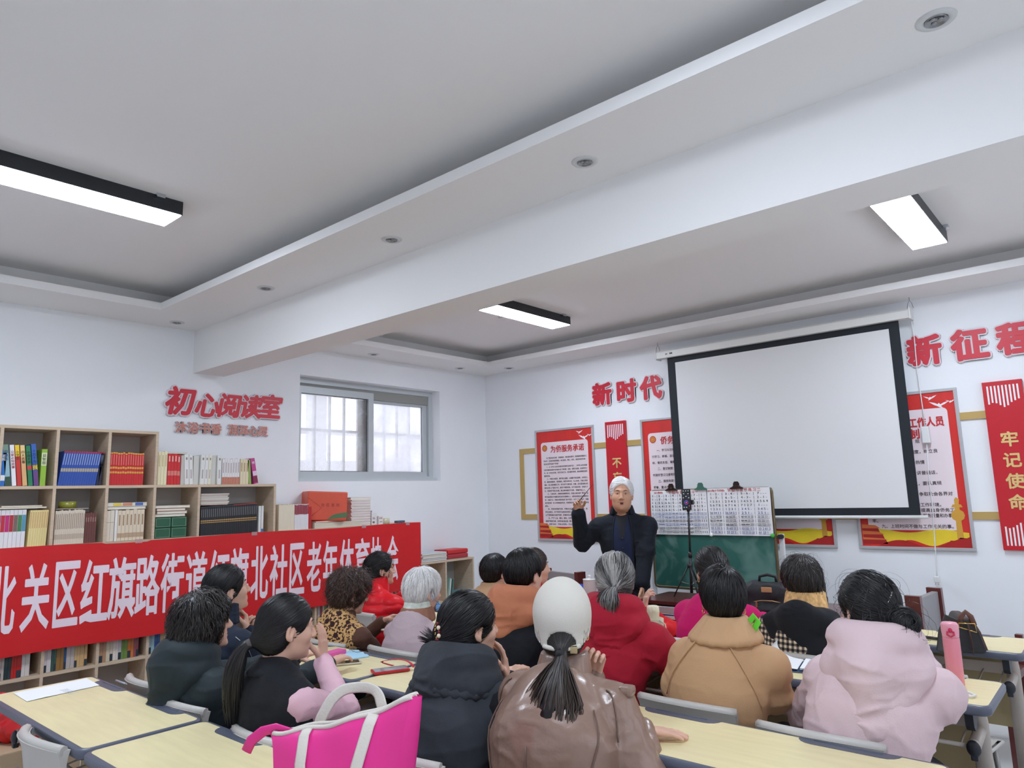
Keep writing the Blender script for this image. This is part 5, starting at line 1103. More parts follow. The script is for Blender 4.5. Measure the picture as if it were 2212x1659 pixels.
def earring(c,hs,x,m=None,r=.009):
    b=MB(); p=c.toL(A(x*.08,-.008,-.042)[None])[0]; b.tube([(p[0]+0*math.cos(t),p[1]+r*math.cos(t),p[2]-r+r*math.sin(t)) for t in np.linspace(0,2*PI,12,endpoint=False)],.0018,6,closed=True); b.build('earring',m or mat('gold_jewellery',(226,186,110),.2,metal=1),c.e)
def glasses(c,hs,m,thin=.0016):
    b=MB()
    for x in (-1,1):
        P=[(x*.032+.021*math.cos(t),.094,.002+.016*math.sin(t)) for t in np.linspace(0,2*PI,16,endpoint=False)]; b.tube(P,thin,5,closed=True); b.tube([(x*.053,.093,.005),(x*.076,.06,.008),(x*.081,-.005,.006),(x*.08,-.02,-.01)],thin,5)
    b.tube([(-.012,.095,.005),(0,.099,.008),(.012,.095,.005)],thin,5); o=b.build('glasses',m,c.e); return xf(o,c,hs)
# ---------------- the class ----------------
HD=lambda px,py,Y: wpt(px,py,Y)+A(0,0,-.128)
cloth=lambda n,c_,**k: mat(n,c_,**{**dict(rough=.8,bump=.12,bscale=220,sheen=.04,spec=.25),**k})
m_green=cloth('cloth_dark_teal',(40,50,54),bscale=30,rough=.65); m_navy=cloth('denim_navy',(34,42,58)); m_black=cloth('cloth_black',(26,28,33)); m_pinks=cloth('cloth_baby_pink',(222,180,192))
m_brown=cloth('cloth_brown',(92,62,50)); m_redp=cloth('nylon_red',(222,26,38),rough=.4,bump=.15,bscale=26); m_lilac=cloth('knit_lilac',(192,172,178),bump=.35,bscale=260); m_denim=cloth('denim_washed_black',(54,58,64),var=.22,vscale=7)
m_hoodo=cloth('cloth_rust',(192,122,90)); m_tan=cloth('cloth_tan',(196,158,122)); m_leather=mat('leather_brown',(138,110,96),.32,bump=.25,bscale=28,spec=.6,var=.05,vscale=9,coat=.25); m_crim=cloth('fleece_crimson',(168,26,48)); m_mag=cloth('cloth_magenta',(206,20,104)); m_camel=cloth('wool_camel',(198,158,118),bump=.2,bscale=300); m_rose=cloth('cloth_dusty_pink',(218,192,196),rough=.6)
m_check=cloth('check_cloth',(226,206,180))
def checks():
    nt,b,L=nodes_of(m_check); tc=nt.nodes.new('ShaderNodeTexCoord'); sp=nt.nodes.new('ShaderNodeSeparateXYZ'); L(tc.outputs['Object'],sp.inputs[0]); fs=[]
    for ax in ('X','Z'):
        mu=nt.nodes.new('ShaderNodeMath'); mu.operation='MULTIPLY'; mu.inputs[1].default_value=42; L(sp.outputs[ax],mu.inputs[0]); fr=nt.nodes.new('ShaderNodeMath'); fr.operation='FRACT'; L(mu.outputs[0],fr.inputs[0]); g=nt.nodes.new('ShaderNodeMath'); g.operation='GREATER_THAN'; g.inputs[1].default_value=.5; L(fr.outputs[0],g.inputs[0]); fs.append(g)
    ad=nt.nodes.new('ShaderNodeMath'); ad.operation='ADD'; L(fs[0].outputs[0],ad.inputs[0]); L(fs[1].outputs[0],ad.inputs[1]); r=nt.nodes.new('ShaderNodeValToRGB'); r.color_ramp.interpolation='CONSTANT'
    dv=nt.nodes.new('ShaderNodeMath'); dv.operation='DIVIDE'; dv.inputs[1].default_value=2; L(ad.outputs[0],dv.inputs[0])
    el=r.color_ramp.elements; el[0].color=(*lin((226,206,176)),1); el[1].position=.3; el[1].color=(*lin((110,100,92)),1); k=el.new(.8); k.color=(*lin((30,28,32)),1); L(dv.outputs[0],r.inputs[0]); L(r.outputs[0],b.inputs['Base Color'])
checks()
m_lace=cloth('lace_tan',(196,152,98))
def lace():
    nt,b,L=nodes_of(m_lace); tc=nt.nodes.new('ShaderNodeTexCoord')
    v=nt.nodes.new('ShaderNodeTexVoronoi'); v.inputs['Scale'].default_value=17; L(tc.outputs['Object'],v.inputs['Vector']); n=nt.nodes.new('ShaderNodeTexNoise'); n.inputs['Scale'].default_value=75; L(tc.outputs['Object'],n.inputs['Vector'])
    a=nt.nodes.new('ShaderNodeMath'); a.operation='LESS_THAN'; a.inputs[1].default_value=.27; L(v.outputs['Distance'],a.inputs[0]); g=nt.nodes.new('ShaderNodeMath'); g.operation='LESS_THAN'; g.inputs[1].default_value=.46; L(n.outputs['Fac'],g.inputs[0])
    mx=nt.nodes.new('ShaderNodeMath'); mx.operation='MAXIMUM'; L(a.outputs[0],mx.inputs[0]); L(g.outputs[0],mx.inputs[1]); r=nt.nodes.new('ShaderNodeValToRGB'); r.color_ramp.elements[0].color=(*lin((206,164,108)),1); r.color_ramp.elements[1].color=(*lin((58,32,34)),1); L(mx.outputs[0],r.inputs[0]); L(r.outputs[0],b.inputs['Base Color'])
lace()
WAVY=lambda s: (s.ell((0,-.02,-.03),(.098,.1,.1),.03))
# -- desks by the bookcase, second row
def ex(c):
    hood(c,m_green,.22,.15,.036,.015,.09,thick=.075); glasses(c,1,mat('glasses_dark',(40,36,36),.3))
    b=MB(); p=c.S['R']+A(-.02,-.09,-.1); b.box(p-A(.012,.006,.02),p+A(.012,.006,.02),.003); b.build('zip_buckle',mat('metal_dark',(90,92,96),.3,metal=1),c.e)
person('woman with wavy short black hair and glasses in a dark green hooded jacket',(-3.05,1.60),HD(443,1280,1.52),(-24,6,0),bulk=.012,torso=m_green,hair=short_hair(HBR(),.11,(.098,.114,.108),-.115,.011,1700,.0038,.012,down=.9,ears=False,more=WAVY,low=(.09,.075,.1),noise=.008,cfreq=1.2),extra=ex,seed=1)
def ex(c):
    collar(c,m_navy,.08,.07,.01,120,.02)
    b=MB(); s=c.S['R']; b.tube([tuple(s+A(.045,-.05,.05)),tuple(s+A(.068,0,.0)),tuple(s+A(.06,.03,-.06))],.0016,4); b.build('seam_stitching',mat('stitch_white',(190,190,190),.7),c.e)
h2=HD(493,1218,1.86)
person('woman in navy denim jacket resting her chin on her clasped hand, beside the bookcase',(-3.56,1.72),h2,(-10,10,0),bulk=.006,torso=m_navy,R=(h2+A(.045,.09,-.215),A(.6,0,-.6)),L=(h2+A(.0,.17,-.25),A(-.6,0,-.6)),hands=dict(R=dict(f=(-.35,.1,.9),n=(.5,.8,.1),curl=(.9,1,1,1.05),thumb=1),L=dict(f=(.3,-.1,.9),n=(-.3,.9,.1),curl=(.9,.9,1,1),thumb=1)),hair=tied_hair(HB(),(0,-.11,-.04),[(0,0,0),(0,-.03,-.03),(-.01,-.03,-.1)],[.02,.028,.006],tN=150,r=(.086,.106,.1),lift=.005),extra=ex,seed=2)
def ex(c):
    b=MB(); 
    for k,ch in enumerate('LUV'): b.box((0,.012*k,0),(.002,.012*k+.003,.022))
    collar(c,m_black,.02,.066,.008,140,.02)
h3=HD(622,1280,1.53); e3=wpt(742,1538,1.72); w3=wpt(697,1428,1.80)
person('woman with a long ponytail in a black vest and pink sleeves, hand over her face',(-2.46,1.60),h3,(-14,-4,0),bulk=.008,torso=m_black,sleeve=m_pinks,tname='vest',sname='sleeves',R=(w3,A(1,0,-.5),e3),L=(A(-2.52,1.85,.66),A(-.6,-.3,-.6)),hands=dict(R=dict(f=(-.12,.10,1),n=(.75,.45,.1),curl=(.12,.14,.16,.2),thumb=.1,spread=.09)),hair=tied_hair(HB(),(-.005,-.122,-.045),[(0,0,0),(-.012,-.035,-.012),(-.035,-.055,-.1),(-.05,-.045,-.22),(-.06,-.03,-.34)],[.016,.024,.046,.046,.012],tN=420,flat=(1,.7,1),tie_mat=mat('hair_tie_grey',(90,84,84),.8),ttone=.3),extra=ex,seed=3)
def ex(c):
    hood(c,m_denim,.20,.16,.04,.02,.09,amp=.007,thick=.085); b=MB(); P=arc(c.N+A(0,0,-.05),.165,.165,-105,105,60); b.tube([tuple(p+A(0,0,-.035*abs(math.sin(k/59*PI-PI/2)))) for k,p in enumerate(P)],[.016+.005*math.sin(k*1.9) for k in range(60)],8); b.build('gathered_band',m_denim,c.e)
    b=MB(); b2=MB(); b3=MB()
    for k in range(9):
        t=k/8; q=c.toL(onhair(c,(-.004+.016*math.sin(t*5),-.13,.03-.105*t),.006)[None])[0]
        (b if k%2 else b2).ball(q,.008 if k%2 else .006,10,8)
        for j in range(2): q2=c.toL(onhair(c,(-.02+.04*t*math.sin(t*3),-.13,.034-.1*t-.005*j),.005)[None])[0]; b3.ball(q2,.003,6,5)
    o=b.build('hair_clip',mat('clip_crystal',(232,214,186),.15,spec=.9),c.e); b2.build('clip_beads',mat('clip_bead_red',(110,16,28),.2),o); b3.build('clip_pearls',mat('gold_jewellery',(226,186,110),.2,metal=1),o)
h7=HD(1015,1276,1.93)
tuft=lambda s,V,g: tail([(-.03,-.115,-.03),(-.055,-.14,-.025),(-.085,-.155,-.01)],[.012,.02,.03],90,.003,g)
person('woman with a jewelled hair clip in a washed black denim vest with gathered hood',(-1.92,1.80),h7,(-16,2,0),bulk=.014,torso=m_denim,sleeve=m_black,tname='denim_vest',R=(h7+A(.075,.11,-.20),A(.7,0,-.6)),hands=dict(R=dict(f=(-.15,.0,1),n=(.6,.7,0),curl=(.25,.3,.35,.4),thumb=.3)),hair=tied_hair(HB(),(-.02,-.118,-.03),None,None,r=(.088,.110,.10),tie=False,lift=.006,extra_sets=[tuft],more=lambda s: s.ell((-.015,-.1,-.03),(.05,.04,.055),.03)),extra=ex,seed=4)
# white cap
def ex(c):
    capm=mat('cap_offwhite',(206,201,191),.8,bump=.25,bscale=400); s=SDF((-.13,-.16,-.12),(.13,.24,.2),.004)
    s.ell((0,-.012,.034),(.095,.116,.108),.02).cone((0,-.012,.03),(0,-.014,-.07),.116,.112,.01,fl=((1,0,0),.82)); s.ell((0,-.012,.03),(.089,.11,.1),.004,'s').cone((0,-.012,.03),(0,-.014,-.12),.11,.107,.004,'s',fl=((1,0,0),.82)); s.cut((0,.38,-.925),.0118)
    s.cone((-.05,.09,.02),(-.04,.16,.008),.03,.02,.02,fl=((0,0,1),.2)).cone((.05,.09,.02),(.04,.16,.008),.03,.02,.02,fl=((0,0,1),.2)).cone((-.04,.15,.01),(.04,.15,.01),.03,.03,.02,fl=((0,0,1),.2))
    s.ell((0,-.13,-.046),(.046,.06,.048),.006,'s'); V,Q=s.mesh(); o=npmesh('cap',[(c.toL(relax(V,Q,1)),Q)],capm,c.e)
    b=MB(); b.ball((0,-.012,.1425),(.009,.009,.005)); q=b.build('cap_button',capm,o); xf(q,c)
    b=MB(); pts=[(.093*math.sin(t),-.014-.116*math.cos(t),-.05+.006*abs(t)) for t in np.linspace(-.66,.66,11)]; b.tube(pts,.009,8,flat=.25,up=(0,0,1)) if False else b.tube(pts,.0075,8,flat=1); q=b.build('cap_strap',capm,o); xf(q,c)
    b=MB(); x,y=.093*math.sin(.42),-.014-.118*math.cos(.42); b.box((x-.012,y-.01,-.063),(x+.012,y+.006,-.041),.002); q=b.build('strap_buckle',mat('buckle_brass',(200,180,140),.3,metal=1),o); xf(q,c)
    b=MB()
    for a in (0,PI/3,2*PI/3): 
        P=[(.0945*math.sin(t)*math.sin(a),-.012+.1155*math.sin(t)*math.cos(a),.034+.1085*math.cos(t)) for t in np.linspace(-1.25,1.25,17)]; P=[p for p in P if p[2]>.05]; b.tube(P,.0022,5)
    q=b.build('cap_seams',mat('cap_seam',(186,180,170),.8),o); xf(q,c); earring(c,1,1)
    # leather jacket seams and collar, shoulder tab
    sd=c.torso_sdf(.012,.012,True)
    def seam(P):
        P=np.array(P,float); 
        for _ in range(6): P=P-sd.grad(P)*sd.val(P)[:,None]
        return [tuple(p) for p in P+sd.grad(P)*.003]
    N=c.N; b=MB()
    L_=lambda p,q,n=16: [tuple(np.array(p)+(np.array(q)-np.array(p))*k/n) for k in range(n+1)]
    for x in (-1,1): b.tube(seam(L_(N+A(x*.165,-.12,-.10),N+A(x*.075,-.16,-.42))),.0026,5); b.tube(seam(L_(N+A(x*.19,-.05,-.03),N+A(x*.2,-.03,-.2),10)),.0028,5)
    b.tube(seam(L_(N+A(0,-.17,-.2),N+A(0,-.17,-.52))),.0026,5); b.tube(seam(L_(N+A(-.15,-.16,-.43),N+A(0,-.17,-.40))),.0026,5); b.tube(seam(L_(N+A(0,-.17,-.40),N+A(.15,-.16,-.43))),.0026,5); b.build('seams',mat('leather_seam',(112,88,76),.4),c.e)
    collar(c,m_leather,.05,.066,.011,130,.012)
    b=MB(); S_=c.S['R']; b.box((S_[0]+.03,S_[1]-.03,S_[2]+.045),(S_[0]+.075,S_[1]+.02,S_[2]+.075),.012); b.build('shoulder_tab',m_leather,c.e)
h11=HD(1212,1256,1.95); w11=wpz(1386,1576,.785)
person('woman in a white cap with a ponytail and a brown leather jacket',(-1.44,1.80),h11,(24,7,0),bulk=.014,sw=.165,chest=1.14,torso=m_leather,yaw=10,foldamp=.005,R=(w11,A(.5,-.5,-.6)),L=(h11+A(.02,.13,-.2),A(.2,.6,-1)),hands=dict(R=dict(f=(.75,.65,-.12),n=(-.1,0,1),curl=(.08,.08,.1,.14),thumb=.2,spread=.07),L=dict(f=(.3,-.1,.9),n=(-.3,.9,.1),curl=(.9,.9,1,1))),hair=tied_hair(HBR(),(0,-.136,-.052),[(0,0,0),(.01,-.03,-.03),(.005,-.062,-.09),(.0,-.085,-.17),(.0,-.088,-.235),(.0,-.085,-.285)],[.016,.026,.062,.102,.096,.035],tN=1000,tw=.0045,ttone=.1,grad=.75,wave=.007,flat=(1,.45,1)),extra=ex,seed=5)
# -- third row
def ex(c):
    collar(c,m_brown,.035,.064,.009,150,.014); 
    b=MB()
h4=HD(757,1232,2.60); w4=wpt(826,1342,2.93)
person('woman with curly brown hair in a tan lace vest over brown sleeves, holding a booklet',(-3.60,2.63),h4,(-18,-10,0),bulk=.006,torso=m_lace,sleeve=m_brown,tname='lace_vest',L=(w4,A(-.4,0,-.7)),R=(wpt(868,1402,2.98),A(.4,-.6,-.5)),hands=dict(L=dict(f=(.5,.6,.25),n=(-.3,.3,.8),curl=(.6,.6,.7,.7),thumb=.8)),hair=short_hair(hairmat('hair_curly_brown',(58,40,34),(146,104,84)),.06,(.1,.118,.108),-.07,.009,1700,.0034,.012,down=.3,noise=.012,cfreq=2.2,fly=.25,nf=42),extra=ex,age=2,seed=6)
def ex(c):
    collar(c,mat('scarf_floral',(206,214,204),.8,var=.2,vscale=40),.085,.062,.01,150,.01,'scarf'); o=collar(c,mat('scarf_brown',(150,104,82),.8,bump=.2,bscale=60),.05,.075,.012,150,.02,'scarf')
    b=MB(); b.tube([tuple(c.toL(A(.079,-.012,.016)[None])[0]),tuple(c.toL(A(.088,.01,-.03)[None])[0]),tuple(c.toL(A(.055,.075,-.07)[None])[0])],.0014,5); o=b.build('face_mask',mat('mask_blue',(120,168,214),.8),c.e)
    s=SDF((-.09,-.02,-.16),(.09,.16,0),.005); s.ell((0,.055,-.085),(.062,.052,.045),.01).ell((0,.048,-.085),(.058,.052,.05),.004,'s'); s.cut((0,-1,0),-.045); V,Q=s.mesh(); npmesh('mask_cloth',[(c.toL(V),Q)],mat('mask_blue',(120,168,214)),o)
h6=HD(914,1226,2.76)
person('white haired woman in a lilac knit sweater with a blue mask at her chin',(-3.05,2.68),h6,(-10,-4,0),bulk=.004,torso=m_lilac,tname='sweater',hair=short_hair(hairmat('hair_white',(214,212,210),(246,245,244),.55),.08,(.091,.111,.104),-.065,.002,1600,.0032,.007,down=.8,tonef=lambda P: .6+.3*np.sin(P[:,0]*90)),extra=ex,age=2,seed=7)
h8=HD(1130,1184,2.82)
def ex(c): hood(c,m_hoodo,.14,.15,.036,.012,.085,thick=.07); collar(c,cloth('knit_red',(206,30,36)),.07,.064,.008,150,.006,'inner_collar')
person('man with short black hair in a black jacket with a rust orange hood',(-2.45,2.72),h8,(4,-4,0),sw=.2,bulk=.014,fem=False,torso=m_black,hair=short_hair(HB(),.07,(.086,.106,.1),-.05,0,1700,.003,.005,cr=(-.02,-.045,.12)),extra=ex,seed=8)
def ex(c): hood(c,m_crim,.21,.165,.036,.012,.085,amp=.006,thick=.075)
h12=HD(1326,1192,2.82)
gtone=lambda P: .42+.35*np.sin(P[:,0]*60+P[:,2]*20)+.4*(P[:,2]<-.02)*-1
person('woman with a grey streaked ponytail in a crimson hooded sweatshirt',(-1.88,2.74),h12,(30,-2,0),bulk=.016,torso=m_crim,foldamp=.006,R=(wpt(1462,1425,3.02),A(.8,-.4,-.5)),hair=tied_hair(hairmat('hair_grey_streaked',(34,32,34),(190,186,182)),(0,-.122,-.02),[(0,0,0),(.0,-.035,-.015),(.0,-.062,-.055),(0,-.06,-.12)],[.02,.034,.06,.04],tN=360,tonef=gtone,r=(.087,.107,.1),lift=.006,tail_tone=lambda n: np.random.default_rng(3).uniform(.0,.35,n),flat=(1,.6,1)),extra=ex,age=2,seed=9)
def ex(c):
    collar(c,m_camel,.07,.07,.0125,150,.06,z=-.035,rows=10); earring(c,1,-1); earring(c,1,1)
    sd=c.torso_sdf(.016,.012,True); b=MB(); N=c.N
    for x in (-1,1):
        P=np.array([N+A(x*.06,-.1,-.03)+(A(x*.13,.0,-.22))*k/14 for k in range(15)])
        for _ in range(6): P=P-sd.grad(P)*sd.val(P)[:,None]
        b.tube([tuple(p) for p in P+sd.grad(P)*.002],.003,6)
    b.build('raglan_seams',m_camel,c.e); b=MB(); n=c.N; P=[n+A(.06,.03,-.03),n+A(.085,.035,.02),n+A(.115,.035,.055),n+A(.13,.03,.035),n+A(.10,.02,-.02)]; b.tube([tuple(p) for p in P],.012,8,flat=.15,up=(0,1,.3)); b.build('lanyard',mat('card_green',(110,226,60),.5),c.e); collar(c,mat('scarf_patterned',(196,120,100),.8,var=.3,vscale=60),.06,.06,.006,150,.004,'scarf')
h14=HD(1556,1222,2.78)
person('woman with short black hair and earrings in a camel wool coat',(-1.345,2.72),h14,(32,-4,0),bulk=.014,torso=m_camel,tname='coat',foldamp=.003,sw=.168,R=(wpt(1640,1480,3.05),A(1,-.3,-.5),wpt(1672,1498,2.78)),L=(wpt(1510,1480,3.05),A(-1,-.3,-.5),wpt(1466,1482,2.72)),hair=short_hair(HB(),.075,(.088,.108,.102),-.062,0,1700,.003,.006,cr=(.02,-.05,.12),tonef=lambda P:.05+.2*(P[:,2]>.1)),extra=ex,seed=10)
def ex(c):
    hood(c,m_rose,.225,.165,.038,.03,.095,amp=.005,thick=.09)
    b=MB(); p=[c.toL(onhair(c,(-.0+.03*t,-.108,.03+.045*t))[None])[0] for t in (0,.5,1)]; b.tube([tuple(q) for q in p],.002,6); b.build('hair_pin',mat('pin_silver',(210,210,210),.2,metal=1),c.e)
h16=HD(1868,1236,2.72)
bun=lambda s,V,g: None
def bunhair(c,hs):
    G=(.045,-.118,-.02)
    def more(s): s.ell((.045,-.125,-.03),(.05,.042,.046),.012)
    s=shell((.09,.11,.102),-.085,more=more)
    def swirl(P): d=P-A(.045,-.125,-.03); return np.cross(d,A(.2,1,0))+.0*d
    def flow(P):
        d=A(*G)-P; near=(np.linalg.norm(P-A(.045,-.13,-.03),axis=1)<.058)[:,None]; return np.where(near,swirl(P)*12,d/(np.linalg.norm(d,axis=1,keepdims=True)+1e-6))
    mkhair(c,hs,s,HB(),[lambda s,V,g: strands(s,V,1700,flow,.11,8,.0033,.006,0,3,.5,g,jit=.1),lambda s,V,g: strands(s,V,140,crown_flow(down=.3),.1,7,.0018,.03,.004,1,.1,g,jit=.5,keep=False)])
er=wpt(2012,1488,2.98); wr=wpt(1962,1362,3.0)
person('woman with a messy black bun in a dusty pink hooded jacket',(-.80,2.63),h16,(44,-6,3),bulk=.013,sleeve_len=.70,torso=m_rose,foldamp=.006,sw=.172,chest=1.0,pants=mat('trousers_black',(22,22,26),.7,bump=.1),R=(wr,A(1,0,-.5),er),hands=dict(R=dict(f=(-.3,.05,.75),n=(.6,.6,.1),curl=(.2,.3,.5,.6),thumb=.3)),hair=bunhair,extra=ex,seed=11)
# -- front row
def ex(c): collar(c,m_redp,.09,.07,.013,160,.01)
h5=HD(822,1192,3.42)
person('woman in a red quilted jacket with dark tied hair, in profile before the banner',(-4.30,3.38),h5,(-24,4,0),bulk=.014,torso=m_redp,puff=True,foldamp=.002,hair=tied_hair(HB(),(-.01,-.12,0),[(0,0,0),(-.01,-.03,.0),(-.01,-.04,-.06),(.0,-.02,-.16)],[.025,.04,.05,.02],tN=260,r=(.086,.106,.1),lift=.007,wave=.01,extra_sets=[lambda s,V,g: strands(s,V,260,crown_flow(down=.1),.05,6,.003,.02,.006,1.5,.2,g,jit=.4)]),extra=ex,seed=12,age=1)
def ex(c): collar(c,m_tan,.07,.07,.011,150,.02)
h9=HD(1068,1196,3.86)
person('person with black bowl cut hair in a tan jacket, front row by the low bookcase',(-3.52,3.78),h9,(2,0,0),bulk=.012,torso=m_tan,hair=short_hair(HB(),.08,(.09,.11,.102),-.055,0,1400,.0034,.005,fly=.1),extra=ex,face=False,seed=13)
def ex(c): collar(c,cloth('knit_red',(206,30,36)),.085,.064,.01,160,.006)
h10=HD(1152,1182,3.62)
person('person with brown tied-up hair in red, facing the board behind the rust hood',(-2.99,3.72),h10,(-26,2,0),bulk=.008,torso=cloth('knit_red',(206,30,36)),hair=tied_hair(hairmat('hair_dark_brown',(40,28,26),(110,80,66)),(0,-.11,.03),None,None,r=(.085,.104,.098),tie=False,more=lambda s: s.ell((0,-.09,.075),(.03,.03,.028),.02)),extra=ex,seed=14)
def ex(c): collar(c,mat('scarf_beige',(206,184,164),.8,bump=.2,bscale=50),.05,.07,.016,150,.01,'scarf')
person('person in red mostly hidden behind the grey ponytail, hand raised over the desk',(-2.52,3.76),HD(1326,1224,3.86),(20,-8,0),bulk=.006,torso=cloth('knit_red',(206,30,36)),R=(wpt(1391,1318,4.02),A(.7,-.3,-.5)),L=(A(-2.6,4.0,.66),A(-.6,-.3,-.6)),hands=dict(R=dict(f=(.1,.3,1),n=(-.6,-.7,.1),curl=(.3,.4,.6,.7),thumb=.2)),hair=short_hair(HB(),.09,N=900),extra=ex,face=False,seed=15)
def ex(c):
    collar(c,m_mag,.02,.066,.01,150,.012); earring(c,1,-1); glasses(c,1,mat('glasses_dark',(40,36,36),.3))
h13=HD(1533,1182,3.80)
def updo(s): s.ell((0,-.1,.01),(.05,.04,.06),.02)
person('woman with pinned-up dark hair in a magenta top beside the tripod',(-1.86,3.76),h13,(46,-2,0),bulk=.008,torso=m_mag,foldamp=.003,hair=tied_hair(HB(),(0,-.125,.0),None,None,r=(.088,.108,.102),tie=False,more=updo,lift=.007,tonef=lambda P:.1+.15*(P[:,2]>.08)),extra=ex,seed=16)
def ex(c):
    hood(c,m_black,.30,.2,.028,-.045,.08,thick=.04); collar(c,mat('scarf_orange',(226,180,120),.8,var=.35,vscale=45),.075,.078,.013,150,.012,'scarf',z=-.02)
h15=HD(1726,1200,3.72)
person('person with short dark brown hair in a checked shirt with a black hood',(-1.345,3.72),h15,(38,-3,0),bulk=.014,torso=m_check,tname='shirt',foldamp=.003,hair=short_hair(hairmat('hair_brown_black',(30,25,25),(96,80,72)),.075,(.09,.11,.102),-.05,.002,1500,.0034,.009,fly=.12,down=.6),extra=ex,seed=17)
for x,y,l in ((-3.05,1.60,'chair of the woman in the dark green jacket'),(-3.54,1.66,'chair of the woman in the navy denim jacket'),(-2.40,1.585,'chair of the ponytail woman in the black vest'),(-1.88,1.755,'chair of the woman in the denim vest'),(-1.33,1.70,'chair of the woman in the white cap'),(-3.60,2.66,'chair of the curly haired woman'),(-3.08,2.73,'chair of the white haired woman'),(-2.45,2.75,'chair of the man with the rust hood'),(-1.88,2.77,'chair of the woman in the crimson sweatshirt'),(-1.39,2.76,'chair behind the camel coat, beyond the empty desk top'),(-.88,2.69,'chair behind the dusty pink jacket, beyond the empty desk top'),(-4.30,3.40,'chair of the woman in the red quilted jacket'),(-3.52,3.80,'chair of the person in the tan jacket'),(-2.99,3.74,'chair of the brown haired person in red'),(-2.52,3.78,'chair of the person hidden behind the grey ponytail'),(-1.86,3.78,'chair of the woman in magenta'),(-1.345,3.75,'chair of the person in the checked shirt')):
    place_chair(x,y,l)
# ---------------- lecturer ----------------
tx,ty=-3.17,5.0
hT=wpt(1341,1034,4.97)+A(0,0,-.128)
m_jk=cloth('jacket_midnight',(24,29,38),bump=.08,bscale=180); m_shirt=cloth('shirt_black',(38,40,46)); m_vst=cloth('vest_navy',(30,38,66))
def ex(c):
    N=c.N; sd=c.torso_sdf(.0,.012,False)
    collar(c,m_jk,.055,.074,.010,128,.016,z=-.025); collar(c,m_shirt,.05,.064,.007,150,.008,'shirt_collar',z=-.02)
    # shirt and vest visible in the open jacket front
    def patch(b,rows):
        G=[]
        for z,hw in rows:
            P=np.array([[hw*u/6,.2,z] for u in range(-6,7)]); P[:,0]+=c.sp[2][0]*0+N[0]*((z-.95)/(N[2]-.95) if z>.95 else 0)
            for _ in range(40): P[:,1]-=np.clip(c.sdj.val(P),-.02,.02)
            P[:,1]+=.004; G.append([tuple(p) for p in P])
        b.grid(G)
    c.sdj=c.torso_sdf(.014,.01,False)
    b=MB(); patch(b,[(N[2]-.05-k*.05,[.052,.062,.068,.07,.072,.074,.076,.078,.08,.08,.08][k]) for k in range(11)]); b.build('vest',m_vst,c.e)
    def front(x,z,off): 
        P=np.array([[x+N[0]*((z-.95)/(N[2]-.95) if z>.95 else 0),.2,z]]); 
        for _ in range(40): P[:,1]-=np.clip(c.sdj.val(P),-.02,.02)
        return A(P[0,0],P[0,1]+off,z)
    b=MB(); G=[]
    for k in range(7):
        z=N[2]-.045-k*.03; hw=.045*(1-k/7)+.004; G.append([tuple(front(u/4*hw,z,.007)) for u in range(-4,5)])
    b.grid(G); b.build('shirt_front',m_shirt,c.e)
    for k in range(4):
        b=MB(); p=front(.0,N[2]-.22-.075*k,.008); b.ball(p,(.007,.004,.007),10,8); b.build('button',mat('button_dark',(22,24,34),.3),c.e)
    for x in (-1,1):
        b=MB(); b.tube([tuple(front(x*w_,N[2]-.045-k*.05,.006)) for k,w_ in enumerate([.056,.066,.072,.075,.078,.08,.082,.084,.086,.088,.09])],.006,8); b.build('jacket_edge',m_jk,c.e)
    for k in 'RL':
        b=MB(); d=nrm(c.W[k]-c.E[k]); q=c.E[k]+(c.W[k]-c.E[k])*.93; b.tube([tuple(q-d*.03),tuple(q+d*.012)],[.044,.042],14); b.build('cuff',m_jk if k=='R' else m_shirt,c.e)
hw_=hairmat('hair_white_combed',(214,213,211),(246,245,244),.55)
def thair(c,hs):
    s=shell((.083,.104,.102),-.06,facecut=((0,.135,-.03),(.11,.108,.128)),c=(0,-.012,.028),low=(.066,.05,.06)); 
    for x in (-1,1): s.ell((x*.09,.035,-.06),(.035,.06,.06),.01,'s')
    def fl(P):
        d=np.stack([np.where(P[:,0]>-.03,1.,-1.),-.7+0*P[:,0],-.2+0*P[:,0]],1); return d
    mkhair(c,hs,s,hw_,[lambda s,V,g: strands(s,V,1500,fl,.085,7,.0034,.008,0,3,.3,g,tonef=lambda P:.65+.2*np.sin(P[:,0]*80))],shell_tone=.5)
wR=wpt(1249,1106,4.72); eR=wpt(1258,1172,4.86); eL=wpt(1394,1192,5.0); wL=wpt(1387,1262,4.90); 
lect=person('white haired lecturer in a dark open jacket standing with a raised pointer',(tx,ty),hT,(6,2,-2),yaw=206,fem=False,skin=m_skin2,sw=.2,bulk=.014,stand=True,hem=.78,torso=m_jk,R=(wR,A(-.3,-.3,-.8),eR),L=(wL,A(.5,.6,0),eL),hands=dict(R=dict(f=(.1,-.35,.9),n=(-.7,.3,.2),curl=(1.0,1.05,1.1,1.1),thumb=1.0),L=dict(f=(.02,-.05,-1),n=(.6,.5,0),curl=(.35,.4,.45,.5),thumb=.4)),hair=thair,extra=ex,slouch=.0,age=2,mouth=.010,group=None,foldamp=.004,hs=1.1,pants=mat('trousers_charcoal',(34,36,42),.7,bump=.1),seed=18,sleeve_len=.93,slv=(.062,.058,.057,.05))
p1,p0_=wpt(1280,1047,4.55),wR+A(.0,-.03,.055); d=nrm(p1-p0_); b=MB(); b.tube([tuple(p0_-d*.08-A(*p0_)),tuple(p1-p0_)],[.004,.002],8); o=b.build('pointer_stick',mat('pointer_wood',(70,52,46),.4)); o.location=p0_; tag(o,'thin dark pointer stick held up by the lecturer','pointer')
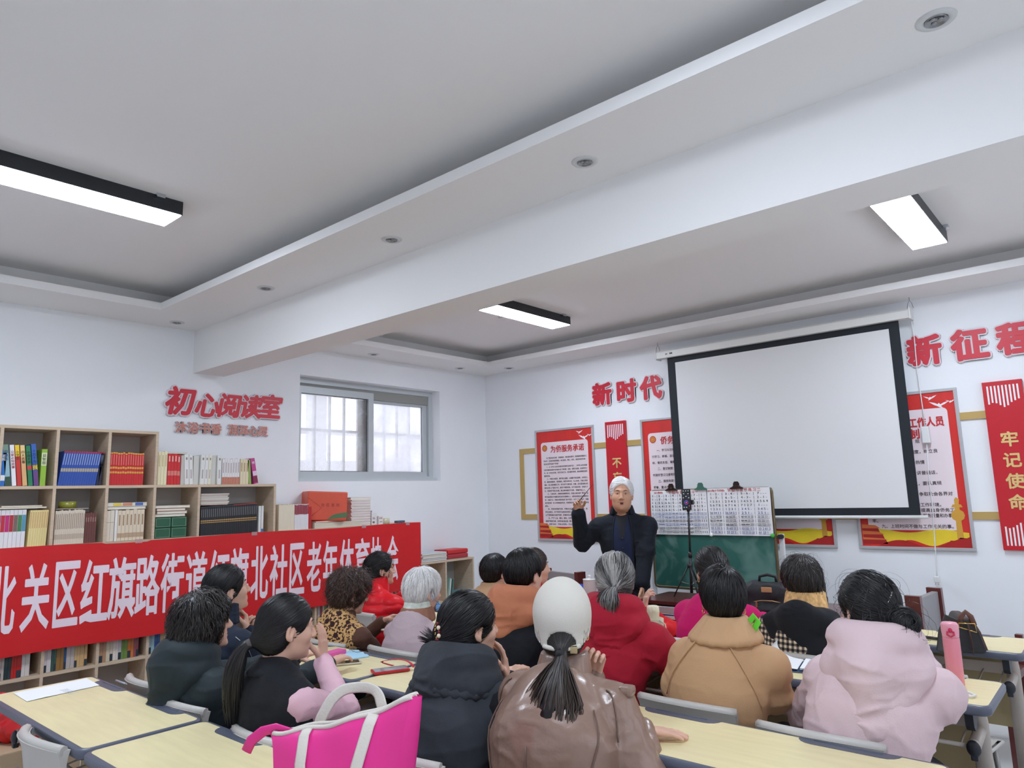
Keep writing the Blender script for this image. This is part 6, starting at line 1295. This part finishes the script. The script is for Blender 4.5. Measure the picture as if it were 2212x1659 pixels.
# ================= things on desks and around =================
DZ=.751
def rest(o,x,y,z=DZ,rz=0): o.location=(x,y,z+.0006); o.rotation_euler=(0,0,rz); return o
def at_px(px,py,z=DZ): p=wpz(px,py,z); return float(p[0]),float(p[1])
m_pp=mat('paper_plain',(240,240,242),.7)
# sheet of paper and pen on the back row desk
c4=[wpz(*p,DZ) for p in ((29,1498),(187,1466),(58,1516),(215,1481))]; x0,y0=[float(v) for v in sum(c4)[:2]/4]
b=MB(); P=[[tuple((c4[0]*(1-i/8)+c4[1]*i/8)*(1-j/4)+(c4[2]*(1-i/8)+c4[3]*i/8)*j/4-A(x0,y0,DZ)+A(0,0,.0006+.0012*math.sin(i*.9)**2)) for j in range(5)] for i in range(9)]; b.grid(P); b.grid([[(p[0],p[1],p[2]-.0005) for p in r] for r in P]); o=b.build('paper_sheet',m_pp); rest(o,x0,y0,DZ,0); tag(o,'long white sheet of paper on the back row desk by the bookcase','paper sheet')
b=MB(); 
for k in range(4):
    for j in range(9): b.box((.03+.014*j,-.0+.008*k,.0025),(.04+.014*j,.003+.008*k,.0027))
b.build('faint_print',mat('faint_print',(214,214,218),.7),o)
b=MB(); b.tube([(-.06,0,.005),(.05,0,.005)],.0045,8).tube([(.05,0,.005),(.066,0,.005)],[.0042,.001],8); x,y=at_px(268,1476); o=rest(b.build('pen',mat('pen_grey',(170,174,180),.3)),x-.0,y-.012,DZ+.001,0); tag(o,'grey pen lying in the tray of the desk beside the bookcase','pen')
# pink tote bag
m_tote=mat('tote_hot_pink',(232,44,142),.45,bump=.1,bscale=9,var=.05,vscale=4); m_totec=mat('tote_cream_trim',(216,208,198),.7,bump=.15,bscale=150)
tl,tr=wpt(640,1622,1.12),wpt(888,1522,1.22)
ta=math.atan2(tr[1]-tl[1],tr[0]-tl[0]); tc_=(tl+tr)/2; tw_=np.linalg.norm((tr-tl)[:2])
e=empty('tote_bag',(-1.715,1.24,DZ+.0006),0,'hot pink tote bag with cream trim and straps on the back row desk','bag')
Wd,Hh=.40,.30
def bagpt(u,v,side):
    """u along -1..1, v height 0..1"""
    tilt=.045*u*v; depth=(.075*(1-v)**.6+.018)*(1-.25*u*u)*side; return ((.16+.05*v)*u, depth+.006*math.sin(u*7+v*4)*v, .012+v*(.235+tilt*1.6-.02*(1-u*u)*v)+.004*math.sin(u*9)*v)
for side,nm in ((-1,'front_panel'),(1,'rear_panel')):
    b=MB(); P=[[bagpt(-1+2*i/24,j/12,side) for j in range(13)] for i in range(25)]; b.grid(P); b.grid([[(p[0],p[1]-side*.003,p[2]) for p in r] for r in P]); b.build(nm,m_tote,e)
    b=MB(); b.tube([bagpt(-1+2*i/24,1,side) for i in range(25)],.0075,8); b.build('rim_trim',m_totec,e)
for u in (-1,1):
    b=MB(); P=[[tuple(np.array(bagpt(u,j/12,-1))*(1-k/6)+np.array(bagpt(u,j/12,1))*(k/6)+A(u*.022*math.sin(PI*k/6),0,0)) for j in range(13)] for k in range(7)]; b.grid(P); b.grid([[(p[0]-u*.003,p[1],p[2]) for p in r] for r in P]); b.build('side_panel',m_tote,e)
b=MB(); b.box((-.155,-.06,.0),(.155,.06,.014),.006); b.build('base',m_tote,e)
for side in (-1,1):
    pts=[]
    for (u,v) in ((-.42,.05),(-.45,.5),(-.47,.9),(-.47,1.0)): q=A(*bagpt(u,v,side))+A(0,side*.006,0); pts.append(q)
    fall=[A(-.05,.04,.30),A(.02,.055,.315),A(.075,.045,.31)]
    if side>0: mid=fall
    else: mid=[A(-.085,-.085,.215),A(-.06,-.1,.12),A(.0,-.105,.075),A(.06,-.1,.12),A(.085,-.09,.22)]
    end=[A(*bagpt(u,v,side))+A(0,side*.006,0) for (u,v) in ((.47,1.0),(.47,.9),(.45,.5),(.42,.05))]
    if side>0:
        P=pts[2:]+mid+end[:2]
        for _ in range(3):
            P=[P[0]]+[q for i in range(len(P)-1) for q in (P[i]*.75+P[i+1]*.25,P[i]*.25+P[i+1]*.75)]+[P[-1]]
        b=MB(); b.tube([tuple(p) for p in P],.0165,8,flat=.12,up=(0,1,0)); b.build('strap',m_totec,e)
    else:
        for PP in (pts,end):
            b=MB(); b.tube([tuple(p) for p in PP],.0165,8,flat=.12,up=(0,1,0)); b.build('strap_base',m_totec,e)
b=MB(); b.tube([tuple(A(*bagpt(-.95,1,-1))*.5+A(*bagpt(-.95,1,1))*.5+A(*p)) for p in ((0.05,0,0),(-.01,0,.012),(-.05,-.005,.0),(-.085,-.01,-.03),(-.1,-.012,-.065))],.016,8,flat=.25,up=(0,1,.2)); b.build('zip_tail',m_tote,e)
e.rotation_euler=(0,0,.35); e.scale=(1.06,1.0,.88)
# pink case, glasses, mask, tablets, phone
b=MB(); b.box((-.03,-.075,0),(.03,.075,.03),.008); x,y=at_px(717,1420); o=rest(b.build('spectacle_case',mat('case_pink',(232,100,170),.35)),x,y,DZ,.15); tag(o,'bright pink spectacle case on the desk behind the hand','case')
bb=MB(); bb.lathe([(0,0),(.006,0),(.006,.001),(0,.001)],12,T(0,-.045,.0302)); bb.build('snap',mat('metal_dark',(90,92,96),.3,metal=1),o)
def tablet(px,py,w,h,rz,cb,label):
    e=empty('phone',(*at_px(px,py),DZ+.0006),rz,label,'phone'); b=MB(); b.box((-w/2,-h/2,0),(w/2,h/2,.008),.003); b.build('body',mat('phone_case_%d'%cb[0],cb,.3,metal=.2),e); b=MB(); b.box((-w/2+.006,-h/2+.01,.0081),(w/2-.006,h/2-.01,.0086)); b.build('screen',mat('phone_screen',(26,24,28),.08,spec=.9),e); return e
tablet(744,1434,.075,.16,-.55,(214,206,190),'phone with champagne edge lying next to the glasses'); tablet(642,1408,.08,.16,-.6,(206,206,210),'silver tablet partly hidden behind the pink sleeve')
x,y=at_px(765,1415); b=MB(); P=[[(-.09+.18*i/10,-.05+.1*j/6,.004+.012*math.sin(PI*j/6)*math.sin(PI*i/10)+.003*math.sin(i*1.7)) for j in range(7)] for i in range(11)]; b.grid(P); b.grid([[(p[0],p[1],p[2]-.003) for p in r] for r in P]); o=rest(b.build('face_mask',mat('mask_pale_blue',(166,206,226),.85)),x,y,DZ,-.3); tag(o,'pale blue face mask lying under reading glasses','mask')
o=rest(MB().tube([(-.045,.03,.02),(-.05,0,.022),(-.02,-.01,.024),(0,-.004,.026),(.02,-.01,.024),(.05,0,.022),(.045,.03,.02)],.0014,6).tube([(-.05,0,.022),(-.056,.06,.02)],.0012,5).tube([(.05,0,.022),(.056,.06,.02)],.0012,5).build('reading_glasses',mat('wire_brown',(120,96,84),.3,metal=.6)),x-.005,y-.005,DZ,-.25); tag(o,'thin wire reading glasses lying on the pale blue mask','glasses')
e=empty('phone',(*at_px(843,1451),DZ+.0006),-.45,'phone in a red case with a red lanyard on the desk','phone'); b=MB(); b.box((-.042,-.085,0),(.042,.085,.013),.006); b.build('case',mat('case_red',(186,30,40),.4),e); b=MB(); b.box((-.035,-.077,.0131),(.035,.077,.0137)); b.build('screen',mat('phone_screen_grey',(140,140,142),.1,spec=.9),e)
b=MB(); P=[A(-.03,.02,.018),A(-.07,.0,.02),A(-.085,-.03,.03),A(-.04,.0,.045),A(.0,.05,.05),A(.03,.085,.04),A(.05,.1,.018)]
for _ in range(2): P=[P[0]]+[q for i in range(len(P)-1) for q in (P[i]*.75+P[i+1]*.25,P[i]*.25+P[i+1]*.75)]+[P[-1]]
b.tube([tuple(p) for p in P],.009,8,flat=.15,up=(0,0,1)); b.build('lanyard',mat('lanyard_red',(196,28,40),.6),e)
# booklets in front of the curly woman
hb=w4; b=MB(); b.box((-.07,-.1,0),(.07,.1,.004),.001); o=b.build('booklet',mat('booklet_green',(86,104,84),.5)); o.location=(hb[0]+.10,hb[1]+.09,hb[2]-.03); o.rotation_euler=(.35,-.12,-.5); tag(o,'green booklet held up by the curly haired woman','booklet')
for i,(c,dx) in enumerate((((226,214,190),0),((236,234,232),.02))):
    b=MB(); b.box((-.1,-.07,0),(.1,.07,.006),.002); x,y=at_px(862,1362); o=rest(b.build('booklet',mat('booklet_%d'%c[0],c,.6)),x+dx,y,DZ+i*.0065,-.2+i*.4); tag(o,['cream booklet lying on the desk of the curly haired woman','white booklet on top of the cream one'][i],'booklet')
# open notebook right
x,y=at_px(1735,1442); e=empty('notebook',(x,y,DZ+.0006),.2,'open notebook with curling white pages on the desk beside the pink jacket','notebook')
b=MB(); b.box((-.16,-.105,0),(.16,.105,.004),.001); b.build('cover',mat('notebook_cover_blue',(70,96,128),.5),e)
b=MB(); P=[[(-.0+.155*i/10,-.1+.2*j/4,.006+.012*math.sin(PI*.5*(1-i/10))) for j in range(5)] for i in range(11)]; b.grid(P); b.grid([[(p[0],p[1],p[2]-.006) for p in r] for r in P]); pg=b.build('right_pages',m_pp,e)
b=MB(); P=[[(-.01-.11*math.sin(i/10*1.9),-.1+.2*j/4,.012+.10*(1-math.cos(i/10*1.7))*.75) for j in range(5)] for i in range(11)]; b.grid(P); b.grid([[(p[0]-.001,p[1],p[2]+.0015) for p in r] for r in P]); b.build('curling_page',m_pp,e)
b=MB()
for k in range(7):
    for j in range(8): b.box((.02+.016*j,.08-.025*k,.0205-.0015*j),(.03+.016*j,.084-.025*k,.0208-.0015*j))
b.build('handwriting',mat('notebook_ink',(120,124,150),.7),e)
# pink bottle
x,y=at_px(2066,1478); e=empty('bottle',(x,y,DZ+.0006),0,'tall pink insulated bottle standing on the desk beside the handbag','bottle')
b=MB(); b.lathe([(.0,0),(.032,0),(.0345,.004),(.0345,.2),(.0335,.205)],28); b.build('bottle_body',mat('bottle_pink',(232,140,156),.35,coat=.3),e)
b=MB(); b.lathe([(.0335,.205),(.034,.21),(.036,.235),(.036,.262),(.03,.27),(.0,.271)],28); l=b.build('lid',mat('bottle_lid_pink',(236,160,176),.35),e)
b=MB(); b.tube([(-.012,-.036,.235),(-.014,-.041,.222),(0,-.043,.213),(.014,-.041,.222),(.012,-.036,.235)],.004,8); b.ball((0,-.036,.24),(.009,.007,.011)); b.build('latch',mat('latch_crimson',(206,40,84),.4),e)
e.rotation_euler=(0,0,.2); e.scale=(.88,.88,.88)
# teal cloth and white clip by the elbow
b=MB(); P=[[(-.035+.07*i/6,-.05+.1*j/8,.003+.035*math.sin(PI*j/9)**2+.004*math.sin(i*2)) for j in range(9)] for i in range(7)]; b.grid(P); b.grid([[(p[0],p[1],p[2]-.003) for p in r] for r in P]); x,y=at_px(2064,1470); o=rest(b.build('face_mask',mat('mask_teal',(56,130,158),.8)),x-.06,y-.05,DZ,.6); tag(o,'teal folded mask between pink bottle and pink sleeve','mask')
b=MB(); b.tube([(-.04,0,.006),(-.02,.018,.012),(.03,.014,.012),(.045,0,.006),(.03,-.014,.006),(-.02,-.016,.006)],.005,8,closed=True); x,y=at_px(2078,1505); o=rest(b.build('earphone_case',mat('clip_white',(226,224,222),.3)),x,y,DZ,.4); tag(o,'small white looped clip on the desk by the pink elbow','clip')
# handbag
x,y=at_px(2068,1405); e=empty('handbag',(x+.02,y+.06,DZ+.0006),.35,'black handbag with brown trim and strap on the front row desk','bag')
m_hb=mat('handbag_black',(38,36,38),.35,bump=.1,bscale=200); m_hbr=mat('handbag_brown',(106,68,56),.4)
b=MB(); P=[(-.065,0),(.065,0),(.07,.02),(.05,.1),(.022,.16),(-.022,.16),(-.05,.1),(-.07,.02)]; b.prism(P,-.12,.12,'y',T(0,0,0)); o=b.build('bag_body',m_hb,e); md=o.modifiers.new('b','BEVEL'); md.width=.012; md.segments=3
b=MB(); b.tube([(-.03,-.123,.13),(-.02,-.125,.17),(0,-.124,.19),(.02,-.125,.17),(.03,-.123,.13)],.012,8,flat=.4); b.build('trim',m_hbr,e)
b=MB(); b.tube([(-.07,-.123,.02),(-.05,-.125,.1),(-.022,-.125,.16),(.022,-.125,.16),(.05,-.125,.1),(.07,-.123,.02)],.003,6); b.build('piping',m_hbr,e)
b=MB(); b.tube([(-.035,-.13,.12),(-.035,-.135,.14),(.03,-.135,.14),(.035,-.13,.1),(-.03,-.13,.12)],.003,6,closed=True); b.build('ring',mat('gold_jewellery',(226,186,110),.2,metal=1),e)
b=MB(); b.tube([(-.02,-.128,.13),(-.075,-.1,.16),(-.1,-.09,.09),(-.12,-.12,.012),(-.1,-.16,.004),(-.04,-.17,.003)],.018,8,flat=.14,up=(0,1,.3)); b.build('strap',mat('strap_grey_woven',(70,66,64),.7),e)
b=MB(); b.tube([(0,-.14,.14),(.008,-.142,.06),(.005,-.15,.004)],.012,8,flat=.14,up=(1,0,0)); b.build('strap_end',m_hbr,e)
b=MB(); b.tube([(-.05,0,.009),(.05,0,.009)],.008,8).ball((-.055,0,.01),(.012,.008,.01)).box((.045,-.01,.0),(.065,.01,.016),.003); x,y=at_px(2010,1382); o=rest(b.build('key_holder',m_hb),x,y,DZ,-.2); tag(o,'black key holder with metal clasp on the front row desk','key holder')
# beige canvas bottle bag, cream cap
x,y=at_px(1416,1412)
e=empty('bottle_bag',(x,y,DZ+.0006),0,'beige canvas bottle bag with a cream lid sticking out, beside the crimson sleeve','bag')
b=MB(); P=[]; b.lathe([(.0,0),(.042,0),(.046,.01),(.048,.12),(.05,.17),(.046,.172),(.04,.16),(0,.16)],20); V_=[(v[0]*1.05,v[1]*.85,v[2]) for v in b.v]; b.v=V_; b.build('canvas_sleeve',mat('canvas_beige',(206,196,172),.8,bump=.25,bscale=90),e)
b=MB(); b.lathe([(.0,.15),(.027,.15),(.029,.18),(.031,.2),(.03,.225),(.022,.23),(.0,.231)],24); b.build('lid',mat('lid_cream',(226,220,190),.4),e)
b=MB(); b.tube([(.045,-.02,.165),(.075,-.02,.15),(.085,-.02,.08),(.07,-.02,.015)],.004,6); b.build('carry_loop',mat('canvas_beige',(206,196,172)),e)
# pencil case on the front row
x,y=at_px(1440,1335); e=empty('pencil_case',(x,y,DZ+.0006),.1,'clear pencil case with pens on the front row desk','pencil case')
b=MB(); b.prism(rrect(-.1,-.045,.1,.045,.02),0,.018,'z'); b.build('tray',mat('case_grey_clear',(206,202,200),.2),e)
b=MB(); b.prism(rrect(-.1,.03,.1,.05,.009),.018,.06,'z'); b.build('raised_lid',mat('case_grey_lid',(190,184,184),.15),e)
for k,(c,n) in enumerate((((40,40,90),'navy pen'),((226,150,100),'orange pen'),((30,30,60),'dark pen'))):
    b=MB(); b.tube([(-.06,-.02+.015*k,.023),(.07,-.025+.018*k,.023)],.005,8); o=b.build('pen',mat('pen_%d'%c[0],c,.4),e); o['label']=n
# brown teacher desk
m_bd=mat('desk_mahogany',(96,42,40),.25,var=.12,vscale=5,stretch=(1,8,8),coat=.3)
e=empty('lecturer_desk',(-2.18,4.93,0),0,'dark mahogany lecturer desk beside the lecturer','desk')
b=MB(); b.prism(rrect(-.70,-.24,.75,.235,.03),.735,.76,'z'); b.build('desk_top',m_bd,e)
for x in (-.66,.66):
    b=MB(); b.box((x-.02,-.2,0),(x+.02,.2,.735),.004); b.build('side_panel',m_bd,e)
b=MB(); b.box((-.64,.15,.15),(.64,.17,.735)); b.build('front_panel',m_bd,e)
# tripod with phone
tp=wpt(1492,1290,4.88); tx_,ty_=float(tp[0]),4.9; e=empty('phone_tripod',(tx_,ty_,.7606),0,'black phone tripod standing on the lecturer desk, filming phone on top','tripod')
m_tp=mat('tripod_black',(28,28,32),.4)
top=wpt(1487,1105,4.9); dx=float(top[0])-tx_; hz=float(top[2])-.7606
b=MB(); b.tube([(0,0,.04),(dx*.5,0,hz*.5)],.011,10).tube([(dx*.5,0,hz*.5),(dx,0,hz)],.008,10); b.build('pole',m_tp,e)
b=MB(); b.tube([(dx*.5,0,hz*.5-.02),(dx*.5,0,hz*.5+.02)],.015,10); b.build('clamp_collar',m_tp,e)
for k,a in enumerate((200,320,80)):
    c_,s_=math.cos(math.radians(a)),math.sin(math.radians(a)); b=MB(); b.tube([(.012*c_,.012*s_,.235),(.13*c_,.13*s_,.012)],.008,8,flat=.6); l=b.build('leg',m_tp,e); b=MB(); b.tube([(.0125*c_,.0125*s_,.1),(.07*c_,.07*s_,.12)],.004,6); b.build('leg_brace',mat('tripod_grey',(150,150,152),.3,metal=.6),l)
b=MB(); b.tube([(0,0,.22),(0,0,.25)],.02,10); b.build('leg_hub',m_tp,e)
b=MB(); b.ball((dx,0,hz+.01),(.014,.014,.014)); b.box((dx-.045,-.012,hz+.05),(dx+.045,.012,hz+.085),.004).box((dx-.01,-.008,hz+.0),(dx+.01,.012,hz+.06),.003); b.build('phone_clamp',m_tp,e)
e3=empty('phone',(tx_+dx,ty_-.018,.7606+hz+.012),0,'black phone held upright in the tripod showing a red record ring','phone')
b=MB(); b.box((-.037,-.004,0),(.037,.004,.155),.004); b.build('body',mat('phone_black',(18,18,22),.25),e3)
b=MB(); b.box((-.034,-.0046,.004),(.034,-.0042,.151)); b.build('screen',mat('phone_screen_dark',(14,15,20),.08,spec=.9),e3)
m_rec=mat('record_red',(226,50,56),.4,emit=(230,60,64),es=.9); m_icn=mat('icon_white',(200,206,214),.4,emit=(200,206,214),es=.6); m_rb=mat('record_blue',(70,90,200),.4,emit=(70,90,200),es=.6)
b=MB(); b.tube([(.014*math.cos(t),-.0048,.055+.014*math.sin(t)) for t in np.linspace(0,2*PI,20,endpoint=False)],.0018,6,closed=True); b.build('record_ring',m_rb,e3)
b=MB(); b.ball((0,-.0048,.055),(.006,.0012,.006)); b.build('record_dot',m_rec,e3)
b=MB()
for (x,z) in ((-.02,.14),(0,.14),(.02,.14),(-.018,.12),(.018,.12),(0,.1),(-.022,.09),(.022,.09),(-.02,.02),(0,.02)): b.box((x-.004,-.005,z-.002),(x+.004,-.0047,z+.002))
b.build('icons',m_icn,e3); b=MB(); b.ball((.022,-.0048,.03),(.003,.001,.003)); b.build('red_icon',m_rec,e3)
# backpack and flask beside the checked shirt
bp=wpt(1655,1300,4.25); e=empty('backpack',(float(bp[0])+.0,4.30,DZ+.0006),.2,'black backpack with a gold label standing on the front row desk','backpack'); m_bk=mat('backpack_nylon',(30,32,36),.6,bump=.2,bscale=120)
s=SDF((-.18,-.13,-.01),(.18,.13,.3),.007); s.cone((-.09,0,.06),(-.075,0,.16),.075,.07,.03,fl=((0,1,0),.8)).cone((.09,0,.06),(.075,0,.16),.075,.07,.03,fl=((0,1,0),.8)).cone((-.08,0,.06),(.08,0,.06),.075,.075,.03,fl=((0,1,0),.8)).cone((-.07,0,.17),(.07,0,.17),.07,.07,.03,fl=((0,1,0),.8)).cone((-.06,-.06,.07),(.06,-.06,.07),.05,.05,.01,fl=((0,1,0),.6)); s.cut((0,0,-1),0)
V,Q=s.mesh(); V=folds(relax(V,Q,1),Q,[],.004,14,4,.8); V[:,2]=np.maximum(V[:,2],0); npmesh('bag_shell',[(V,Q)],m_bk,e)
b=MB(); b.box((-.03,-.068,.185),(.03,-.062,.215),.003); b.build('label_patch',mat('patch_gold',(196,150,104),.4),e)
b=MB(); b.tube([(-.05,0,.235),(-.045,0,.27),(0,0,.28),(.045,0,.27),(.05,0,.235)],.009,8); b.build('handle',m_bk,e)
b=MB(); b.tube([(-.075,-.07,.13),(-.03,-.082,.14),(.03,-.082,.14),(.075,-.07,.13)],.003,6); b.box((-.065,-.088,.1),(-.055,-.082,.135),.002); b.build('zip',mat('zip_gold',(200,170,120),.3,metal=.8),e)
fp=wpt(1768,1300,4.25); e=empty('flask',(float(fp[0]),4.30,DZ+.0006),0,'black vacuum flask with a silver band on the front row desk','flask')
b=MB(); b.lathe([(0,0),(.034,0),(.036,.01),(.036,.17),(.03,.18),(0,.18)],24); b.build('flask_body',mat('flask_dark',(30,30,34),.25,metal=.4),e); b=MB(); b.lathe([(.03,.18),(.033,.182),(.033,.2),(.03,.202)],24); b.build('band',mat('steel_hook',(150,150,150)),e); b=MB(); b.lathe([(0,.202),(.03,.202),(.031,.25),(.026,.258),(0,.259)],24); b.build('cap',mat('flask_cap',(36,36,40),.4),e)
# bags and glass on the lecturer desk side
gl=wpt(1290,1256,4.72)
e=empty('water_jug',(float(gl[0])-.03,4.66,.7006),0,'clear ribbed plastic jug with a white lid knob beside the blue bundle','jug')
m_clear=mat('clear_plastic_pinkish',(226,206,206),.1,trans=.0,alpha=.45)
b=MB(); b.lathe([(.05,0),(.052,.01),(.052,.17),(.05,.18),(.047,.178),(.049,.165),(.049,.012),(0,.01),(0,0)],28); b.build('jug_body',m_clear,e); b=MB(); b.lathe([(0,.18),(.052,.18),(.052,.186),(.015,.19),(.012,.2),(.016,.206),(.012,.214),(0,.216)],24); b.build('lid',mat('lid_white',(230,228,226),.3),e)
s=SDF((-.14,-.1,-.01),(.14,.1,.14),.008); s.cone((-.07,0,.04),(.07,.01,.045),.06,.055,.03).cone((-.03,0,.08),(.04,0,.085),.035,.04,.03); s.cut((0,0,-1),0); V,Q=s.mesh(); V=folds(relax(V,Q,1),Q,[],.008,18,6,1.0); V[:,2]=np.maximum(V[:,2],0); 
e=empty('chair_bag',(float(gl[0])-.22,4.74,.7006),0,'bright blue cloth bundle on the small brown table before the lecturer','bag'); npmesh('cloth_bundle',[(V,Q)],mat('bag_blue',(36,84,200),.6,bump=.15,bscale=40),e)
b=MB(); b.tube([(.06,-.05,.05),(.075,-.03,.09),(.08,.01,.06)],.008,8); b.build('white_handle',m_pp,e)
# two wooden conference chairs
m_lea=mat('chair_leather_brown',(96,58,48),.4); m_mah=mat('chair_frame_mahogany',(98,44,42),.3,coat=.3)
def armchair(x,y,rz,label,seatz=.45,back=1.0,arms=True):
    e=empty('wooden_armchair',(x,y,0),rz,label,'chair','brown wooden armchairs'); 
    b=MB(); b.box((-.22,-.22,.42),(.22,.22,.47),.015); b.build('seat',m_lea,e)
    b=MB(); b.prism([(-.19,.47),(.19,.47),(.19,back),(-.19,back)],.2,.235,'y'); o=b.build('backrest',mat('chair_back_grey',(150,148,150),.4),e)
    for sx in (-1,1):
        b=MB(); b.prism([(.17,.0),(.25,.0),(.27,back+.02),(.185,back+.02)],sx*.22-.02,sx*.22+.02,'x'); b.build('back_post',m_mah,e)
        b=MB(); b.box((sx*.22-.02,-.22,0),(sx*.22+.02,-.18,.64),.004); b.build('front_leg',m_mah,e)
        if not arms: continue
        b=MB(); b.tube([(sx*.22,-.23,.64),(sx*.22,-.05,.665),(sx*.22,.2,.66)],.022,8,flat=.7); b.build('armrest',m_mah,e)
    return e
ca=wpt(2050,1330,5.2); armchair(float(ca[0])+.12,5.10,1.5,'brown wooden armchair with grey back beyond the front row desk, near the wall',back=.86,arms=False)
armchair(-3.62,5.05,2.9,'brown wooden armchair behind the seated class, beside the lecturer',back=.90)
e=empty('side_table',(float(gl[0])-.13,4.70,0),0,'small dark brown side table before the lecturer','table'); b=MB(); b.box((-.24,-.17,.672),(.24,.17,.70),.006); b.build('table_top',m_mah,e)
for sx in (-1,1):
    for sy in (-1,1): b=MB(); b.tube([(sx*.2,sy*.14,.672),(sx*.21,sy*.15,0.004)],.016,8); b.build('leg',m_mah,e)
# red bag on a box at the lower left
e=empty('storage_box',(-4.42,1.22,0),0,'tan cardboard box on the floor by the back row desk','box'); b=MB(); b.box((-.2,-.22,0),(.2,.22,.40),.006); b.build('carton',mat('cardboard',(196,170,138),.8,bump=.1,bscale=40),e)
s=SDF((-.26,-.26,-.02),(.26,.26,.3),.009); s.cone((-.08,-.05,.07),(.09,.05,.08),.1,.1,.05).cone((-.02,0,.1),(.06,.06,.19),.07,.03,.04).cone((-.05,-.02,.1),(-.12,-.06,.2),.06,.02,.04); s.cut((0,0,-1),0); V,Q=s.mesh(); V=folds(relax(V,Q,1),Q,[],.014,12,11,1.0); V[:,2]=np.maximum(V[:,2],0)
e=empty('plastic_bag',(-4.40,1.22,.4006),0,'crumpled red plastic bag on the tan box at the lower left','bag'); npmesh('bag_film',[(V,Q)],mat('bag_red_plastic',(206,24,30),.3,bump=.3,bscale=25),e)
